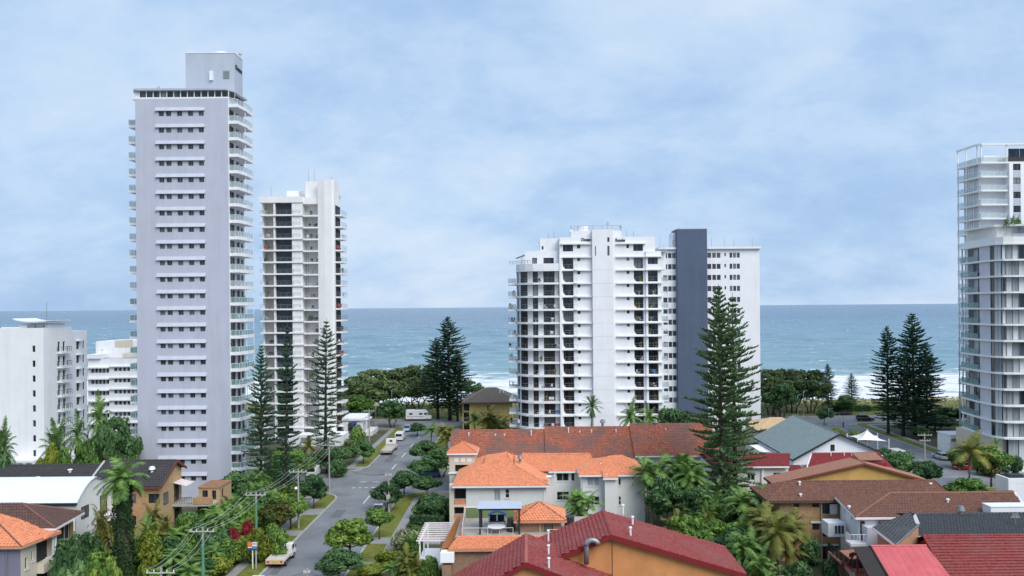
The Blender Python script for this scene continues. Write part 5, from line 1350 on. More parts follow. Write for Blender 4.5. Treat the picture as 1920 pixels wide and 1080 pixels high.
# ---- maroon roofs at the bottom centre
def maroon_roof_house():
    D = 70.0; ox, oy = 0.0, 70.0
    DB = M('maroon_board', (0.20, 0.018, 0.022), 0.5, 0.08)
    t = T('house', 'orange rendered house with maroon tiled gable at the bottom centre of the picture', 'house', (ox, oy, 0))
    P = lambda x, y, z: (lambda p: Vector((p.x - ox, p.y - oy, p.z)))(G(x, y, z))
    n1, f1 = P(986, 1055, 9.0), P(986.5, 1002, 9.0)
    f1.x = n1.x = (n1.x + f1.x) / 2
    def eave(pt, slope, run, sx): return Vector((pt.x + sx * run, pt.y, pt.z - slope * run))
    ln, lf = eave(n1, 0.56, 7.5, -1), eave(f1, 0.56, 7.5, -1)
    rn, rf = eave(n1, 0.38, 10.5, 1), eave(f1, 0.38, 10.5, 1)
    kw = dict(course=0.42, pitch=0.46, amp=0.085, lip=0.085)
    PR = M('pink_ridge', (0.42, 0.13, 0.11), 0.7, 0.12)
    roof(t, [[rn, rf, f1, n1], [lf, ln, n1, f1]], T_MAROON, [(n1, f1)], PR, cap_r=0.2, eaves=[(ln, lf), (rn, rf)], trim=DB, **kw)
    wy = n1.y + 0.5
    g = MB().solid([(ln.x + .5, wy, 0), (rn.x - .5, wy, 0), (rn.x - .5, wy, rn.z), (n1.x, wy, n1.z - 0.3), (ln.x + .5, wy, ln.z)], [(ln.x + .5, f1.y - .4, 0), (rn.x - .5, f1.y - .4, 0), (rn.x - .5, f1.y - .4, rn.z), (n1.x, f1.y - .4, n1.z - 0.3), (ln.x + .5, f1.y - .4, ln.z)]).build('wall', ORANGEW, t)
    for a, c in ((ln, n1), (rn, n1), (lf, f1), (rf, f1)): barge(t, a, c, DB, 0.42, 0.14)
    for x, y, zz in ((1028, 1012, 0), (1028.5, 1041, 0), (1029, 1066, 0)):
        q = None
        for k in range(400):
            D_ = 66 + k * 0.04; p = A(x, y, D_); zr = n1.z - 0.38 * (p.x - ox - n1.x)
            if p.z <= zr: q = p; break
        if q is not None: vent(t, q.x - ox, q.y - oy, q.z + 0.15, 0.75, 0.10)
    # second, larger gable to the right and behind
    t2 = T('house', 'orange rendered house with a wide maroon tiled roof and bent grey flue', 'house', (ox, oy, 0))
    n2, f2 = P(1149, 1003, 10.0), P(1136, 958.5, 10.0); f2.x = n2.x = n2.x - 0.2
    ln, lf = eave(n2, 0.42, 8.2, -1), eave(f2, 0.42, 8.2, -1)
    rn, rf = eave(n2, 0.30, 13.0, 1), eave(f2, 0.30, 13.0, 1)
    roof(t2, [[rn, rf, f2, n2], [lf, ln, n2, f2]], T_MAROON, [(n2, f2)], T_MAROON, cap_r=0.16, eaves=[(ln, lf), (rn, rf)], trim=DB, **kw)
    wy = n2.y + 0.5
    MB().solid([(ln.x + .5, wy, 0), (rn.x - .5, wy, 0), (rn.x - .5, wy, rn.z), (n2.x, wy, n2.z - 0.3), (ln.x + .5, wy, ln.z)], [(ln.x + .5, f2.y - .4, 0), (rn.x - .5, f2.y - .4, 0), (rn.x - .5, f2.y - .4, rn.z), (n2.x, f2.y - .4, n2.z - 0.3), (ln.x + .5, f2.y - .4, ln.z)]).build('wall', ORANGEW, t2)
    for a, c in ((ln, n2), (rn, n2), (lf, f2), (rf, f2)): barge(t2, a, c, DB, 0.42, 0.14)
    for x, y in ((1186, 985), (1182, 1006), (1168, 962)):
        for k in range(600):
            D_ = 70 + k * 0.04; p = A(x, y, D_); zr = n2.z - 0.30 * (p.x - ox - n2.x)
            if p.z <= zr: vent(t2, p.x - ox, p.y - oy, p.z + 0.15, 0.7, 0.11); break
    # bent sheet-metal flue on the gable wall
    c = A(1113, 1034, n2.y + oy - 0.5); pts = []
    for k in range(10):
        a = R(200 - 20 * k * 1.0); pts.append((c.x - ox + 0.62 * math.cos(a) - 0.1, n2.y - 0.45, c.z + 0.45 + 0.62 * math.sin(a)))
    pts = [(pts[0][0], pts[0][1], c.z - 1.2)] + pts
    MB().tube(pts, 0.25, 12).build('flue', GREYM, t2, smooth=True)
    MB().tube([(n2.x + 0.1, n2.y - 0.12, n2.z - 0.5), (n2.x + 0.1, n2.y - 0.12, 1)], 0.05, 6).build('downpipe', DARKM, t2)
maroon_roof_house()

# ---- left foreground: orange roof corner, brown hip roof, white barrel roof, dark-roofed brick flats
def left_houses():
    # orange tiled corner house
    e = G(42, 1022, 7.5); ox, oy = e.x, e.y
    t = T('house', 'violet and cream house with an orange tiled roof in the bottom left corner', 'house', (ox, oy, 0))
    ze = 7.5
    x0, x1, y0, y1 = -12.0, 0.5, -0.5, 5.2
    far = G(111, 997.5, 7.5)
    y1 = far.y - oy + 0.3; x1 = far.x - ox
    ap = (-7.6, 5.2, 9.9)
    fl, fr, br = (-14, -0.5, ze), (0.2, -0.5, ze), (x1, y1, ze)
    roof(t, [[fl, fr, ap, (-14, 5.2, 9.9)], [fr, br, ap]], T_ORANGE, [(fr, ap)], M('dark_ridge', (0.14, 0.07, 0.05), 0.8), eaves=[(fl, fr), (fr, br)], trim=M('gutter_orange', (0.55, 0.28, 0.17), 0.6), course=0.42, pitch=0.36, amp=0.06, cap_r=0.09)
    wall(t, (-14, 0), 0, 13.8, 0, ze - 0.1, [], PURPLEW)
    wall(t, (-0.2, 0), 90, 2.6, 0, ze - 0.1, [(0.7, 1.2, 4.7, 5.9, {'nm': 0, 'sill': True}), (1.75, 2.15, 5.2, 6.3, {'nm': 0, 'sill': True}), (1.75, 2.15, 1.6, 2.7, {'nm': 0, 'sill': True})], CREAMW)
    MB().tube([(-1.6, -0.07, 0), (-1.6, -0.07, ze - 0.2)], 0.08, 7).build('downpipe', GREYM, t)
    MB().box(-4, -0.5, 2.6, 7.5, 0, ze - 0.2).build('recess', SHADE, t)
    for zz in (4.0, 1.0):
        o = MB().box(-0.5, 0.55, 2.65, y1 - 0.4, zz - 0.4, zz + 0.6).build('balcony', CREAMW, t)
        rail(o, [(0.5, 2.7), (0.5, y1 - 0.45)], zz + 0.6, 0.45, None, WHITEM, 0.5, 0.03, 1)
    MB().box(0.35, 0.5, y1 - 0.55, y1 - 0.4, 0, ze).build('post', TRIM, t)
    roof(t, [[(0.2, 2.3, ze - 0.1), (0.9, 3.6, ze - 0.1), (-0.2, 3.6, ze + 0.45)], [(0.9, 2.2, ze - 0.1), (0.9, 3.6, ze - 0.1), (-0.3, 3.0, ze + 0.5)]], T_ORANGE, name='hood_roof')
    # brown hip roof behind it, long white balcony on its street side
    n = G(102, 989, 8.0); ox, oy = n.x, n.y
    t = T('house', 'house with mottled dark brown hip roof and long white street balcony', 'house', (ox, oy, 0))
    f = G(158, 960, 8.0); yf = f.y - oy; ze = 8.0
    a = G(42, 944.5, 10.2); ap = (a.x - ox, a.y - oy, 10.2)
    fr, br, fl = (0.3, -0.3, ze), (f.x - ox, yf, ze), (-16, -0.3, ze)
    roof(t, [[fl, fr, ap, (-16, ap[1], 10.2)], [fr, br, ap], [br, (-14, yf + 2, ze), (-16, ap[1], 10.2), ap]], T_DKBR, [(fr, ap), (ap, (-16, ap[1], 10.2)), (br, ap)], M('pinkbrown_ridge', (0.20, 0.10, 0.085), 0.8), eaves=[(fl, fr), (fr, br)])
    wall(t, (-16, 0.2), 0, 15.6, 0, ze - 0.1, [], CREAMW)
    wall(t, (-1.5, 0.2), 90, yf, 0, ze - 0.1, [(0.4, 2.6, 5.2, 7.4, {'nm': 1, 'pane': PANE}), (3.4, 5.2, 5.2, 7.4, {'nm': 1}), (0.4, 2.6, 1.5, 3.6, {'nm': 1}), (3.4, 5.2, 1.5, 3.6, {'nm': 1})], M('amber_render', (0.33, 0.21, 0.08), 0.8, 0.15))
    for zz in (4.7, 1.2):
        o = MB().box(-1.49, 0.35, -0.1, yf + 0.6, zz - 0.35, zz).build('balcony', TRIM, t)
        MB().box(0.2, 0.34, -0.1, yf + 0.6, zz + 0.002, zz + 0.35).build('upstand', TRIM, o)
        rail(o, [(0.28, -0.05), (0.28, yf + 0.55)], zz + 0.35, 0.75, None, GREYM, 0.6, 0.025, 1)
    for y in (0.0, yf * 0.55, yf + 0.3): MB().box(0.05, 0.2, y - 0.08, y + 0.08, 0, ze - 0.1).build('post', TRIM, t)
    # white barrel roof
    e = G(140.6, 943, 8.0); ox, oy = e.x, e.y
    t = T('house', 'white walled house under a curved white metal roof', 'house', (ox, oy, 0))
    r = G(163, 893.6, 10.3); dy = r.y - oy; nseg = 10; pr = []
    for k in range(nseg + 1):
        s_ = k / nseg; pr.append((dy * s_, 8.0 + (10.3 - 8.0) * (1 - (1 - s_) ** 2.0)))
    b = MB()
    for k in range(nseg):
        (ya, za), (yb, zb) = pr[k], pr[k+1]
        tiles(b, [(-22, ya, za), (0.25, ya, za), (0.25 - 0.9 * 0, yb, zb), (-22, yb, zb)], 99, 0.4, 0.02, 0.0)
        b.quad((-22, ya, za - .1), (0.25, ya, za - .1), (0.25, yb, zb - .1), (-22, yb, zb - .1))
    b.build('roof', T_WHITE, t)
    tiles(MB(), [(-22, 0, 0), (0, 0, 0), (0, 1, 0), (-22, 1, 0)])
    MB().box(-22, 0.3, -0.2, -0.02, 7.72, 8.0).build('gutter', DARKM, t)
    wl = MB(); wl.solid([(0.0, 0.1, 0)] + [(0.0, y, 0) for y, z in pr[1:]] + [(0.0, dy + 4.5, 0)], [(0.0, 0.1, 7.9)] + [(0.0, y, z - 0.1) for y, z in pr[1:]] + [(0.0, dy + 4.5, 9.0)])
    b = MB(); top = [(0.0, 0.1, 7.9)] + [(0.0, y, z - 0.05) for y, z in pr[1:]] + [(0.0, dy + 4.5, 8.6)]
    for k in range(len(top) - 1): b.quad((0, top[k][1], 0), (0, top[k+1][1], 0), top[k+1], top[k])
    b.build('side_wall', GREYW, t)
    wall(t, (-22, 0.1), 0, 22, 0, 7.75, [], GREYW)
    roof(t, [[(-8, dy + 4.9, 8.5), (0.2, dy + 4.9, 8.5), (0.2, dy + 0.05, 10.2), (-8, dy + 0.05, 10.2)]], T_WHITE, name='rear_roof', course=99, pitch=0.4, amp=0.02, lip=0)
    window(t, (0.08, 1.3, 5.6), R(90), 1.6, 1.5, 1, 0, DARKM, PANE); window(t, (0.08, 5.6, 4.9), R(90), 1.6, 2.6, 1, 0, DARKM, PANE, name='balcony_door'); window(t, (0.08, 5.6, 1.6), R(90), 1.6, 2.4, 1, 0, DARKM, PANE, name='balcony_door')
    for zz in (4.7, 1.4):
        o = MB().box(0.01, 1.7, 5.0, 8.4, zz - 0.35, zz).build('balcony', TRIM, t); rail(o, [(0.05, 5.05), (1.65, 5.05), (1.65, 8.35)], zz, 1.0, None, DARKM, 0.3, 0.02, 0)
    MB().box(0.02, 1.6, 7.2, 8.3, 0, 4.3).build('store', NAVYW, t)
    for dxx in (-13.6, -13.0): vent(t, dxx, dy * 0.45, 9.6, 0.25, 0.12, mat=DARKM)
    aerial(t, -20.2, 0.6, 7.9, 2.2, kind=1)
    # dark-roofed brick flats with gable end
    e = G(297.5, 912.5, 8.0); ox, oy = e.x, e.y
    t = T('apartment_building', 'tan brick flats with a long charcoal tiled gable roof', 'flats', (ox, oy, 0))
    r = G(315, 863, 10.6); dy = r.y - oy
    xl = G(162, 913, 8.0).x - ox
    RB = M('rust_board', (0.18, 0.05, 0.03), 0.6)
    A0, B0, r1, r0 = (xl, 0, 8.0), (0.3, 0, 8.0), (0.3, dy, 10.6), (xl, dy, 10.6)
    C0, D0 = (0.3, dy * 1.6, 9.04), (xl, dy * 1.6, 9.04)
    roof(t, [[A0, B0, r1, r0], [C0, D0, r0, r1]], T_DARK, [(r0, r1)], T_DARK, eaves=[(A0, B0)], trim=RB)
    barge(t, B0, r1, RB, 0.3, 0.12); barge(t, C0, r1, RB, 0.3, 0.12)
    barge(t, (xl - 0.1, 0, 8.0), (xl - 0.1, dy, 10.6), CONC, 0.3, 0.35)
    yb = dy * 1.6 - 0.4
    wall(t, (xl, 0.6), 0, -xl - 0.3, 0, 7.95, [(q, q + 1.5, z0, z0 + 1.3, {}) for q in (1.5, 5, 8.2) for z0 in (5.6, 2.6)], BRICKY, **{k: v for k, v in BK.items()})
    b = MB(); b.quad((-0.3, 0.6, 0), (-0.3, yb, 0), (-0.3, yb, 9.0), (-0.3, dy, 10.45), (-0.3, 0.6, 8.1)); b.build('gable_wall', M('ochre_brick', (0.56, 0.36, 0.15), 0.85, 0.1, 1.5, brick=(0.48, 0.28, 0.11)), t)
    for y0, z0, w, h in ((2.0, 5.0, 1.3, 1.6), (5.2, 4.7, 1.3, 2.3), (2.0, 1.4, 1.1, 1.9), (5.2, 1.2, 1.3, 2.3)): window(t, (-0.22, y0, z0), R(90), w, h, 1, 0, DARKM, PANE)
    # awning and brick balconies stepping out to the right
    MB().solid([(-0.25, 4.8, 7.4), (1.6, 4.8, 6.9), (1.6, 7.4, 6.9), (-0.25, 7.4, 7.4)], [(-0.25, 4.8, 7.48), (1.6, 4.8, 6.98), (1.6, 7.4, 6.98), (-0.25, 7.4, 7.48)]).build('awning', M('pale_pink_awning', (0.70, 0.62, 0.60), 0.7), t)
    for k, zz in enumerate((4.4, 1.4)):
        o = MB().box(-0.28, 5.4, 4.6, 9.0, zz - 0.3, zz).build('balcony', CONC, t)
        rail(o, [(0, 4.65), (2.4, 4.65)], zz, 1.0, None, DARKM, 0.25, 0.02)
        MB().box(2.6, 5.4, 4.55, 4.75, zz + 0.002, zz + 1.0).build('balustrade', BRICKY, o)
    walls_box(t, 2.6, 5.6, 6.6, 11, 0, 6.2, M('ochre_brick', (0.56, 0.36, 0.15)), front=[(0.5, 1.3, 4.6, 5.9, BK), (1.9, 2.5, 4.6, 5.9, BK), (0.5, 1.3, 1.6, 2.9, BK)], right=[(0.8, 1.5, 4.6, 5.9, BK)])
    MB().box(2.5, 5.7, 6.5, 11.1, 6.2, 6.4).build('flat_roof', BRICKB, t)
    q = (-2.2, dy * 0.55, 9.6); b = MB(); b.cyl(*q[:2], q[2] - 0.4, q[2] + 0.2, 0.2, n=8); b.cyl(*q[:2], q[2] + 0.2, q[2] + 0.6, 0.45, 0.3, 10); b.build('roof_ventilator', WHITEM, t)
    # its lower twin to the left
    xl2 = -36
    t = T('apartment_building', 'brick flats with a lower charcoal roof behind the white curved roof', 'flats', (ox + xl - 0.5, oy + 2.0, 0))
    z1 = AZ(90, 872, oy + 2 + dy); A0, B0, r1, r0 = (-24, 0, z1 - 2.3), (-0.2, 0, z1 - 2.3), (-0.2, dy, z1), (-22, dy, z1)
    C0, D0 = (-0.2, 2 * dy, z1 - 2.3), (-24, 2 * dy, z1 - 2.3)
    roof(t, [[A0, B0, r1, r0], [C0, D0, r0, r1], [D0, A0, r0]], T_DARK, [(r0, r1), (A0, r0)], T_DARK, eaves=[(A0, B0)])
    walls_box(t, -23.4, -0.6, 0.6, 2 * dy - 0.6, 0, z1 - 2.3, BRICKY)
    vent(t, -4.8, 3.4, z1 - 0.7, 0.3, 0.2); vent(t, -8.4, 1.8, z1 - 1.4, 0.3, 0.2)
left_houses()

# ---- yellow house and white pavilion near the beach
def beach_houses():
    D = 200.0; ox = AX(880, D, 770)
    t = T('house', 'yellow three storey house with a grey brown hip roof beside the street end', 'house', (ox, D, 0))
    lx = lambda x: AX(x, D, 770) - ox
    ze, zr = AZ(920, 754, D), AZ(912, 727, 205.5)
    W = lx(960)
    pl, caps, ev = hip_planes(lx(866), lx(972), -1.0, 12, ze, zr, 'x', 6.0, 6.0)
    roof(t, pl, T_GBR, caps, M('pale_ridge', (0.26, 0.20, 0.17), 0.8), eaves=ev, trim=M('brown_gutter', (0.10, 0.06, 0.04), 0.6))
    walls_box(t, 0, W, 0, 11, 0, ze, YELLOWW, front=[(lx(913), lx(918), AZ(915, 769, D), AZ(915, 760, D), {'frame': M('rust_board', (0.18, 0.05, 0.03)), 'nm': 0})])
    MB().box(lx(868), -0.01, 2.2, 10, 0, ze).build('balcony_recess', SHADE, t)
    for z in (5.0, 2.2):
        o = MB().box(lx(867), -0.02, 0.3, 2.2, z - 0.25, z).build('balcony', YELLOWW, t); rail(o, [(lx(867.3), 0.35), (-0.05, 0.35)], z, 0.9, None, GREYM, 0.6)
    MB().box(lx(867), lx(869), 0.3, 0.6, 0, ze).build('post', YELLOWW, t)
    for p in (937, 943): vent(t, lx(p), 3.2, ze + 1.9, 0.9, 0.12)
    D = 195.0; ox = AX(642, D, 800)
    t = T('pavilion', 'small white flat roofed pavilion with a blue sign beside the warm white tower', 'pavilion', (ox, D, 0))
    lx = lambda x: AX(x, D, 800) - ox
    z = AZ(660, 788, D)
    walls_box(t, 0.3, lx(680), 0, 6, 0, z, WHITE, front=[(lx(652) - 0.3, lx(668) - 0.3, 0.3, z - 0.5, {'nm': 1, 'frame': DARKM})])
    MB().solid([(0, -0.6, z), (lx(684), -0.6, z), (lx(684), 6.6, z), (0, 6.6, z)], [(0, -0.6, z + 0.5), (lx(684), -0.6, z + 0.5), (lx(684), 6.6, z + 0.9), (0, 6.6, z + 0.9)]).build('roof', TRIM, t)
    MB().box(lx(684) + .01, lx(693), -0.6, 3.5, z + 0.1, z + 0.4).build('canopy', TRIM, t)
    for p in (687, 692): MB().tube([(lx(p), -0.4, 0), (lx(p), -0.4, z + 0.1)], 0.08, 6).build('canopy_post', TRIM, t)
    MB().box(lx(660), lx(669), -0.12, -0.01, z - 0.95, z - 0.35).build('sign', M('sign_blue', (0.03, 0.05, 0.55), 0.5), t)
    MB().box(lx(684), lx(700), -1.5, 6, 0, 1.1).build('fence_wall', GREYW, t)
beach_houses()

# ---- right-hand cluster
def right_houses():
    def P(ox, oy): return lambda x, y, D: (lambda p: (p.x - ox, p.y - oy, p.z))(A(x, y, D))
    # three storey tan brick flats with brown hip roof
    D = 96.6; ox, oy = AX(1462, D, 990), D; p = P(ox, oy); lx = lambda x, d=D: AX(x, d, 990) - ox
    t = T('apartment_building', 'three storey tan brick flats under a long brown hip roof', 'flats', (ox, oy, 0))
    ze = AZ(1520, 939, 95.8); zr = AZ(1600, 902, 99.6)
    a, b_ = (lx(1440, 95.8), -0.8, ze), (lx(1790, 95.8), -0.8, ze); c, d = (b_[0], 6.8, ze), (a[0], 6.8, ze)
    r0, r1 = (lx(1474, 99.6), 3.0, zr), (lx(1752, 99.6), 3.0, zr)
    roof(t, [[a, b_, r1, r0], [b_, c, r1], [c, d, r0, r1], [d, a, r0]], T_BROWN, [(r0, r1), (a, r0), (b_, r1)], T_BROWN, eaves=[(a, b_), (d, a)], trim=M('brown_gutter', (0.10, 0.06, 0.04), 0.6))
    W = lx(1605); hs = []
    for k in range(3):
        zz = AZ(1520, 951, D) - 2.85 * k
        hs += [(lx(1523), lx(1536.5), zz, zz + 0.95, {'nm': 1, 'frame': DARKM}), (lx(1542), lx(1570), zz - 0.85, zz + 0.95, {'nm': 1, 'frame': DARKM, 'name': 'balcony_door'})]
        if k == 0: hs.append((lx(1489), lx(1498.5), zz, zz + 0.85, {'nm': 0, 'frame': DARKM}))
    hs = [h for h in hs if h[2] > 0.1]
    walls_box(t, 0, W + 6, 0, 6.2, 0, ze - 0.05, BRICKY, front=hs)
    for k in (1, 2): MB().box(lx(1520), lx(1572), -0.12, -0.005, AZ(1520, 938, D) - 2.85 * k, AZ(1520, 938, D) - 2.85 * k + 0.22).build('lintel', TRIM, t)
    MB().tube([(lx(1540), -0.12, 0), (lx(1540), -0.12, ze - 0.1)], 0.09, 7).build('downpipe', M('pale_pink', (0.55, 0.42, 0.36), 0.7), t)
    MB().box(lx(1556), lx(1570), -0.06, -0.01, AZ(1550, 964, D), AZ(1550, 945, D)).build('curtain', WHITEM, t)
    for x, y in ((1499, 907), (1501, 930), (1745, 910)):
        q = p(x, y, 96.6 if y > 915 else 98.8); vent(t, q[0], q[1], q[2] - 0.15, 0.35, 0.12)
    # ochre gable with tan roof behind it
    D = 113.0; ox, oy = AX(1622, D, 880), D; p = P(ox, oy)
    t = T('house', 'house with an ochre gable wall under a tan tiled roof', 'house', (ox, oy, 0))
    ap = Vector(p(1622, 869, D)); fz = 4.6
    le, re = Vector(p(1450, 908, D)), Vector(p(1742, 902, D))
    af = ap + Vector((0, fz, 0)); lf = le + Vector((0, fz, 0)); rf = re + Vector((0, fz, 0))
    roof(t, [[lf, le, ap, af], [re, rf, af, ap]], T_TAN, [(ap, af)], T_TAN, eaves=[(lf, le), (re, rf)], trim=M('rust_board', (0.18, 0.05, 0.03)))
    barge(t, le, ap, M('rust_board', (0.18, 0.05, 0.03)), 0.25); barge(t, re, ap, M('rust_board', (0.18, 0.05, 0.03)), 0.25)
    MB().solid([(le.x + .4, 0.5, 0), (re.x - .4, 0.5, 0), (re.x - .4, 0.5, re.z), (ap.x, 0.5, ap.z - 0.15), (le.x + .4, 0.5, le.z)], [(le.x + .4, fz - .4, 0), (re.x - .4, fz - .4, 0), (re.x - .4, fz - .4, re.z), (ap.x, fz - .4, ap.z - 0.15), (le.x + .4, fz - .4, le.z)]).build('wall', OCHRE, t)
    q0, q1 = p(1611, 863, 115), p(1656, 855, 118)
    roof(t, [[(q0[0], q0[1], q0[2]), (q1[0], q1[1], q1[2] - 0.6), (q1[0], q1[1] + 3, q1[2] + 0.1), (q0[0], q0[1] + 3, q0[2] + 0.6)]], T_TAN, name='dormer_roof')
    MB().box(q0[0] + 0.6, q1[0] - 0.2, q1[1] - 1.5, q1[1] + 2.5, 5, q1[2] - 0.75).build('dormer_wall', M('maroon_board', (0.20, 0.018, 0.022)), t)
    for x, y in ((1549, 884), (1586, 880), (1592, 889)): q = p(x, y, 116); vent(t, q[0], q[1], q[2], 0.5)
    # grey green gabled hall with white walls
    D = 138.0; ox, oy = AX(1574, D, 830), D; p = P(ox, oy)
    t = T('house', 'white walled hall with a broad grey green gable roof', 'house', (ox, oy, 0))
    ap = Vector(p(1574, 813.5, D)); le, re = Vector(p(1486, 862, D)), Vector(p(1642, 843, D)); fz = 24
    re = ap + (re - ap) * 1.15
    af, lf, rf = ap + Vector((0, fz, 0)), le + Vector((0, fz, 0)), re + Vector((0, fz, 0))
    roof(t, [[lf, le, ap, af], [re, rf, af, ap]], T_GREYG, [(ap, af)], T_GREYG, eaves=[(lf, le)], trim=DARKM, course=0.55, pitch=0.9, amp=0.012, lip=0.03)
    barge(t, le, ap, DARKM, 0.3, 0.2); barge(t, re, ap, DARKM, 0.3, 0.2)
    b = MB(); b.solid([(le.x + .3, 0.6, 0), (re.x - .3, 0.6, 0), (re.x - .3, 0.6, re.z), (ap.x, 0.6, ap.z - 0.15), (le.x + .3, 0.6, le.z)], [(le.x + .3, fz - .3, 0), (re.x - .3, fz - .3, 0), (re.x - .3, fz - .3, re.z), (ap.x, fz - .3, ap.z - 0.15), (le.x + .3, fz - .3, le.z)])
    b.build('wall', COOLW, t)
    q = p(1563, 840, D); window(t, (q[0] - 0.3, 0.52, q[2] - 0.6), 0, 0.7, 1.1, 0, 0, DARKM, PANE)
    q = p(1546, 853, D - 1.5); MB().box(q[0], q[0] + 10, -2.2, -1.9, 0, q[2]).build('courtyard_wall', COOLW, t)
    # rear cross gable
    a2, l2, r2 = Vector(p(1517, 799, 152)), Vector(p(1498, 808, 152)), Vector(p(1548, 812, 152))
    roof(t, [[l2 + Vector((0, 9, 0)), l2, a2, a2 + Vector((0, 9, 0))], [r2, r2 + Vector((0, 9, 0)), a2 + Vector((0, 9, 0)), a2]], T_GREYG, course=0.55, pitch=0.9, amp=0.012, lip=0.03, name='cross_roof')
    gable(t, l2.x, r2.x, l2.y + 0.3, min(l2.z, r2.z) - 0.6, a2.z - 0.1, COOLW, a2.x)
    barge(t, l2, a2, DARKM, 0.25); barge(t, r2, a2, DARKM, 0.25)
    MB().box(p(1440, 840, 145)[0], le.x + 0.2, 10, 22, 0, AZ(1440, 850, 148)).build('annex', COOLW, t)
    # cream hip roof
    D = 170; ox, oy = AX(1425, D, 800), D; p = P(ox, oy)
    t = T('house', 'house with a cream hip roof in front of the beach trees', 'house', (ox, oy, 0))
    ze = AZ(1460, 807, D); w = AX(1520, D, 800) - ox
    pl, caps, ev = hip_planes(-0.5, w, -0.5, 12, ze, AZ(1470, 783, 176), 'x', 4.5, 4.5)
    roof(t, pl, T_CREAM, caps, T_CREAM, eaves=ev, trim=M('rust_board', (0.18, 0.05, 0.03)))
    walls_box(t, 0, w - 0.5, 0, 11.5, 0, ze, CREAMW)
    q = p(1463, 806, 170.6); MB().box(q[0] - 0.3, q[0] + 0.4, 0.8, 1.5, q[2] - 1.2, q[2] + 1.0).build('chimney', M('chimney_brick', (0.22, 0.13, 0.11), 0.85), t)
    # red roofs
    D = 121.0; ox, oy = AX(1385, D, 880), D; p = P(ox, oy)
    t = T('apartment_building', 'pale grey flats with a low weathered red roof behind the tall pines', 'flats', (ox, oy, 0))
    lx = lambda x, d=D: AX(x, d, 880) - ox
    e0, e1 = p(1335, 877, 120.3), p(1480, 874, 120.3); ze = e1[2]; r0z = AZ(1430, 852, 125.5)
    e0 = (e0[0], -0.7, ze); e1 = (e1[0], -0.7, ze); g0, g1 = (e0[0], 4.8, r0z), (lx(1483, 125.5), 4.8, r0z)
    roof(t, [[e0, e1, g1, g0], [(e1[0], 10.5, ze), (e0[0], 10.5, ze), g0, g1]], T_RED, [(g0, g1)], T_RED, eaves=[(e0, e1)], course=0.45, pitch=0.3, amp=0.04)
    walls_box(t, lx(1334), lx(1478), 0, 10, 0, ze - 0.05, GREYW, front=[(lx(x) - lx(1334), lx(x + 14) - lx(1334), z0, z0 + 1.2, {'nm': 1}) for x in (1346, 1401, 1450) for z0 in (AZ(1400, 901, D), AZ(1400, 901, D) - 2.8)])
    gable_side(t, lx(1478), 0.3, 9.7, ze - 0.3, r0z - 0.2, GREYW)
    MB().box(lx(1427), lx(1432), -0.25, -0.01, 0, ze).build('fin_wall', TRIM, t)
    vent(t, lx(1399), 2, ze + 1.2, 0.6); vent(t, lx(1399, 119), 0.6, ze + 0.5, 0.3, 0.25)
    D = 126.0; ox, oy = AX(1520, D, 860), D; p = P(ox, oy)
    t = T('house', 'house with a deep red roof between the grey green hall and the tan roof', 'house', (ox, oy, 0))
    lx = lambda x, d=D: AX(x, d, 860) - ox
    ze, zr = AZ(1560, 882, 125), AZ(1560, 850, 131)
    a, b_, c, d = (lx(1512, 125), -0.8, ze), (lx(1680, 125), -0.8, ze), (lx(1680, 125), 5, zr), (lx(1522, 131), 5, zr)
    roof(t, [[a, b_, c, d]], T_RED, [(d, c)], T_RED, course=0.45, pitch=0.3, amp=0.04)
    roof(t, [[(a[0] - 4.4, -0.8, ze - 0.2), (a[0] - 0.3, -0.8, ze - 0.2), (a[0] + 0.4, 3.4, zr - 1.6), (a[0] - 3.6, 3.4, zr - 1.6)]], T_RED, name='lower_roof', course=0.45, pitch=0.3, amp=0.04)
    barge(t, a, d, TRIM, 0.3, 0.2)
    walls_box(t, a[0] - 4, b_[0] - 0.4, 0, 4.8, 0, ze - 0.25, GREYW)
    for x, y in ((1558, 855), (1583, 856), (1597, 855)): q = p(x, y + 2, 130); vent(t, q[0], q[1], q[2], 0.6)
    # white flats with brown hip roof in front
    D = 87.2; ox, oy = AX(1606, D, 990), D; p = P(ox, oy); lx = lambda x, d=D: AX(x, d, 990) - ox
    t = T('apartment_building', 'white flats with brown tiled hip roof and a small corner balcony', 'flats', (ox, oy, 0))
    ze = AZ(1650, 969.5, 86.6); zr = AZ(1750, 924, 91.9)
    a = (lx(1604, 86.6), -0.6, ze); b_ = (lx(1935, 86.6), -0.6, ze)
    d = p(1566, 946, 96.0); d = (d[0], d[1], ze)
    r0, r1 = (lx(1669, 91.9), 4.7, zr), (lx(1902, 91.9), 4.7, zr)
    c = (r1[0] + 1.5, 10.5, ze)
    roof(t, [[a, b_, r1, r0], [d, a, r0], [c, d, r0, r1]], T_BROWN, [(r0, r1), (a, r0)], M('brown_ridge', (0.26, 0.12, 0.08), 0.8), eaves=[(a, b_), (d, a)])
    barge(t, b_, r1, TRIM, 0.3, 0.25)
    W = lx(1935)
    wall(t, (0.55, 0), 0, W, 0, ze - 0.05, [(lx(1613) - 0.55, lx(1622) - 0.55, AZ(1610, 1015, D), AZ(1610, 976, D), {'nm': 0, 'frame': GREYM, 'name': 'balcony_door'})], COOLW)
    dx_, dy_ = d[0] - a[0], d[1] - a[1]; Lw = math.hypot(dx_, dy_); ang = math.degrees(math.atan2(-dy_, -dx_))
    wall(t, (d[0] + 0.5, d[1] - 0.3), ang, Lw - 0.4, 0, ze - 0.05, [(2.0, 2.7, ze - 1.4, ze - 0.6, {'nm': 0}), (5.2, 5.8, ze - 1.5, ze - 0.6, {'nm': 0}), (4.4, 5.2, ze - 3.9, ze - 3.0, {'nm': 0})], COOLW)
    bz = AZ(1610, 1016, 86.5)
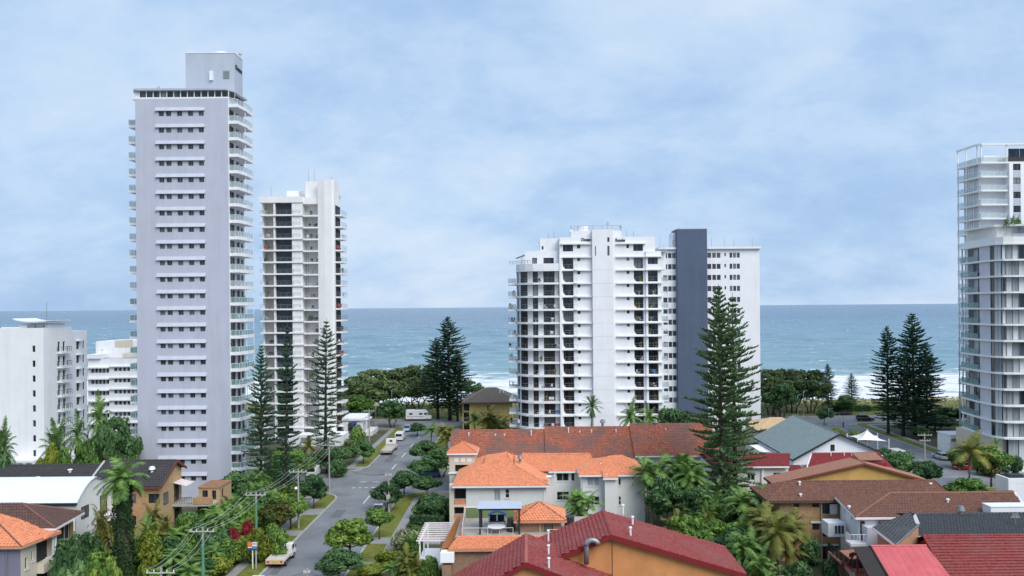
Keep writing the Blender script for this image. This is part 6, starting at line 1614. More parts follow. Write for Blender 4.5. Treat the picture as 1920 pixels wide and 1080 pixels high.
    o = MB().box(lx(1590, 86.5), lx(1621, 86.5), -1.4, -0.02, bz - 0.3, bz).build('balcony', TRIM, t)
    rail(o, [(lx(1590.5, 86.5), -0.05), (lx(1590.5, 86.5), -1.35), (lx(1620.5, 86.5), -1.35)], bz, 1.0, None, WHITEM, 0.35, 0.02)
    MB().box(lx(1621, 86.4), lx(1650, 86.4), -1.5, -0.01, 0, AZ(1640, 988, 86)).build('bay', LILAC, t)
    # projecting window bay on the street side
    q = p(1566, 990, 92.5); o = MB().box(q[0] - 1.3, q[0] + 0.7, q[1] - 1.2, q[1] + 0.8, q[2] - 0.7, q[2] + 0.9).build('window_bay', WHITEM, t)
    window(o, (q[0] - 0.6, q[1] - 1.26, q[2] - 0.4), 0, 1.2, 1.1, 2, 0, WHITEM, PANE)
    v = p(1777, 940, 89.6); vent(t, v[0], v[1], v[2] - 0.1, 0.3, 0.12); v = p(1592, 953, 90); vent(t, v[0], v[1], v[2] - 0.1, 0.3, 0.12)
    # slate grey roof
    D = 82.0; ox, oy = AX(1715, D, 980), D; p = P(ox, oy); lx = lambda x, d=D: AX(x, d, 980) - ox
    t = T('house', 'house with a slate grey tiled roof and a white trimmed front gable', 'house', (ox, oy, 0))
    ze, zr = AZ(1800, 1004, 81), AZ(1800, 963.5, 85.6)
    a, b_ = (lx(1690, 81), -1, ze), (lx(1960, 81), -1, ze); r0, r1 = (lx(1716, 85.6), 3.6, zr), (lx(1960, 85.6), 3.6, zr)
    roof(t, [[a, b_, r1, r0], [(b_[0], 8.2, ze), (a[0], 8.2, ze), r0, r1]], T_SLATE, [(r0, r1)], T_SLATE, eaves=[(a, b_)], pitch=0.34, amp=0.05)
    wl = [p(1636, 988, 80.5), p(1680, 1022, 77.5), p(1722, 985, 80.2), p(1710, 971, 83.5)]
    roof(t, [[wl[0], wl[1], wl[2], wl[3]]], T_SLATE, [(wl[1], wl[2])], M('grey_ridge', (0.16, 0.16, 0.16), 0.8), eaves=[(wl[0], wl[1])], pitch=0.34, amp=0.05, name='wing_roof')
    gx = p(1707, 963, 84); MB().solid([(gx[0] - .6, gx[1] - .6, gx[2] - 0.9), (gx[0] + 1.0, gx[1] - .6, gx[2] - 1.6), (gx[0] + .3, gx[1] - .6, gx[2] + .1)], [(gx[0] - .6, gx[1] - .4, gx[2] - 0.9), (gx[0] + 1.0, gx[1] - .4, gx[2] - 1.6), (gx[0] + .3, gx[1] - .4, gx[2] + .1)]).build('gable', TRIM, t)
    walls_box(t, a[0] + 0.4, b_[0], -0.5, 8, 0, ze - 0.1, BRICKR); 
    MB().solid([(wl[0][0] + .5, wl[0][1], 0), (wl[1][0] + .3, wl[1][1] + .6, 0), (wl[2][0], wl[2][1], 0), (wl[3][0], wl[3][1], 0)], [(wl[0][0] + .5, wl[0][1], wl[0][2] - .15), (wl[1][0] + .3, wl[1][1] + .6, wl[1][2] - .15), (wl[2][0], wl[2][1], wl[2][2] - .15), (wl[3][0], wl[3][1], wl[3][2] - .15)]).build('wing', BRICKR, t)
    v = p(1802, 957, 85.6); b = MB(); b.cyl(v[0], v[1], v[2] - 0.5, v[2], 0.18, n=8); b.cyl(v[0], v[1], v[2], v[2] + 0.5, 0.4, 0.26, 10); b.build('roof_ventilator', GREYM, t)
    aerial(t, lx(1915, 82), 1.0, AZ(1915, 995, 82), 1.6, kind=1)
    # maroon horizontal-ribbed roof
    D = 75.0; ox, oy = AX(1735, D, 1010), D; p = P(ox, oy)
    t = T('house', 'house with a deep maroon ribbed roof in the bottom right corner', 'house', (ox, oy, 0))
    zr = AZ(1800, 1004, 79); ze = zr - 4.2; f0, f1 = p(1731, 1004, 79), (p(1731, 1004, 79)[0] + 16, 4, zr)
    f0 = (f0[0], 4, zr); e0, e1 = (f0[0] - 0.6, -4.5, ze), (f1[0], -4.5, ze)
    roof(t, [[e0, e1, f1, f0], [(e1[0], 12, ze), (e0[0], 12, ze), f0, f1]], T_MAROON, [(f0, f1), (e0, f0)], T_MAROON, eaves=[(e0, e1)], course=0.40, pitch=1.4, amp=0.0, lip=0.09)
    walls_box(t, e0[0] + 0.6, e1[0], -4, 11.5, 0, ze, ORANGEW)
    gable_side(t, e0[0] + 0.85, -4, 11.5, ze - 0.3, zr - 0.3, M('maroon_board', (0.20, 0.018, 0.022)))
    # faded red porch roof
    D = 77.0; ox, oy = AX(1632, D, 1024), D; p = P(ox, oy)
    t = T('house', 'timber porch house with a faded pinkish red sheet metal roof', 'house', (ox, oy, 0))
    zr = AZ(1690, 1023.5, D); w = AX(1737, D, 1024) - ox
    r0, r1 = (0, 0, zr), (w, 0, zr); e0, e1 = (0.1, -6.5, zr - 3.1), (w + 0.6, -6.5, zr - 3.1); g0, g1 = (0, 5, zr - 2.4), (w, 5, zr - 2.4)
    b = MB(); sheet_ribs(b, [e0, e1, r1, r0], 0.76, 0.03); sheet_ribs(b, [g1, g0, r0, r1], 0.76, 0.03)
    for q in ([e0, e1, r1, r0], [g1, g0, r0, r1]): b.quad(*[(v[0], v[1], v[2] - 0.08) for v in q])
    rf = b.build('roof', T_PINK, t)
    MB().tube([(0, 0, zr + 0.04), (w, 0, zr + 0.04)], 0.09, 6).build('ridge_cap', T_PINK, rf)
    barge(t, e0, r0, BLACK, 0.35, 0.14); barge(t, g0, r0, BLACK, 0.35, 0.14)
    # open timber truss at the gable end
    TB = M('dark_red_timber', (0.16, 0.02, 0.02), 0.6)
    for a, c in (((-1.3, -5.2, zr - 2.75), (-1.3, 3.8, zr - 2.75)), ((-1.3, 0, zr - 2.75), (-1.3, 0, zr - 0.3)), ((-1.3, -3, zr - 2.75), (-1.3, -0.6, zr - 0.8)), ((-1.3, 2.4, zr - 2.75), (-1.3, 0.6, zr - 0.8))): MB().tube([a, c], 0.1, 5).build('truss_member', TB, t)
    b = MB(); b.solid([(-1.7, -6.4, zr - 3.3), (-1.7, 0, zr - 0.2), (0.1, 0, zr - 0.14), (0.1, -6.4, zr - 3.24)], [(-1.7, -6.4, zr - 3.2), (-1.7, 0, zr - 0.1), (0.1, 0, zr - 0.04), (0.1, -6.4, zr - 3.14)]); b.build('gable_eave', M('dark_shingle', (0.03, 0.025, 0.025), 0.8), t)
    MB().box(0.4, w, -5.5, 4.6, 0, zr - 3.3).build('wall', BRICKR, t)
    for y in (-5.2, 3.6): MB().box(-1.4, -1.2, y - 0.1, y + 0.1, 0, zr - 2.7).build('post', TB, t)
    # balcony deck with dark railing beside it
    q = p(1552, 1017, 85); k = p(1594, 1060, 79)
    t2 = T('deck', 'raised timber deck with a black railing beside the faded red porch', 'deck', (ox, oy, 0))
    zt = q[2] - 0.95
    MB().solid([(q[0], q[1], zt - .25), (k[0], k[1], zt - .25), (k[0] + 3.4, k[1] + .5, zt - .25), (q[0] + 3.6, q[1] + .5, zt - .25)], [(q[0], q[1], zt), (k[0], k[1], zt), (k[0] + 3.4, k[1] + .5, zt), (q[0] + 3.6, q[1] + .5, zt)]).build('floor', M('terracotta_paving', (0.45, 0.20, 0.13), 0.85, 0.15), t2)
    rail(t2, [(q[0] + .05, q[1]), (k[0] + .05, k[1] + .05), (k[0] + 3.3, k[1] + .5)], zt, 1.0, glass_mat('dark_infill', (0.03, 0.03, 0.035), 0.75), BLACK, 1.1, 0.035)
    for a in (q, k): MB().box(a[0] + 0.1, a[0] + 0.3, a[1] + 0.1, a[1] + 0.3, 0, zt - 0.25).build('post', M('pale_pink', (0.55, 0.42, 0.36)), t2)
    # white flat-roofed corner at the right edge
    D = 112; ox, oy = AX(1891, D, 920), D
    t = T('house', 'white flat roofed house cut off by the right edge of the picture', 'house', (ox, oy, 0))
    MB().box(0, 14, 0, 3, 0, AZ(1905, 906, D)).build('wall', WHITE, t)
    MB().box(-0.02, 14, -0.02, 0.25, AZ(1905, 906, D), AZ(1905, 897, D)).build('parapet', WHITE, t); MB().box(-0.02, 0.25, 0.25, 3, AZ(1905, 906, D), AZ(1905, 897, D)).build('parapet', WHITE, t)
    MB().box(1.0, 3.0, 1.2, 2.6, AZ(1905, 906, D), AZ(1905, 906, D) + 0.9).build('roof_unit', DARKM, t)
    # pale parapet box over the brown roof end
    D = 86; q0, q1 = A(1858, 951, D), A(1935, 962, D)
    t = T('parapet_wall', 'blank pale parapet wall at the end of the brown hip roof', 'wall', (q0.x, D, 0))
    MB().box(0, 9, 0, 1.6, q1.z - 3, q0.z).build('wall', WHITE, t)
    MB().box(-0.06, 9, -0.06, 1.66, q0.z, q0.z + 0.08).build('coping', TRIM, t)
right_houses()
# ================================================================ VEGETATION
BARK = M('bark', (0.085, 0.065, 0.05), 0.9, 0.3, 3.0, bump=0.5, bscale=8.0)
PALMT = M('palm_trunk', (0.20, 0.165, 0.125), 0.9, 0.25, 4.0, bump=0.5, bscale=9.0)
L_PINE = leaf_mat('pine_needles', (0.017, 0.049, 0.032), (0.117, 0.222, 0.112), trans=0.05)
L_PINEL = leaf_mat('pine_needles_light', (0.026, 0.068, 0.030), (0.150, 0.260, 0.105), trans=0.08)
L_DARK = leaf_mat('dark_leaves', (0.019, 0.056, 0.022), (0.149, 0.278, 0.098))
L_MID = leaf_mat('green_leaves', (0.036, 0.094, 0.021), (0.213, 0.352, 0.070))
L_BRIGHT = leaf_mat('bright_leaves', (0.054, 0.135, 0.019), (0.311, 0.400, 0.083))
L_YEL = leaf_mat('yellow_green_leaves', (0.087, 0.123, 0.014), (0.31, 0.36, 0.055))
L_OLIVE = leaf_mat('olive_leaves', (0.034, 0.074, 0.034), (0.232, 0.312, 0.128), (0.16, 0.215, 0.08))
L_AUT = leaf_mat('russet_leaves', (0.039, 0.070, 0.015), (0.352, 0.217, 0.058), (0.12, 0.115, 0.024))
L_RED = leaf_mat('red_leaves', (0.087, 0.012, 0.014), (0.319, 0.041, 0.043))
L_CREAM = leaf_mat('variegated_leaves', (0.087, 0.145, 0.043), (0.400, 0.400, 0.246))
L_PALM = leaf_mat('palm_fronds', (0.030, 0.083, 0.022), (0.233, 0.381, 0.086), trans=0.12)
L_PALMY = leaf_mat('golden_palm_fronds', (0.065, 0.116, 0.017), (0.290, 0.362, 0.058), (0.26, 0.22, 0.055), trans=0.15)
L_PALMD = leaf_mat('dark_palm_fronds', (0.026, 0.069, 0.026), (0.226, 0.365, 0.125), trans=0.08)
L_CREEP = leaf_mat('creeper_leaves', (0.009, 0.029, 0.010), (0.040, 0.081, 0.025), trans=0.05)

def np_mesh(name, v, f, mat):
    me = bpy.data.meshes.new(name); v = np.asarray(v, np.float32); f = np.asarray(f, np.int32); k = f.shape[1]
    me.vertices.add(len(v)); me.vertices.foreach_set('co', v.ravel())
    me.loops.add(f.size); me.loops.foreach_set('vertex_index', f.ravel())
    me.polygons.add(len(f)); me.polygons.foreach_set('loop_start', (np.arange(len(f)) * k).astype(np.int32)); me.polygons.foreach_set('loop_total', np.full(len(f), k, np.int32))
    me.materials.append(mat); me.update(); me.validate(); return me
def leaves(pos, nrm, size, rg, asp=0.55):
    """rhombic leaf faces at pos, facing roughly nrm"""
    n = len(pos)
    nr = nrm + rg.normal(0, 0.55, (n, 3)); nr /= np.linalg.norm(nr, axis=1, keepdims=True) + 1e-9
    a = np.cross(nr, rg.normal(0, 1, (n, 3))); a /= np.linalg.norm(a, axis=1, keepdims=True) + 1e-9
    b = np.cross(nr, a); s = (size * rg.uniform(0.45, 1.5, n))[:, None]
    v = np.stack([pos - a * s, pos - b * s * asp + nr * s * 0.12, pos + a * s, pos + b * s * asp + nr * s * 0.12], 1).reshape(-1, 3)
    return v, np.arange(n * 4).reshape(-1, 4)
def crown(seed, n, rx, rz, leaf, clumps, cr, mat, flat=0.0, hollow=0.55, zc=0.0):
    """crown of leaf clumps spread through an ellipsoid; unit: metres"""
    rg = np.random.default_rng(seed)
    C = []
    while len(C) < clumps:
        p = rg.uniform(-1, 1, 3); r = np.linalg.norm(p)
        if r > 1 or r < 0.35 and rg.random() < 0.7 or p[2] < -0.75 + flat: continue
        C.append(p)
    C = np.array(C) * [rx * (1 - cr * 0.6), rx * (1 - cr * 0.6), rz * (1 - cr * 0.6)]
    rad = rg.uniform(0.4, 1.4, clumps) * cr * rx
    w = rad ** 2; idx = rg.choice(clumps, n, p=w / w.sum())
    d = rg.normal(0, 1, (n, 3)); d /= np.linalg.norm(d, axis=1, keepdims=True)
    rr = rg.uniform(hollow, 1.0, n) ** 0.7
    pos = C[idx] + d * (rad[idx] * rr)[:, None] * [1, 1, 0.75]
    pos += rg.normal(0, 0.06 * cr * rx, (n, 3)); pos[:, 2] += zc
    v, f = leaves(pos, d + [0, 0, 0.25], leaf, rg)
    return np_mesh('crown', v, f, mat), C + [0, 0, zc], rad
def branchy(seed, C, h0, r0, mat=BARK, multi=1, take=9, spread=0.4):
    """trunk(s) and limbs reaching into the clumps"""
    random.seed(seed); b = MB()
    order = sorted(range(len(C)), key=lambda i: random.random())[:take]
    for m in range(multi):
        a = 6.28 * m / max(1, multi); bx, by = (spread * math.cos(a), spread * math.sin(a)) if multi > 1 else (0, 0)
        fork = Vector((bx * 2.2 + random.uniform(-.1, .1), by * 2.2 + random.uniform(-.1, .1), h0))
        b.tube([(bx, by, -0.1), (bx * 1.3, by * 1.3, h0 * 0.5), fork], [r0, r0 * 0.82, r0 * 0.66], 7)
        for i in order[m::multi]:
            c = Vector(C[i]); mid = fork.lerp(c, 0.5) + Vector((0, 0, -0.1 * (c - fork).length))
            b.tube([fork, mid, c], [r0 * 0.5, r0 * 0.32, r0 * 0.1], 5)
    return b.mesh('trunk', mat, True)

# prototypes: kind -> (crown mesh, trunk mesh or None, nominal height, nominal crown width)
PROTO = {}
def proto_tree(key, seed, n, rx, rz, h, leaf, clumps, cr, trunk_h, r0, mat, multi=1, flat=0.0, spread=0.4, hollow=0.55):
    me, C, rad = crown(seed, n, rx, rz, leaf, clumps, cr, mat, flat, hollow, zc=h - rz)
    PROTO[key] = (me, branchy(seed, C, trunk_h, r0, multi=multi, spread=spread), h, 2 * rx)
proto_tree('street1', 1, 5200, 2.0, 1.7, 5.0, 0.17, 26, 0.36, 1.9, 0.13, L_MID)
proto_tree('street2', 2, 6000, 2.1, 1.8, 5.0, 0.17, 30, 0.34, 1.8, 0.12, L_MID)
proto_tree('street3', 3, 4200, 1.9, 1.5, 5.0, 0.18, 22, 0.40, 2.1, 0.12, L_MID)
proto_tree('coast1', 4, 10000, 6.0, 5.4, 14.0, 0.36, 70, 0.24, 3.2, 0.26, L_OLIVE, multi=3, flat=0.05, spread=0.9)
proto_tree('coast2', 5, 9500, 6.2, 5.2, 14.0, 0.36, 64, 0.25, 3.6, 0.24, L_OLIVE, multi=4, flat=0.1, spread=1.1)
proto_tree('coast3', 6, 2600, 5.0, 4.0, 12.0, 0.34, 24, 0.22, 4.0, 0.2, L_OLIVE, multi=2, flat=0.2, spread=0.7)
for i in range(4):
    me, C, rad = crown(20 + i, 3600, 1.5, 1.35, 0.15, 20 + 3 * i, 0.42, L_MID, 0.0, 0.5, zc=1.2)
    PROTO['shrub%d' % i] = (me, branchy(20 + i, C, 0.7, 0.08, take=6, multi=3, spread=0.25), 2.5, 3.0)
me, C, rad = crown(31, 3000, 1.6, 1.3, 0.26, 16, 0.45, L_MID, 0.0, 0.4, zc=1.2)
PROTO['broad'] = (me, branchy(31, C, 0.7, 0.08, take=6, multi=3, spread=0.25), 2.5, 3.2)

def pine(seed, h, base_r, mat, gap=1.0, start=0.10, dens=1.0):
    """Norfolk pine: straight trunk, whorls of near-horizontal branches with upturned twigs"""
    rg = np.random.default_rng(seed); V = []; Fq = []; b = MB()
    b.tube([(0, 0, -0.2), (0.05, 0, h * 0.5), (0, 0, h)], [h * 0.0135, h * 0.008, 0.03], 7)
    z = h * start; cnt = 0
    def prism(p, q, w):
        nonlocal cnt
        d = q - p; L = np.linalg.norm(d) + 1e-9; d = d / L
        a = np.cross(d, [0.1, 0.2, 1.0]); a /= np.linalg.norm(a) + 1e-9; c = np.cross(d, a)
        for k in range(3):
            t = k * 2.094; V.append(p + (a * math.cos(t) + c * math.sin(t)) * w)
        for k in range(3):
            t = k * 2.094; V.append(q + (a * math.cos(t) + c * math.sin(t)) * w * 0.45)
        for k in range(3):
            k2 = (k + 1) % 3; Fq.append((cnt + k, cnt + k2, cnt + 3 + k2, cnt + 3 + k))
        cnt += 6
    while z < h * 0.985:
        t = max(0.0, (z / h - start) / (1 - start))
        r = base_r * (1 - t ** 2.5) * (0.62 + 0.38 * min(1, t * 3.2)) * (1.0 if t < 0.9 else 0.9) + 0.2
        nb = 6 if t < 0.85 else 5
        a0 = rg.uniform(0, 6.28)
        for k in range(nb):
            a = a0 + 6.2832 * k / nb + rg.normal(0, 0.16); L = r * rg.uniform(0.55, 1.13)
            rise = -0.16 + 0.62 * t ** 1.8 + rg.normal(0, 0.09)
            dirv = np.array([math.cos(a), math.sin(a), 0.0]); sd = np.array([-math.sin(a), math.cos(a), 0.0])
            pts = [np.array([0, 0, z]) + dirv * L * s + np.array([0, 0, L * (rise * s + 0.16 * s * s)]) for s in np.linspace(0, 1, 6)]
            for i in range(5): b.tube([pts[i], pts[i+1]], [max(0.012, 0.02 * L * (1 - i / 5)), max(0.01, 0.02 * L * (0.8 - i / 5))], 3, False)
            m = max(4, int(L / 0.21 * dens))
            for j in range(m):
                s = 0.16 + 0.84 * (j + rg.uniform(0, 1)) / m; fi = min(s * 5, 4.999); i = int(fi); p = pts[i] + (pts[i+1] - pts[i]) * (fi - i)
                tl = (0.30 + 0.42 * (1 - s)) * (0.55 + 0.45 * min(1, L / 2.5)) * rg.uniform(0.8, 1.25)
                for sg in (-1, 1):
                    q = p + (sd * sg * rg.uniform(0.55, 0.9) + dirv * 0.55 + np.array([0, 0, rg.uniform(0.15, 0.95)])) * tl
                    prism(p, q, 0.105)
            prism(pts[4], pts[5] + (pts[5] - pts[4]) * 0.3 + np.array([0, 0, 0.12]), 0.10)
        z += gap * (0.62 + 0.38 * (1 - t)) * rg.uniform(0.85, 1.15)
    return np_mesh('crown', V, Fq, mat), b.mesh('trunk', BARK, True)
c_, t_ = pine(1, 30.0, 4.6, L_PINE, 1.0); PROTO['pine_a'] = (c_, t_, 30.0, 9.2)
c_, t_ = pine(2, 30.0, 5.6, L_PINE, 0.92, 0.09, 1.25); PROTO['pine_b'] = (c_, t_, 30.0, 11.2)
c_, t_ = pine(3, 30.0, 3.6, L_PINE, 1.08, 0.07); PROTO['pine_c'] = (c_, t_, 30.0, 7.2)
c_, t_ = pine(8, 30.0, 4.8, L_PINE, 1.25, 0.12, 0.85); PROTO['pine_d'] = (c_, t_, 30.0, 9.6)
c_, t_ = pine(9, 30.0, 5.4, L_PINE, 0.92, 0.14, 1.15); PROTO['pine_e'] = (c_, t_, 30.0, 10.8)

def palm(seed, h, nf, fl, droop, mat, lean=0.0, r=0.16, stiff=False, width=0.62, skirt=0):
    rg = np.random.default_rng(seed); V = []; Fq = []
    b = MB(); k = 7
    b.tube([(lean * (i / k) ** 2, 0, h * i / k - (0.1 if i == 0 else 0)) for i in range(k + 1)], [r * (1.25 - 0.45 * i / k) for i in range(k + 1)], 8)
    top = np.array([lean, 0, h])
    def quad(p0, p1, p2, p3): 
        n = len(V); V.extend([p0, p1, p2, p3]); Fq.append((n, n+1, n+2, n+3))
    for f in range(nf + skirt):
        az = 2.39996 * f + rg.normal(0, 0.15)
        el = R(80 - 105 * ((f + 0.5) / nf) ** 0.9) if f < nf else R(-60 - 20 * rg.random())
        L = fl * rg.uniform(0.85, 1.1) * (1 if f < nf else 0.7); d = np.array([math.cos(az) * math.cos(el), math.sin(az) * math.cos(el), math.sin(el)])
        p = top.copy(); m = 13; pts = [p.copy()]
        for i in range(m):
            p = p + d * L / m; d = d + np.array([0, 0, -droop / m * (0.5 + 1.2 * i / m)]); d /= np.linalg.norm(d); pts.append(p.copy())
        for i in range(m):
            dd = pts[i+1] - pts[i]; sd = np.cross(dd, [0, 0, 1.0]); sn = np.linalg.norm(sd)
            sd = sd / sn if sn > 1e-4 else np.array([1.0, 0, 0]); up = np.cross(sd, dd); up /= np.linalg.norm(up) + 1e-9
            quad(pts[i] - sd * 0.03, pts[i] + sd * 0.03, pts[i+1] + sd * 0.02, pts[i+1] - sd * 0.02)
            if i == 0 and not stiff: continue
            for q in range(2):
                s = (i + q * 0.5) / m; base = pts[i] + dd * q * 0.5
                ll = width * (math.sin(math.pi * min(1, s * 0.92 + 0.08)) ** 0.6) * rg.uniform(0.85, 1.15) * fl / 2.6
                if stiff: ll = width * (0.25 + 0.9 * s) * fl / 2.6
                for sg in (-1, 1):
                    dirl = sd * sg * 0.85 + dd / (np.linalg.norm(dd) + 1e-9) * (0.55 if not stiff else 0.9) + up * rg.uniform(0.0, 0.25) + np.array([0, 0, -0.28])
                    dirl /= np.linalg.norm(dirl); w = dd / (np.linalg.norm(dd) + 1e-9) * 0.055 * fl / 2.6
                    tip = base + dirl * ll; quad(base - w, base + w, tip + w * 0.35 + np.array([0, 0, -0.12 * ll]), tip - w * 0.35 + np.array([0, 0, -0.12 * ll]))
    return np_mesh('crown', V, Fq, mat), b.mesh('trunk', PALMT, True)
c_, t_ = palm(1, 5.4, 20, 2.6, 1.5, L_PALM, 0.3, 0.14); PROTO['palm'] = (c_, t_, 6.6, 4.6)
c_, t_ = palm(2, 5.0, 44, 3.6, 1.1, L_PALMD, 0.0, 0.34, width=0.55); PROTO['date_palm'] = (c_, t_, 7.4, 7.0)
c_, t_ = palm(3, 8.0, 26, 1.5, 0.6, L_PALM, 0.25, 0.16, True, 0.75, 10); PROTO['fan_palm'] = (c_, t_, 9.4, 3.0)
def clump_palm(seed, n, h, fl, mat):
    V = []; Fq = []; b = MB(); rg = random.Random(seed)
    for i in range(n):
        hh = h * rg.uniform(0.45, 1.0); c, t = palm(seed * 10 + i, hh, 11, fl * rg.uniform(0.85, 1.1), 1.7, mat, rg.uniform(-0.2, 0.6), 0.06, width=0.6)
        ox, oy, an = rg.uniform(-1, 1) * n * 0.11, rg.uniform(-1, 1) * n * 0.11, rg.uniform(0, 6.28); ca, sa = math.cos(an), math.sin(an)
        for src, dv, df in ((c, V, Fq), (t, b.v, b.f)):
            n0 = len(dv)
            for v in src.vertices: dv.append((v.co.x * ca - v.co.y * sa + ox, v.co.x * sa + v.co.y * ca + oy, v.co.z))
            for p in src.polygons: df.append(tuple(q + n0 for q in p.vertices))
        bpy.data.meshes.remove(c); bpy.data.meshes.remove(t)
    return np_mesh('crown', V, Fq, mat), b.mesh('trunk', M('cane_stem', (0.26, 0.24, 0.15), 0.8, 0.2))
c_, t_ = clump_palm(5, 9, 4.2, 2.2, L_PALMY); PROTO['cane_palm'] = (c_, t_, 5.4, 5.0)
c_, t_ = clump_palm(6, 6, 7.5, 2.4, L_PALM); PROTO['tall_cane_palm'] = (c_, t_, 9.0, 5.0)
c_, t_ = clump_palm(7, 7, 0.7, 1.6, L_PALM); PROTO['low_palm'] = (c_, t_, 2.0, 3.0)
# broad paddle leaves (bird of paradise / travellers palm)
def paddle(seed):
    rg = np.random.default_rng(seed); V = []; Fq = []; b = MB()
    for i in range(16):
        az = rg.uniform(0, 6.28); el = R(rg.uniform(50, 85)); L = rg.uniform(1.6, 3.0); d = np.array([math.cos(az) * math.cos(el), math.sin(az) * math.cos(el), math.sin(el)]); sd = np.array([-math.sin(az), math.cos(az), 0])
        p = d * L * 0.55; b.tube([(0, 0, 0), tuple(p)], [0.05, 0.03], 4, False); k = 5; prev = None
        for j in range(k + 1):
            s = j / k; w = 0.30 * math.sin(math.pi * (0.08 + 0.9 * s)) ; q = p + d * L * 0.55 * s + np.array([math.cos(az), math.sin(az), -0.9]) * 0.35 * s * s
            cur = (q - sd * w, q + sd * w)
            if prev is not None: n = len(V); V.extend([prev[0], prev[1], cur[1], cur[0]]); Fq.append((n, n+1, n+2, n+3))
            prev = cur
    return np_mesh('crown', V, Fq, L_BRIGHT), b.mesh('trunk', M('green_stem', (0.07, 0.11, 0.03), 0.6))
c_, t_ = paddle(4); PROTO['paddle'] = (c_, t_, 3.2, 3.0)

PLANTN = {'pine': 'norfolk_pine', 'stre': 'street_tree', 'coas': 'coastal_tree', 'shru': 'shrub', 'broa': 'shrub', 'palm': 'palm_tree', 'date': 'palm_tree', 'fan_': 'palm_tree', 'cane': 'palm_clump', 'tall': 'palm_clump', 'low_': 'palm_clump', 'padd': 'broadleaf_plant'}
RP = random.Random(77)
def plant(kind, x, y, h, w, label, mat=None, group=None, cat=None, z=0.0, rz=None):
    cm, tm, ph, pw = PROTO[kind]
    nm = PLANTN[kind[:4]]
    cat = cat or {'norfolk_pine': 'pine tree', 'street_tree': 'tree', 'coastal_tree': 'tree', 'shrub': 'shrub', 'palm_tree': 'palm', 'palm_clump': 'palm', 'broadleaf_plant': 'plant'}[nm]
    t = T(nm, label, cat, (x, y, z), RP.uniform(0, 6.28) if rz is None else rz, group)
    sx, sz = w / pw, h / ph
    if 'pine' in kind or 'stre' in kind: t.rotation_euler.x, t.rotation_euler.y = RP.uniform(-.022, .022), RP.uniform(-.022, .022)
    t.scale = (sx, sx, sz)
    put(cm, 'crown', t, mat=mat)
    put(tm, 'trunk', t)
    return t
def plantp(kind, px, top, D, wpx, label, mat=None, **k):
    """px: column in the photograph, top: row of its tip, D: distance along the street"""
    p = A(px, top, D); h = p.z - k.get('z', 0.0)
    return plant(kind, p.x, D, max(0.6, h), wpx * D / F, label, mat, **k)

# pines
plantp('pine_a', 487, 647, 127.5, 74, 'tall airy pine against the balconies of the lavender tower')
plantp('pine_c', 533, 606, 124.5, 58, 'narrow dark pine, middle of the three left of the street')
plantp('pine_d', 608, 596, 160, 84, 'tall pine in front of the warm white tower, rightmost of three')
plantp('pine_e', 842, 593, 219, 104, 'tallest pine at the beach end of the street')
plantp('pine_e', 820, 632, 221, 80, 'left pine of the clump at the beach end of the street')
plantp('pine_b', 857, 655, 217, 66, 'right pine of the clump at the beach end of the street')
plantp('pine_b', 1352, 532, 116, 136, 'huge pine in front of the slate blue shaft', L_PINEL)
plantp('pine_d', 1376, 548, 119, 124, 'second big pine just right of the huge one by the slate blue shaft', L_PINEL)
plantp('pine_b', 1714, 585, 189, 108, 'tallest pine of the grove beside the right hand street')
plantp('pine_e', 1664, 611, 190, 78, 'leftmost pine of the grove beside the right hand street')
plantp('pine_a', 1692, 650, 186, 76, 'short pine inside the grove beside the right hand street')
plantp('pine_b', 1737, 640, 192, 74, 'rightmost pine of the grove beside the right hand street')
plantp('pine_b', 1553, 681, 233, 40, 'small pine at the right end of the beach trees')
plantp('pine_a', 1597, 700, 236, 40, 'little pine standing alone against the surf')
# beach trees
CG = 'trees along the foreshore'
for k, px, top, D, w, lab, m in (
    ('coast2', 662, 702, 232, 66, 'olive beach tree right behind the warm white tower', None),
    ('coast1', 700, 690, 227, 92, 'wide olive beach tree left of the street end', None),
    ('coast2', 748, 686, 229, 96, 'broad beach tree in the middle of the left beach row', None),
    ('coast1', 784, 680, 233, 84, 'tallest olive beach tree touching the pine clump', None),
    ('coast1', 672, 738, 214, 62, 'low bright green tree behind the white pavilion', L_MID),
    ('coast1', 734, 748, 206, 52, 'dark round tree at the left kerb near the street end', L_DARK),
    ('coast3', 882, 710, 238, 52, 'thin see-through tree left of the yellow house', L_DARK),
    ('coast3', 907, 722, 240, 34, 'thin small tree behind the yellow house roof', L_DARK),
    ('coast1', 1446, 690, 224, 74, 'yellowish beach tree right of the white slab block', None),
    ('coast2', 1484, 687, 229, 84, 'wide olive tree in the middle of the right beach row', None),
    ('coast1', 1520, 690, 227, 74, 'olive beach tree beside the small pine', None),
    ('coast2', 1462, 715, 216, 70, 'dark lower tree in front of the right beach row', L_DARK),
    ('street2', 1585, 742, 228, 38, 'dark domed tree beside the little lone pine', L_DARK),
    ('street2', 1545, 762, 205, 30, 'bushy dark tree at the corner of the esplanade car park', L_DARK),
    ('coast1', 1752, 778, 196, 84, 'big dark bushy tree right of the pine grove', L_DARK),
    ('coast1', 1783, 762, 204, 60, 'dark tree half hidden by the wavy glass block', L_DARK),
    ('street1', 1725, 800, 184, 40, 'dark bush under the pine grove', L_DARK)):
    plantp(k, px, top, D, w, lab, m, group=CG)
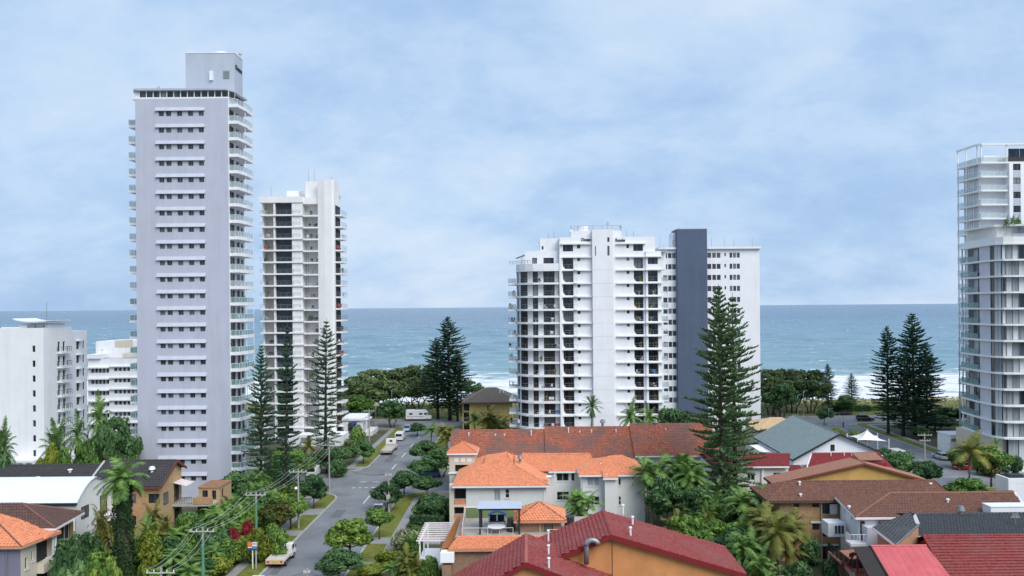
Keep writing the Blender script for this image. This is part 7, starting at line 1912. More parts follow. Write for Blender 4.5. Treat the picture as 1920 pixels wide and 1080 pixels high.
# street trees, left row
for k, px, top, D, w, lab, m in (
    ('street2', 681, 826, 158, 42, 'neat round tree on the far left corner lawn', L_DARK),
    ('street2', 588, 892, 123, 54, 'dark round street tree by the corner pole', L_DARK),
    ('street1', 545, 925, 112, 62, 'green street tree with a few golden tips, middle of the left kerb', L_MID),
    ('street3', 518, 941, 105.5, 70, 'russet tinged street tree behind the white flatbed truck', L_AUT),
    ('street1', 656, 968, 95.5, 92, 'large bright green tree on the right hand verge', L_BRIGHT),
    ('street2', 634, 1032, 89.5, 84, 'dark leafy tree at the bottom edge beside the road', L_DARK),
    ('street3', 711, 952, 106.6, 52, 'small round tree with white flecked leaves by the right footpath', L_MID),
    ('street2', 727, 906, 121.5, 58, 'dark dense tree over the parked pale car', L_DARK),
    ('street2', 757, 884, 131, 56, 'dark dense tree at the near right corner of the crossing', L_DARK)):
    plantp(k, px, top, D, w, lab, m, group='street trees along the kerbs')
# greenery right of the street beyond the crossing
for k, px, top, D, w, lab, m in (
    ('street1', 782, 792, 192, 34, 'small dark tree at the right kerb far down the street', L_DARK),
    ('palm', 808, 800, 178, 46, 'left feathery palm behind the terracotta roof corner', L_PALM),
    ('tall_cane_palm', 835, 792, 172, 56, 'bushy palm clump beside the yellow house', L_PALMY),
    ('street2', 800, 828, 156, 58, 'leafy dark tree behind the far right corner', L_DARK),
    ('coast1', 826, 838, 146, 70, 'deep green tree left of the turret', L_DARK),
    ('street1', 788, 860, 143, 46, 'bushy tree over the far right kerb corner', L_DARK),
    ('cane_palm', 930, 768, 186, 70, 'golden palm clump in front of the yellow house', L_PALMY),
    ('palm', 890, 778, 184, 40, 'small palm at the left of the yellow house front', L_PALM),
    ('fan_palm', 1108, 741, 150, 40, 'single fan palm in front of the white block centre', L_PALMD),
    ('palm', 1180, 764, 150, 52, 'palm with wide fronds before the right part of the white block', L_PALM),
    ('palm', 1218, 770, 152, 42, 'shorter palm next to the white block corner', L_PALM),
    ('street1', 1262, 758, 160, 70, 'dark tree at the foot of the slate blue shaft', L_DARK),
    ('street2', 1290, 775, 150, 60, 'dense tree behind the right end of the terracotta roof', L_DARK),
    ('street3', 800, 892, 128, 54, 'dark flowering bush by the near right corner', L_DARK),
    ('shrub1', 806, 925, 117, 60, 'dark hedge-like bush left of the grey flats', L_DARK),
    ('shrub2', 832, 930, 116, 50, 'dark bush against the grey flats corner pier', L_DARK)):
    plantp(k, px, top, D, w, lab, m, group='greenery right of the street')
# around the grey flats and the maroon roofs
for k, px, top, D, w, lab, m in (
    ('tall_cane_palm', 1092, 913, 106, 76, 'bushy palm in front of the recessed windows of the grey flats', L_PALM),
    ('tall_cane_palm', 1225, 846, 113, 76, 'tall palm clump touching the grey flats right corner', L_PALM),
    ('tall_cane_palm', 1266, 834, 115, 90, 'tallest palm clump right of the grey flats', L_PALM),
    ('tall_cane_palm', 1300, 852, 112, 84, 'palm clump between the grey flats and the huge pine', L_PALM),
    ('street2', 1250, 900, 110, 80, 'dark undergrowth tree beneath the palm clumps', L_DARK),
    ('street2', 1310, 915, 108, 70, 'dark tree at the foot of the huge pine', L_DARK),
    ('cane_palm', 1262, 950, 98, 66, 'yellowish palm clump above the maroon roof edge', L_PALMY),
    ('street1', 1290, 960, 96, 76, 'leafy bush by the maroon roof right eave', L_MID),
    ('cane_palm', 1316, 945, 99, 60, 'fine leaved palm clump left of the pine trunks', L_PALMY),
    ('street1', 1346, 972, 95, 96, 'dense green tree below the huge pine', L_MID),
    ('street2', 1380, 995, 88, 92, 'deep green bush in the gap between maroon and brick houses', L_DARK),
    ('street1', 1345, 1020, 85, 80, 'low green bush at the lower right of the maroon roof', L_MID),
    ('tall_cane_palm', 1408, 905, 100, 92, 'tall palm clump before the red roofed flats', L_PALM),
    ('tall_cane_palm', 1432, 938, 91, 104, 'palm clump with yellowed fronds beside the tan brick flats', L_PALMY),
    ('tall_cane_palm', 1482, 948, 88, 96, 'bright palm clump hiding the tan brick flats corner', L_PALMY),
    ('palm', 1462, 972, 85, 96, 'single palm with hanging dead fronds by the tan brick flats', L_PALMY),
    ('tall_cane_palm', 1402, 985, 84, 80, 'green palm clump at the bottom right of centre', L_PALM),
    ('cane_palm', 1440, 1035, 80, 80, 'low palm clump at the bottom edge right of centre', L_PALM),
    ('paddle', 1395, 1040, 80, 60, 'spiky leaved plant by the maroon roof corner', L_DARK),
    ('street2', 1372, 925, 106, 66, 'dark bush right of the huge pine trunk', L_DARK),
    ('cane_palm', 1335, 925, 103, 60, 'palm clump against the huge pine trunk', L_PALM),
    ('street1', 1410, 950, 94, 70, 'leafy bush between the pine trunks and the yellowed palms', L_MID),
    ('cane_palm', 1385, 960, 92, 64, 'fresh green palm clump below the second big pine', L_PALM),
    ('street2', 1520, 1010, 90, 44, 'bush against the brick flats ground floor', L_DARK),
    ('shrub1', 1500, 1050, 84, 60, 'low shrub in front of the brick flats wall', L_DARK),
    ('shrub3', 1560, 1040, 84, 34, 'small dark bush below the black railing', L_DARK)):
    plantp(k, px, top, D, w, lab, m, group='garden plants between the houses')
# right side of the picture
for k, px, top, D, w, lab, m in (
    ('palm', 1816, 828, 127, 92, 'palm standing before the right hand crossing', L_PALMY),
    ('street3', 1858, 836, 134, 66, 'light leafed tree beside the palm near the silver sedan', L_MID),
    ('street1', 1818, 893, 119, 76, 'leafy bush below the palm, in front of the road', L_MID),
    ('street2', 1688, 848, 138, 66, 'dark bush behind the tan roof, left of the pole', L_DARK),
    ('street2', 1735, 866, 132, 62, 'dark rounded tree in front of the right hand pole', L_DARK),
    ('street1', 1655, 838, 146, 46, 'bush beside the white shade sail', L_DARK),
    ('shrub1', 1790, 905, 122, 56, 'low hedge bush at the roadside behind the brown roof', L_DARK),
    ('fan_palm', 1832, 814, 145.5, 24, 'left small palm in front of the wavy block wall', L_PALMD),
    ('fan_palm', 1866, 820, 144.8, 22, 'right small palm in front of the wavy block wall', L_PALMD),
    ('shrub2', 1795, 838, 150, 46, 'round bush left of the wavy block entrance', L_DARK),
    ('shrub0', 1875, 848, 144.5, 40, 'bush under the small palms at the wavy block', L_DARK),
    ('shrub3', 1905, 852, 144.6, 24, 'small clipped bush by the wavy block glass', L_DARK),
    ('shrub1', 1850, 866, 143.3, 40, 'low flowering border bush behind the silver sedan', L_AUT),
    ('paddle', 1602, 800, 176, 30, 'flowering broad leaf plant behind the hall roof', L_YEL),
    ('shrub0', 1572, 803, 178, 30, 'yellow green bush at the hall roof rear', L_YEL),
    ('shrub2', 1620, 808, 182, 28, 'low bush near the shade sail', L_MID),
    ('palm', 1897, 408, 150.5, 16, 'left potted palm on the wavy block terrace', L_PALMD),
    ('palm', 1886, 411, 150.2, 15, 'middle potted palm on the wavy block terrace', L_PALMD),
    ('palm', 1908, 410, 150.8, 15, 'right potted palm on the wavy block terrace', L_PALMD)):
    z = 44.2 if 'terrace' in lab else 0.0
    plantp(k, px, top, D, w, lab, m, z=z, group='plants on the right side')
# far left
for k, px, top, D, w, lab, m in (
    ('date_palm', 106, 800, 124, 66, 'big date palm in front of the left edge block', L_PALMD),
    ('palm', 147, 792, 128, 44, 'slender palm right of the big date palm', L_PALMD),
    ('palm', 186, 758, 138, 44, 'tall palm rising beside the terraced block', L_PALM),
    ('coast1', 218, 776, 126, 84, 'large dark tree between the terraced block and the lavender tower', L_DARK),
    ('street2', 192, 800, 122, 50, 'leafy tree below the terraced block', L_DARK),
    ('street1', 160, 815, 121, 44, 'small mixed tree by the charcoal roof valley', L_MID),
    ('date_palm', 4, 800, 126, 54, 'palm cut by the left edge of the picture', L_PALMD),
    ('shrub2', 6, 852, 112, 42, 'dark round bush at the left edge', L_DARK),
    ('shrub0', 88, 842, 119, 46, 'bright bush below the big date palm', L_YEL),
    ('shrub1', 120, 838, 119, 44, 'green bush beside the date palm trunk', L_MID)):
    plantp(k, px, top, D, w, lab, m, group='plants at the left edge')

# the fat creeper-covered palm in the left garden
def creeper_palm():
    D = 86.5; p = A(231, 1000, D); h = A(231, 905, D).z
    t = T('palm_tree', 'thick palm trunk wrapped in dark creeper with drooping fronds', 'palm', (p.x, D, 0))
    rg = np.random.default_rng(9); n = 9000
    a = rg.uniform(0, 6.2832, n); z = rg.uniform(0, h + 0.3, n)
    rad = 1.02 + 0.16 * np.sin(a * 3 + z) + 0.12 * np.sin(z * 2.3 + a * 5) - 0.018 * z + rg.normal(0, 0.07, n)
    d = np.stack([np.cos(a), np.sin(a), np.zeros(n)], 1)
    v, f = leaves(d * rad[:, None] + np.stack([np.zeros(n), np.zeros(n), z], 1), d, 0.13, rg)
    put(np_mesh('creeper', v, f, L_CREEP), 'creeper', t)
    MB().tube([(0, 0, -0.1), (0, 0, h)], [0.8, 0.62], 12).build('trunk', BARK, t)
    c, tr = palm(12, 0.3, 26, 3.4, 1.9, L_PALM, 0.0, 0.3, width=0.6)
    put(c, 'crown', t, (0, 0, h - 0.1)); bpy.data.meshes.remove(tr)
creeper_palm()

# the thick garden between the flats and the left kerb, and below it
DEEP = 'shrubs in the thick garden left of the street'
GK = [('shrub0', L_DARK, 'dark green shrub in the thick garden left of the street'), ('shrub1', L_MID, 'mid green shrub in the thick garden left of the street'), ('shrub2', L_DARK, 'dark green shrub in the thick garden left of the street'),
      ('shrub3', L_BRIGHT, 'light green shrub in the thick garden left of the street'), ('cane_palm', L_PALM, 'leafy palm clump in the thick garden left of the street'), ('tall_cane_palm', L_PALM, 'green palm clump in the thick garden left of the street'), ('broad', L_MID, 'broad leaved shrub in the thick garden left of the street'), ('low_palm', L_PALM, 'low palm clump in the thick garden left of the street')]
rr = random.Random(14)
def near(x, y):
    row = 'along the left footpath' if x > -40.2 else 'in the middle of the left garden' if x > -44 else 'against the houses left of the garden'
    spot = 'at the bottom of the picture' if y < 93 else 'level with the flatbed truck' if y < 99 else 'level with the russet street tree' if y < 106 else 'level with the tan brick balconies' if y < 113 else 'level with the corner pole' if y < 121 else 'below the three pines'
    return row + ', ' + spot
yy = 88.0; SEEN = set()
while yy < 128:
    for xx in np.arange(-50.5 if yy < 98 else -46.5 if yy < 118 else -45, -37.6, 2.5):
        x, y = xx + rr.uniform(-0.9, 0.9), yy + rr.uniform(-0.9, 0.9)
        if abs(x - A(231, 1000, 86.5).x) < 2.2 and abs(y - 86.5) < 2.4: continue
        for q in range(14):
            k, m, lab = rr.choice(GK)
            if (lab, near(x, y)) not in SEEN: break
        SEEN.add((lab, near(x, y)))
        h = rr.uniform(2.2, 4.6) * (1.25 if 'palm' in k else 1.0)
        if y > 112: h *= 1.25
        plant(k, x, y, h, rr.uniform(3.0, 4.6), lab.replace('in the thick garden left of the street', near(x, y)), m, group=DEEP)
    yy += 2.9
for k, px, top, D, w, lab, m in (
    ('broad', 440, 990, 100, 24, 'deep red leaved shrub, left of two near the road pole', L_RED), ('broad', 462, 975, 102, 24, 'deep red leaved shrub, right of two near the road pole', L_RED),
    ('shrub0', 520, 985, 98.5, 48, 'rounded green bush behind the orange sign', L_MID), ('shrub1', 483, 988, 97, 52, 'bush with golden tips behind the orange sign', L_YEL),
    ('shrub2', 420, 1010, 95.5, 44, 'clipped round green bush by the driveway', L_MID), ('shrub3', 402, 1040, 92.5, 58, 'yellow topped bush at the lower left verge', L_YEL),
    ('shrub0', 368, 1062, 91, 56, 'golden bush at the bottom edge left of the road', L_YEL),
    ('shrub1', 405, 912, 122, 30, 'light green bush against the base of the lavender tower', L_BRIGHT), ('paddle', 402, 905, 123, 34, 'paddle leaved plant at the base of the lavender tower', L_BRIGHT),
    ('tall_cane_palm', 462, 880, 121, 66, 'tall leafy clump right of the lavender tower base', L_DARK), ('street2', 440, 888, 120, 70, 'dense dark tree in front of the lavender tower right base', L_DARK),
    ('street1', 560, 850, 140, 60, 'yellow green bushy tree by the warm white tower wall', L_MID), ('street2', 520, 860, 134, 60, 'dark bushy tree below the narrow pine', L_DARK),
    ('palm', 575, 826, 150, 40, 'palm in front of the warm white tower podium', L_PALMY), ('street2', 612, 845, 150, 64, 'dark bush behind the corner pole', L_DARK), ('street1', 640, 835, 156, 46, 'flowering dark bush on the far left corner', L_DARK),
    ('shrub0', 668, 800, 176, 34, 'low shrub by the white pavilion', L_MID), ('shrub1', 656, 822, 166, 34, 'grey green shrub on the far left verge', L_OLIVE), ('shrub2', 632, 862, 146, 40, 'pale flowering bush at the cross street corner', L_DARK),
    ('street3', 540, 838, 142, 60, 'leafy tree left of the warm white tower palm', L_MID),
    ('broad', 130, 1012, 84, 56, 'dark bush below the long white balcony', L_DARK), ('street1', 160, 990, 87.5, 60, 'dark green tree before the white curved roof house', L_DARK), ('broad', 196, 1035, 83, 62, 'broad pale green bush at the bottom left', L_BRIGHT),
    ('low_palm', 150, 1050, 82, 60, 'low dark palm at the bottom left', L_PALMD), ('shrub0', 285, 1000, 89, 60, 'yellow green bush right of the creeper palm', L_YEL), ('cane_palm', 300, 945, 100, 60, 'golden palm clump before the tan brick flats gable', L_PALMY), ('cane_palm', 272, 972, 93, 56, 'leafy palm clump right of the creeper palm', L_PALM),
    ('cane_palm', 200, 945, 96, 50, 'palm clump left of the creeper palm', L_PALMY), ('broad', 330, 1010, 90, 60, 'dark bush under the power lines', L_DARK),
    # right verge, bottom
    ('shrub3', 762, 990, 101, 54, 'cream flowered bush beside the white slatted pergola', L_CREAM), ('shrub1', 775, 1000, 99, 44, 'green bush behind the cream flowered one', L_MID),
    ('cane_palm', 772, 1028, 89, 60, 'bright yellow green palm at the bottom edge', L_PALMY), ('cane_palm', 742, 1045, 90, 60, 'green palm at the bottom edge right of the footpath', L_PALM), ('shrub0', 728, 1030, 95, 50, 'yellow green bush right of the footpath', L_YEL), ('shrub2', 700, 1058, 92, 60, 'golden green bush at the bottom edge by the footpath', L_YEL), ('shrub1', 806, 1040, 88, 40, 'leafy bush below the white skylight box', L_MID)):
    plantp(k, px, top, D, w, lab, m, group='individual garden plants')
# clipped hedges
def hedge(x0, x1, y0, y1, h, label, mat, n):
    t = T('hedge', label, 'hedge', ((x0 + x1) / 2, (y0 + y1) / 2, 0))
    rg = np.random.default_rng(int(abs(x0 * 10))); w, d = (x1 - x0) / 2, (y1 - y0) / 2
    pos = np.stack([rg.uniform(-w, w, n), rg.uniform(-d, d, n), rg.uniform(0, h, n)], 1); f = rg.integers(0, 4, n)
    pos[f == 0, 2] = h; pos[f == 1, 1] = -d; pos[f == 2, 0] = -w; pos[f == 3, 0] = w
    nr = np.zeros((n, 3)); nr[f == 0, 2] = 1; nr[f == 1, 1] = -1; nr[f == 2, 0] = -1; nr[f == 3, 0] = 1
    v, q = leaves(pos + rg.normal(0, 0.06, (n, 3)), nr, 0.13, rg); put(np_mesh('foliage', v, q, mat), 'foliage', t)
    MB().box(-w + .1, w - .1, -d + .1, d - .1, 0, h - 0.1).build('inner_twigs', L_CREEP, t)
hedge(-17.3, -12.5, 112.0, 113.2, 1.6, 'clipped dark hedge in front of the grey flats left side', L_DARK, 2200)
hedge(-16.6, -13.2, 108.4, 109.4, 1.0, 'low clipped hedge nearer than the dark one by the grey flats', L_MID, 1500)
hedge(88, 101, 229.5, 231.5, 1.8, 'long dark hedge along the dune behind the dark parked car', L_DARK, 4000)
hedge(101.3, 118, 230.5, 232.5, 1.4, 'lower hedge along the dune right of the little lone pine', L_MID, 4000)
# dune and verge tufts nobody could count
rg = np.random.default_rng(3); n = 26000
x = rg.uniform(-150, 260, n); y = rg.uniform(232, 249, n)
pos = np.stack([x, y, 0.9 + rg.uniform(-0.3, 1.0, n)], 1)
v, f = leaves(pos, np.tile([0, -0.6, 0.6], (n, 1)), 0.42, rg, 0.3)
o = put(np_mesh('dune_plants', v, f, leaf_mat('dune_leaves', (0.072, 0.102, 0.043), (0.377, 0.377, 0.160))), 'dune_plants'); setp(o, 'low green plants covering the dune strip above the sand', 'dune plants', kind='stuff')
# ================================================================ VEHICLES
CARGLASS = M('car_glass', (0.015, 0.018, 0.022), 0.08, 0.05, spec=0.6)
TYRE = M('tyre', (0.015, 0.015, 0.016), 0.85, 0.1)
RIM = M('rim', (0.35, 0.36, 0.37), 0.35, 0.05, metal=0.7)
HEADL = M('headlight', (0.65, 0.67, 0.68), 0.15, 0.02)
TAILL = M('tail_light', (0.30, 0.012, 0.010), 0.25, 0.02)
PLATE = M('number_plate', (0.62, 0.60, 0.50), 0.5, 0.02)
def paint(name, col): return M('car_paint_' + name, col, 0.28, 0.03, 0.8, spec=0.5)
P_WHITE, P_SILVER, P_GREY = paint('white', (0.74, 0.74, 0.74)), paint('silver', (0.42, 0.44, 0.46)), paint('grey', (0.20, 0.19, 0.18))
P_DARK, P_RED, P_BLUE, P_PALE = paint('dark', (0.016, 0.018, 0.024)), paint('red', (0.42, 0.02, 0.02)), paint('blue', (0.14, 0.30, 0.50)), paint('pale', (0.55, 0.58, 0.60))
def loft(rings, cap=True):
    b = MB(); n = len(rings[0])
    for r in rings: b.v += [tuple(p) for p in r]
    for i in range(len(rings) - 1):
        for k in range(n):
            q = (k + 1) % n; b.f.append((i*n + k, i*n + q, (i+1)*n + q, (i+1)*n + k))
    if cap: b.f.append(tuple(range(n))[::-1]); b.f.append(tuple((len(rings)-1)*n + k for k in range(n)))
    return b
def ring(y, hw, z0, z1, c=0.12):
    return [(-hw, y, z0 + c*.6), (-hw + c*.5, y, z0), (hw - c*.5, y, z0), (hw, y, z0 + c*.6), (hw, y, z1 - c), (hw - c, y, z1), (-hw + c, y, z1), (-hw, y, z1 - c)]
WHEEL_M = {}
def wheels(t, ys, hw, r=0.31):
    if 'm' not in WHEEL_M:
        b = MB(); b.tube([(-0.11, 0, 0), (0.11, 0, 0)], 1.0 * 0.31, 16); WHEEL_M['m'] = b.mesh('wheel', TYRE)
        b = MB(); b.tube([(-0.115, 0, 0), (0.115, 0, 0)], 0.19, 12); WHEEL_M['r'] = b.mesh('rim', RIM)
    for y in ys:
        for s in (-1, 1):
            o = put(WHEEL_M['m'], 'wheel', t, (s * (hw - 0.1), y, r), sc=(1, r/0.31, r/0.31)); put(WHEEL_M['r'], 'rim', o)
def lights(t, L, hw, zf, zr, w=0.28, h=0.13):
    for s in (-1, 1):
        MB().box(s * (hw - 0.12) - w/2 - (0.02 if s > 0 else -0.02), s * (hw - 0.12) + w/2 - (0.1 if s > 0 else -0.1) , L/2 - 0.04, L/2 + 0.015, zf, zf + h).build('headlight', HEADL, t)
        MB().box(s * (hw - 0.16) - w/2, s * (hw - 0.16) + w/2, -L/2 - 0.015, -L/2 + 0.04, zr, zr + h).build('tail_light', TAILL, t)
    MB().box(-0.24, 0.24, -L/2 - 0.02, -L/2 + 0.02, zr - 0.16, zr - 0.04).build('number_plate', PLATE, t)
def car(label, x, y, rz, pm, kind='sedan', cat='car', group='parked vehicles'):
    t = T('van' if kind == 'van' else 'car', label, cat, (x, y, 0.014), rz, group)
    if kind == 'van':
        L, hw, Hh = 4.9, 0.95, 2.0
        loft([ring(-L/2, hw - .06, .35, Hh - .08), ring(-L/2 + .2, hw, .28, Hh), ring(L/2 - 1.5, hw, .28, Hh), ring(L/2 - .8, hw, .28, 1.25), ring(L/2 - .15, hw - .05, .3, .98), ring(L/2, hw - .12, .38, .8)]).build('body', pm, t)
        MB().solid([(-hw + .14, L/2 - 1.42, 1.9), (hw - .14, L/2 - 1.42, 1.9), (hw - .1, L/2 - .8, 1.28), (-hw + .1, L/2 - .8, 1.28)], [(-hw + .14, L/2 - 1.38, 1.93), (hw - .14, L/2 - 1.38, 1.93), (hw - .1, L/2 - .76, 1.31), (-hw + .1, L/2 - .76, 1.31)]).build('windscreen', CARGLASS, t)
        for s in (-1, 1): MB().box(s*hw - .01, s*hw + .01, L/2 - 2.4, L/2 - 1.5, 1.15, 1.75).build('side_window', CARGLASS, t)
        MB().box(-hw + .22, hw - .22, -L/2 - .012, -L/2 + .02, 1.15, 1.75).build('rear_window', CARGLASS, t)
        wheels(t, (-1.45, 1.5), hw, 0.33); lights(t, L, hw, .72, .85); return t
    L, hw, Hh, rear = {'sedan': (4.6, 0.9, 1.42, 1.0), 'suv': (4.6, 0.93, 1.72, 0.12), 'hatch': (4.0, 0.86, 1.48, 0.15)}[kind]
    bz = 0.92 if kind != 'suv' else 1.05
    loft([ring(-L/2, hw - .12, .42, bz - .1), ring(-L/2 + .18, hw - .03, .26, bz), ring(-0.9, hw, .22, bz), ring(0.6, hw, .22, bz), ring(L/2 - .9, hw - .01, .22, bz - .06), ring(L/2 - .2, hw - .06, .26, bz - .22), ring(L/2, hw - .16, .36, bz - .34)]).build('body', pm, t)
    a, b_ = -L/2 + rear, 0.95
    loft([ring(a, hw - .08, bz - .04, bz + .01, .02), ring(a + .55 if kind == 'sedan' else a + .3, hw - .2, bz - .04, Hh - .05, .1), ring(0.1, hw - .19, bz - .04, Hh - .03, .1), ring(b_, hw - .1, bz - .06, bz, .02)]).build('cabin_glass', CARGLASS, t)
    loft([ring(a + .5 if kind == 'sedan' else a + .24, hw - .24, Hh - .1, Hh - .02, .03), ring(-.4, hw - .2, Hh - .1, Hh + .015, .04), ring(0.2, hw - .25, Hh - .1, Hh - .02, .03)]).build('roof', pm, t)
    for s in (-1, 1):
        for yy0, yy1 in ((a + .02, a + .5), (-.35, -.3), (.95, .12)): MB().tube([(s * (hw - .085), yy0, bz), (s * (hw - .2), yy1, Hh - .05)], .04, 4).build('pillar', pm, t)
        MB().box(s * hw - .05 if s > 0 else s * hw - .12, s * hw + .12 if s > 0 else s * hw + .05, .62, .8, bz + .02, bz + .16).build('mirror', pm, t)
    wheels(t, (-L/2 + .85, L/2 - .85), hw); lights(t, L, hw, .62, .66); return t
def flatbed(label, x, y, rz, L, hw, cabz, tray, tail):
    t = T('truck', label, 'truck', (x, y, 0.014), rz, 'parked vehicles')
    cy = L/2 - 1.9
    loft([ring(cy, hw - .06, .5, cabz - .05), ring(cy + .12, hw - .04, .45, cabz), ring(cy + .95, hw - .05, .45, cabz - .02), ring(cy + 1.35, hw - .04, .45, 1.35), ring(L/2 - .1, hw - .08, .45, 1.2), ring(L/2, hw - .14, .5, 1.0)]).build('cab', P_WHITE, t)
    MB().solid([(-hw + .15, cy + 1.0, cabz - .1), (hw - .15, cy + 1.0, cabz - .1), (hw - .12, cy + 1.36, 1.4), (-hw + .12, cy + 1.36, 1.4)], [(-hw + .15, cy + 1.03, cabz - .07), (hw - .15, cy + 1.03, cabz - .07), (hw - .12, cy + 1.39, 1.43), (-hw + .12, cy + 1.39, 1.43)]).build('windscreen', CARGLASS, t)
    MB().box(-.32, .32, cy - .02, cy + .02, cabz - .72, cabz - .3).build('rear_window', CARGLASS, t)
    for s in (-1, 1):
        MB().box(s * (hw - .04) - .012, s * (hw - .04) + .012, cy + .2, cy + .95, 1.3, cabz - .2).build('side_window', CARGLASS, t)
        MB().box(s * (hw + .12) - .06, s * (hw + .12) + .06, cy + 1.1, cy + 1.2, 1.35, 1.65).build('mirror', DARKM, t)
    MB().box(-hw + .2, hw - .2, -L/2 + .2, cy, .48, .78).build('chassis', DARKM, t)
    tr = MB(); tr.box(-hw, hw, -L/2, cy - .08, .8, .92)
    for s in (-1, 1): tr.box(s * hw - .03, s * hw + .03, -L/2, cy - .08, .92, 1.14)
    tr.box(-hw, hw, cy - .16, cy - .1, .92, 1.5)
    tb = tr.build('tray', tray, t)
    for k in range(7): MB().box(-hw + .08, hw - .08, -L/2 + .08 + k * (cy + L/2 - .3) / 7, -L/2 + .02 + (k + 1) * (cy + L/2 - .3) / 7, .922, .95).build('plank', M('weathered_plank', (0.52, 0.48, 0.42), 0.9, 0.2, 2.0, rnd=0.15), tb)
    tg = MB().box(-hw, hw, -L/2 - .06, -L/2 - .002, .62, 1.1).build('tailgate', tail, t)
    for s in (-1, 1): MB().box(s * (hw - .3) - .14, s * (hw - .3) + .14, -L/2 - .09, -L/2 - .062, .82, .98).build('tail_light', TAILL, t)
    MB().box(-.3, .3, -L/2 - .085, -L/2 - .062, .84, 1.06).build('number_plate', M('plate_yellow', (0.60, 0.47, 0.05), 0.5), t)
    wheels(t, (-L/2 + 1.1, cy + .9), hw, 0.38)
    for s in (-1, 1): MB().box(s * (hw - .18) - .14, s * (hw - .18) + .14, cy + 1.78, L/2 + .02, .72, .9).build('headlight', HEADL, t)
    return t
flatbed('old white flatbed truck with an orange tailgate parked at the left kerb', -31.35, 97.6, 0, 5.2, 1.12, 2.1, M('cream_tray', (0.66, 0.62, 0.55), 0.7, 0.12, 2.0), M('orange_tailgate', (0.66, 0.40, 0.24), 0.6, 0.12, 3.0))
flatbed('white tilt tray tow truck with a bare tray on the far left kerb', -31.0, 171.5, 0, 8.0, 1.2, 2.6, M('bare_tray', (0.46, 0.42, 0.36), 0.7, 0.12, 2.0), M('grey_tailgate', (0.40, 0.38, 0.34), 0.6))
car('white car roof at the bottom edge behind the flatbed truck', -31.1, 88.4, 0, P_WHITE, 'hatch')
car('white van parked in front of the tow truck', -31.2, 187.5, 0, P_WHITE, 'van', 'van')
car('silver blue hatchback nearest the beach on the left kerb', -31.6, 200.5, math.pi, paint('silverblue', (0.34, 0.42, 0.55)), 'hatch')
car('pale hatchback half hidden under the dark tree on the right kerb', -23.5, 121.6, 0, P_PALE, 'hatch')
car('dark suv parked side on at the esplanade', 92.0, 211.6, -math.pi/2, P_DARK, 'suv')
car('black car in the shade of the dune hedge', 90.5, 222.6, math.pi/2, P_DARK, 'sedan')
car('grey sedan driving side on along the cross street at the right', 87.2, 144.2, -math.pi/2, paint('bronze', (0.27, 0.26, 0.245)), 'sedan')
car('white delivery van at the left kerb of the right hand street', 75.9, 160.0, 0, P_WHITE, 'van', 'van')
car('silver hatchback at the right kerb of the right hand street', 84.6, 159.0, 0, P_SILVER, 'hatch')
car('dark hatchback parked on the driveway behind the silver one', 88.6, 160.5, math.pi/2, P_DARK, 'hatch')
car('small red car behind the palm at the right', 83.6, 149.0, math.pi/2, P_RED, 'hatch')
car('light blue car glimpsed through branches near the turret', -19.0, 146.5, math.pi/2, P_BLUE, 'hatch')
car('white van parked in the cross street behind the left poles', -41.2, 148.3, 0, P_WHITE, 'van', 'van')
car('black car cut by the right edge on the cross street', 97.6, 140.0, math.pi/2, P_DARK, 'hatch')
def motorhome():
    x = AX(786, 219.5, 780)
    t = T('motorhome', 'long white motorhome side on at the end of the street', 'motorhome', (x, 219.2, 0.014), -math.pi/2, 'parked vehicles')
    L, hw = 7.2, 1.15
    loft([ring(-L/2, hw - .03, .55, 3.0, .1), ring(-L/2 + .15, hw, .5, 3.05, .1), ring(L/2 - 2.0, hw, .5, 3.05, .1), ring(L/2 - 1.2, hw, .5, 2.5, .15), ring(L/2 - .9, hw - .03, .5, 1.5, .12), ring(L/2 - .1, hw - .08, .5, 1.2, .12), ring(L/2, hw - .14, .55, 1.0, .12)]).build('body', P_WHITE, t)
    for s in (-1, 1):
        for y0, w in ((-2.6, 0.9), (0.2, 0.9), (1.6, 0.8)): MB().box(s*hw - .012, s*hw + .012, y0, y0 + w, 1.75, 2.25).build('side_window', CARGLASS, t)
    MB().box(hw - .002, hw + .02, -L/2 + .3, L/2 - 2.2, 1.2, 1.3).build('stripe', P_GREY, t)
    MB().solid([(-hw + .2, L/2 - 1.25, 2.3), (hw - .2, L/2 - 1.25, 2.3), (hw - .12, L/2 - .9, 1.55), (-hw + .12, L/2 - .9, 1.55)], [(-hw + .2, L/2 - 1.2, 2.33), (hw - .2, L/2 - 1.2, 2.33), (hw - .12, L/2 - .86, 1.58), (-hw + .12, L/2 - .86, 1.58)]).build('windscreen', CARGLASS, t)
    MB().box(-.4, .4, -1, 0, 3.05, 3.25).build('roof_hatch', GREYM, t)
    wheels(t, (-1.9, 2.3), hw, 0.36); lights(t, L, hw, .85, .9)
motorhome()

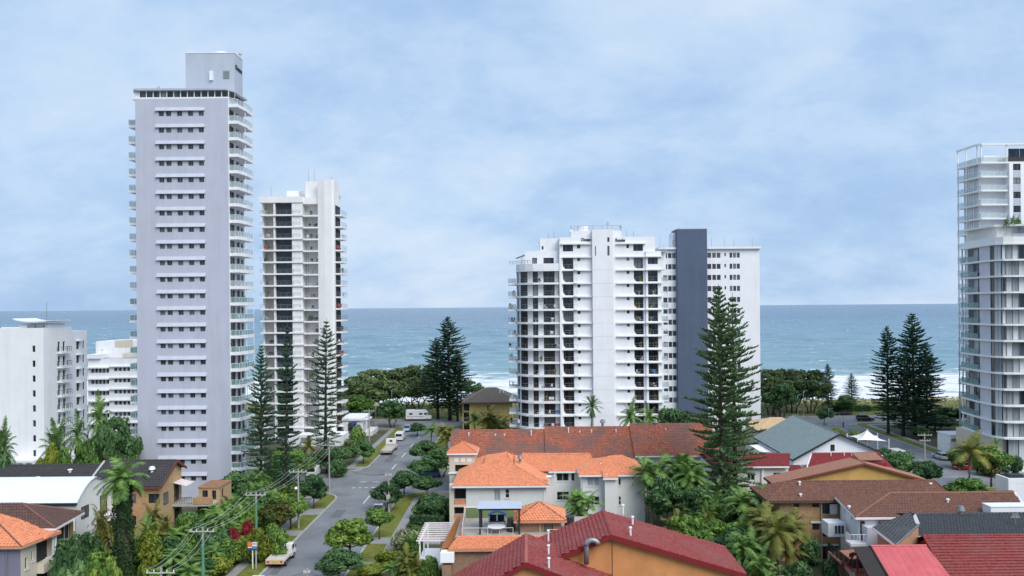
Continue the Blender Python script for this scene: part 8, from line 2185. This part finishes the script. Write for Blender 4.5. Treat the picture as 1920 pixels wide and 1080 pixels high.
# ================================================================ POLES, WIRES, SIGNS, STREET FURNITURE
POLE = M('pole_timber', (0.34, 0.33, 0.29), 0.9, 0.15, 2.0, bump=0.2)
POLEG = M('pole_green', (0.11, 0.25, 0.17), 0.8, 0.15, 2.0)
def power_pole(label, x, y, h, arm, green=False, arms=1, box=False):
    t = T('power_pole', label, 'power pole', (x, y, 0), 0, 'power poles')
    MB().tube([(0, 0, -0.1), (0, 0, h)], [0.16, 0.11], 9).build('post', POLE, t)
    if green: MB().tube([(0, 0, 0.02), (0, 0, h * 0.86)], [0.175, 0.135], 9).build('sleeve', POLEG, t)
    for k in range(arms):
        z = h - 0.45 - 1.1 * k; a = arm * (1 - 0.25 * k)
        ar = MB().box(-a, a, -0.19, -0.09, z, z + 0.10).build('crossarm', M('arm_grey', (0.46, 0.45, 0.42), 0.85), t)
        for q in (-0.92, -0.45, 0.45, 0.92): MB().cyl(a * q, -0.14, z + 0.13, z + 0.33, 0.05, 0.035, 7).build('insulator', WHITEM, ar)
    if box: MB().box(-0.28, 0.28, -0.5, -0.14, h * 0.30, h * 0.30 + 1.0).build('transformer_box', M('box_grey', (0.42, 0.43, 0.40), 0.7), t)
    return t
PX = -34.2
poles = []
for i, (px, cy, h) in enumerate(((302, 1072, 8.7), (380, 995, 8.7), (480, 927, 8.7), (559, 884, 8.7), (617, 834, 8.7))):
    u, v = uv(px, cy); D = F * (H - (h - 0.35)) / v; x = u * D / F
    poles.append((x, D, h))
LB = ['power pole crossarm at the bottom left edge of the picture', 'green sleeved power pole nearest the orange sign', 'power pole beside the russet street tree', 'power pole behind the dark round street tree', 'tall power pole at the near left corner of the crossing']
for (x, D, h), lab, g in zip(poles, LB, (True, True, True, False, False)): power_pole(lab, x, D, h, 1.3, g)
WIRE = M('wire', (0.55, 0.56, 0.57), 0.6, 0.02)
WIRED = M('dark_wire', (0.06, 0.06, 0.065), 0.7, 0.02)
names = ['outermost overhead wire over the left gardens', 'second overhead wire from the garden side', 'third overhead wire from the garden side', 'overhead wire nearest the road']
nxt = (-32.5, 168.0, 10.0)
power_pole('power pole far down the left kerb beside the tow truck', nxt[0] - 2.2, nxt[1], nxt[2], 1.2)
run = poles + [(nxt[0] - 2.2, nxt[1], nxt[2])]
for q, lab in zip((-0.92, -0.45, 0.45, 0.92), names):
    pts = []
    for (xa, ya, ha), (xb, yb, hb) in zip(run[:-1], run[1:]):
        for k in range(14):
            s = k / 14; pts.append((xa + (xb - xa) * s + 1.3 * q, ya + (yb - ya) * s - 0.14, (ha - 0.1) + (hb - ha) * s - 2.6 * s * (1 - s)))
    pts.append((run[-1][0] + 1.3 * q, run[-1][1] - 0.14, run[-1][2] - 0.1))
    o = MB().tube(pts, 0.014, 4).build('overhead_wire', WIRE); setp(o, lab, 'wire', 'overhead wires')
rp = G(729, 962); rh = AZ(728, 886, rp.y)
power_pole('stout pole with a grey box on the right hand verge', rp.x, rp.y, rh, 0.5, False, 1, True)
def wire(label, a, c, sag, m=WIRED, r=0.028):
    pts = [Vector(a).lerp(Vector(c), k / 16) - Vector((0, 0, 4 * sag * (k / 16) * (1 - k / 16))) for k in range(17)]
    o = MB().tube(pts, r, 4).build('overhead_wire', m); setp(o, label, 'wire', 'overhead wires')
wire('dark service wire sagging across the crossing', (poles[4][0], poles[4][1], 5.6), (rp.x, rp.y, rh - 0.2), 1.0)
q = A(576, 1066, 84); power_pole('pole top with dark brackets at the bottom edge of the road', q.x, 84, q.z, 0.35)
wire('dark wire running left from the bottom edge pole', (q.x, 84, q.z - 0.3), (q.x - 9, 80, q.z - 1.6), 0.2); wire('dark wire running right from the bottom edge pole', (q.x, 84, q.z - 0.3), (q.x + 9, 80, q.z - 1.8), 0.2)
g = G(1734, 874); power_pole('pole with two crossarms by the right hand street', g.x, g.y, AZ(1732, 812, g.y), 1.4, False, 2)
def lamp_post(label, px, top, base, arm=1):
    g = G(px, base); h = AZ(px, top, g.y)
    t = T('street_lamp', label, 'street lamp', (g.x, g.y, 0), 0, 'street lamps near the beach')
    MB().tube([(0, 0, 0), (0, 0, h - .2), (arm * .5, 0, h)], [.10, .075, .06], 7).build('post', M('lamp_grey', (0.50, 0.51, 0.52), 0.5), t)
    MB().box(min(arm * .4, arm * 1.1), max(arm * .4, arm * 1.1), -.14, .14, h - .04, h + .1).build('lamp_head', GREYM, t)
for a in (('lamp post by the white pavilion canopy', 682, 783, 826), ('lamp post on the far left verge before the dark round tree', 705, 756, 814), ('lamp post against the beach trees behind the warm white tower', 654, 752, 790), ('lamp post rising through the left beach trees', 735, 730, 790),
          ('tall lamp post before the right beach trees', 1496, 740, 789), ('second lamp post before the right beach trees', 1507, 733, 792), ('lamp post at the esplanade corner beside the bushy tree', 1554, 766, 800)):
    lamp_post(*a)
# white globe lamps by the left poles
for lab, px, py, D in (('white globe lamp left of the pole by the dark round tree', 555, 916, 121), ('white globe lamp right of the pole by the dark round tree', 570, 904, 124)):
    p = A(px, py, D); t = T('globe_lamp', lab, 'lamp', (p.x, D, 0), 0, 'globe lamps')
    MB().tube([(0, 0, 0), (0, 0, p.z - .2)], .05, 6).build('post', DARKM, t)
    b = MB(); b.tube([(0, 0, p.z - .3 + .6 * k / 8) for k in range(9)], [max(.02, .3 * math.sin(math.pi * k / 8)) for k in range(9)], 12); b.build('globe', M('globe_white', (0.8, 0.8, 0.8), 0.3), t, smooth=True)
# estate agent's board
def agent_sign():
    g = G(474, 1068); zt = AZ(474, 1015.5, g.y)
    t = T('estate_sign', 'orange, white and blue estate sign on a white post by the flatbed truck', 'sign', (g.x, g.y, 0.12))
    for x in (-.0, .42): MB().box(x - .06, x + .06, -.05, .05, 0, zt - .15).build('post', WHITEM if x == 0 else M('arm_grey', (0.46, 0.45, 0.42)), t)
    MB().box(-.6, .62, -.12, -.07, zt - 1.12, zt - .12).build('board', M('sign_navy', (0.03, 0.07, 0.19), 0.5), t)
    MB().box(-.58, .0, -.13, -.122, zt - .66, zt - .14).build('orange_panel', M('sign_orange', (0.80, 0.20, 0.02), 0.5), t)
    MB().box(.02, .60, -.13, -.122, zt - .66, zt - .14).build('white_panel', WHITEM, t)
    w = MB()
    for k in range(3): w.box(.08 + .18 * k, .20 + .18 * k, -.134, -.131, zt - .46, zt - .28)
    w.build('print', M('sign_red', (0.55, 0.06, 0.08), 0.5), t)
    MB().box(-.56, .0, -.13, -.122, zt - .86, zt - .72).build('stripe', WHITEM, t); MB().box(.05, .58, -.13, -.122, zt - .95, zt - .74).build('blue_panel', M('sign_lightblue', (0.10, 0.28, 0.55), 0.5), t)
agent_sign()
# shade sail
def shade_sail():
    D = 160.0; p = A(1626, 806, D); ox = p.x
    t = T('shade_sail', 'white peaked shade sail on white posts beside the hall', 'shade sail', (ox, D, 0))
    z = p.z; lo = AZ(1602, 821, D); cs = [(-3.0, -2.6, lo), (3.0, -2.6, lo - .3), (3.2, 2.6, lo), (-2.8, 2.6, lo)]
    b = MB(); n = 8; g = {}
    for i in range(4):
        a, c = Vector(cs[i]), Vector(cs[(i + 1) % 4]); ap = Vector((0, 0, z))
        for r in range(n):
            for s in range(n):
                def P(r_, s_):
                    e = a.lerp(c, s_ / n); inw = Vector((0, 0, 0)) - Vector((e.x, e.y, 0)); e = e + inw * 0.22 * math.sin(math.pi * s_ / n)
                    f = r_ / n; q = e.lerp(ap, f); q.z = e.z + (ap.z - e.z) * f ** 1.9; return q
                b.quad(P(r, s), P(r, s + 1), P(r + 1, s + 1), P(r + 1, s))
    o = b.build('canvas', M('white_canvas', (0.78, 0.77, 0.74), 0.8, 0.03), t, smooth=True)
    for c in cs: MB().tube([(c[0] * 1.06, c[1] * 1.06, 0), (c[0] * 1.06, c[1] * 1.06, c[2] + .5)], .08, 7).build('post', WHITEM, t)
    MB().tube([(0, 0, 0), (0, 0, z + .2)], .08, 7).build('mast', WHITEM, t)
shade_sail()
# gatehouse by the wavy block
def gatehouse():
    D = 164; p = A(1781, 817, D)
    t = T('gatehouse', 'low white service building with louvres left of the wavy block', 'building', (p.x, D, 0))
    w = AX(1816, D, 830) - p.x
    MB().box(0, w, 0, 5, 0, p.z).build('wall', WHITE, t); MB().box(-.15, w + .15, -.15, 5.15, p.z, p.z + .2).build('roof', TRIM, t)
    MB().box(w * .48, w * .72, -.05, -.002, .1, p.z - .3).build('louvre_door', GREYM, t); MB().box(w * .76, w * .98, -.05, -.002, .1, p.z - .3).build('louvre_door', GREYM, t); MB().box(.3, 1.6, -.05, -.002, p.z - 1.2, p.z - .6).build('vent', GREYM, t)
    MB().box(-2.5, -.2, -2, -1.6, 0, 1.1).build('garden_wall', WHITE, t)
gatehouse()
# white paling fence between the near corner bushes and the turret
def fence(label, x0, y0, x1, y1, h, step, mat):
    t = T('paling_fence', label, 'fence', (x0, y0, 0)); d = Vector((x1 - x0, y1 - y0, 0)); n = int(d.length / step); dn = d.normalized(); an = math.atan2(dn.y, dn.x)
    pm = MB().box(-.055, .055, -.015, .015, .05, h).mesh('paling', mat)
    for k in range(n): put(pm, 'paling', t, tuple(dn * step * (k + .5)), an)
    for z in (.35, h - .25): MB().tube([(0, .04, z), (d.x, d.y + .04, z)], .04, 4).build('rail', mat, t)
fence('white paling fence behind the bushes at the near right corner', -17.4, 128.2, -10.6, 128.2, 1.6, 0.19, WHITEM)
fence('low white fence around the corner garden by the driveway', -17.2, 104.3, -12.0, 104.3, 1.0, 0.19, WHITEM)
# person crossing the esplanade car park
def person():
    g = G(1581, 803.5)
    t = T('person', 'person in dark clothes walking across the esplanade road', 'person', (g.x, g.y, 0.014), R(200))
    J = {'hip': (0, 0, .95), 'waist': (0, .01, 1.08), 'chest': (0, .03, 1.32), 'neck': (0, .03, 1.48), 'head': (0, .05, 1.60), 'top': (0, .05, 1.72),
         'lk': (-.10, .14, .52), 'la': (-.11, .02, .08), 'lt': (-.11, .16, .05), 'rk': (.10, -.02, .52), 'ra': (.11, -.30, .12), 'rt': (.11, -.18, .05),
         'ls': (-.19, .03, 1.40), 'le': (-.25, -.10, 1.14), 'lw': (-.25, -.02, .90), 'rs': (.19, .03, 1.40), 're': (.25, .14, 1.14), 'rw': (.24, .30, .96), 'lh': (-.09, 0, .92), 'rh': (.09, 0, .92)}
    rad = {'hip': .14, 'waist': .12, 'chest': .15, 'neck': .055, 'head': .10, 'top': .075, 'lk': .065, 'la': .045, 'lt': .04, 'rk': .065, 'ra': .045, 'rt': .04, 'ls': .07, 'le': .045, 'lw': .034, 'rs': .07, 're': .045, 'rw': .034, 'lh': .10, 'rh': .10}
    E = [('hip', 'waist'), ('waist', 'chest'), ('chest', 'neck'), ('neck', 'head'), ('head', 'top'), ('hip', 'lh'), ('lh', 'lk'), ('lk', 'la'), ('la', 'lt'), ('hip', 'rh'), ('rh', 'rk'), ('rk', 'ra'), ('ra', 'rt'), ('chest', 'ls'), ('ls', 'le'), ('le', 'lw'), ('chest', 'rs'), ('rs', 're'), ('re', 'rw')]
    ks = list(J); me = bpy.data.meshes.new('body'); me.from_pydata([J[k] for k in ks], [(ks.index(a), ks.index(c)) for a, c in E], [])
    tmp = bpy.data.objects.new('body', me); COL.objects.link(tmp)
    sk = tmp.modifiers.new('skin', 'SKIN'); tmp.modifiers.new('sub', 'SUBSURF').levels = 1
    for i, k in enumerate(ks): me.skin_vertices[0].data[i].radius = (rad[k], rad[k]); me.skin_vertices[0].data[i].use_root = (k == 'hip')
    dg = bpy.context.evaluated_depsgraph_get(); m2 = bpy.data.meshes.new_from_object(tmp.evaluated_get(dg)); bpy.data.objects.remove(tmp)
    m2.materials.clear(); m2.materials.append(M('dark_clothes', (0.025, 0.025, 0.03), 0.85)); m2.materials.append(M('skin', (0.45, 0.27, 0.18), 0.6))
    for p in m2.polygons:
        p.use_smooth = True
        if p.center.z > 1.47: p.material_index = 1
    put(m2, 'body', t)
    b = MB(); b.tube([(0, .03, 1.60 + .02 * k) for k in range(9)], [.11, .115, .115, .11, .10, .085, .065, .04, .01], 10); b.build('hair', M('dark_hair', (0.02, 0.015, 0.012), 0.7), t, smooth=True)
person()

# ---- what people keep on their balconies
def clutter():
    rg = np.random.default_rng(8); rr = random.Random(99)
    def chair(m):
        b = MB(); b.box(-.25, .25, -.25, .25, .38, .44); b.box(-.25, .25, .2, .25, .44, .9)
        for a in (-.23, .18):
            for c in (-.23, .18): b.box(a, a + .05, c, c + .05, 0, .38)
        return b.mesh('balcony_chair', m)
    def table(m):
        b = MB(); b.cyl(0, 0, .68, .72, .45, n=12); b.cyl(0, 0, 0, .68, .05, n=6); b.cyl(0, 0, 0, .04, .25, n=10); return b.mesh('balcony_table', m)
    d = rg.normal(0, 1, (90, 3)); d /= np.linalg.norm(d, axis=1, keepdims=True)
    v, f = leaves(d * rg.uniform(.15, .4, 90)[:, None] * [1, 1, 1.3] + [0, 0, .85], d, .13, rg)
    plantm = np_mesh('pot_plant', v, f, L_MID); potm = MB().cyl(0, 0, 0, .45, .16, .22, 9).mesh('pot', M('pot_terracotta', (0.35, 0.15, 0.09), 0.8))
    tow = MB().box(-.45, .45, -.02, .02, .35, 1.02)
    items = [chair(DARKM), chair(WHITEM), chair(M('wicker', (0.16, 0.10, 0.06), 0.8)), table(WHITEM), table(DARKM)]
    towels = [tow.mesh('towel', M('towel_' + n, c, 0.9)) for n, c in (('blue', (0.06, 0.14, 0.35)), ('red', (0.40, 0.06, 0.05)), ('sand', (0.50, 0.42, 0.30)))]
    for t, xr, yr, z in CLUT:
        for k in range(rr.choice((0, 1, 1, 2, 3))):
            p = (rr.uniform(*xr), rr.uniform(*yr), z + .005); a = rr.random()
            if a < .68: m = rr.choice(items); put(m, m.name.split('.')[0], t, p, rr.uniform(0, 6.28))
            elif a < .9: o = put(potm, 'pot', t, p); put(plantm, 'pot_plant', o, (0, 0, 0), rr.uniform(0, 6.28))
            else: put(rr.choice(towels), 'towel', t, (p[0], yr[0], z), 0)
clutter()
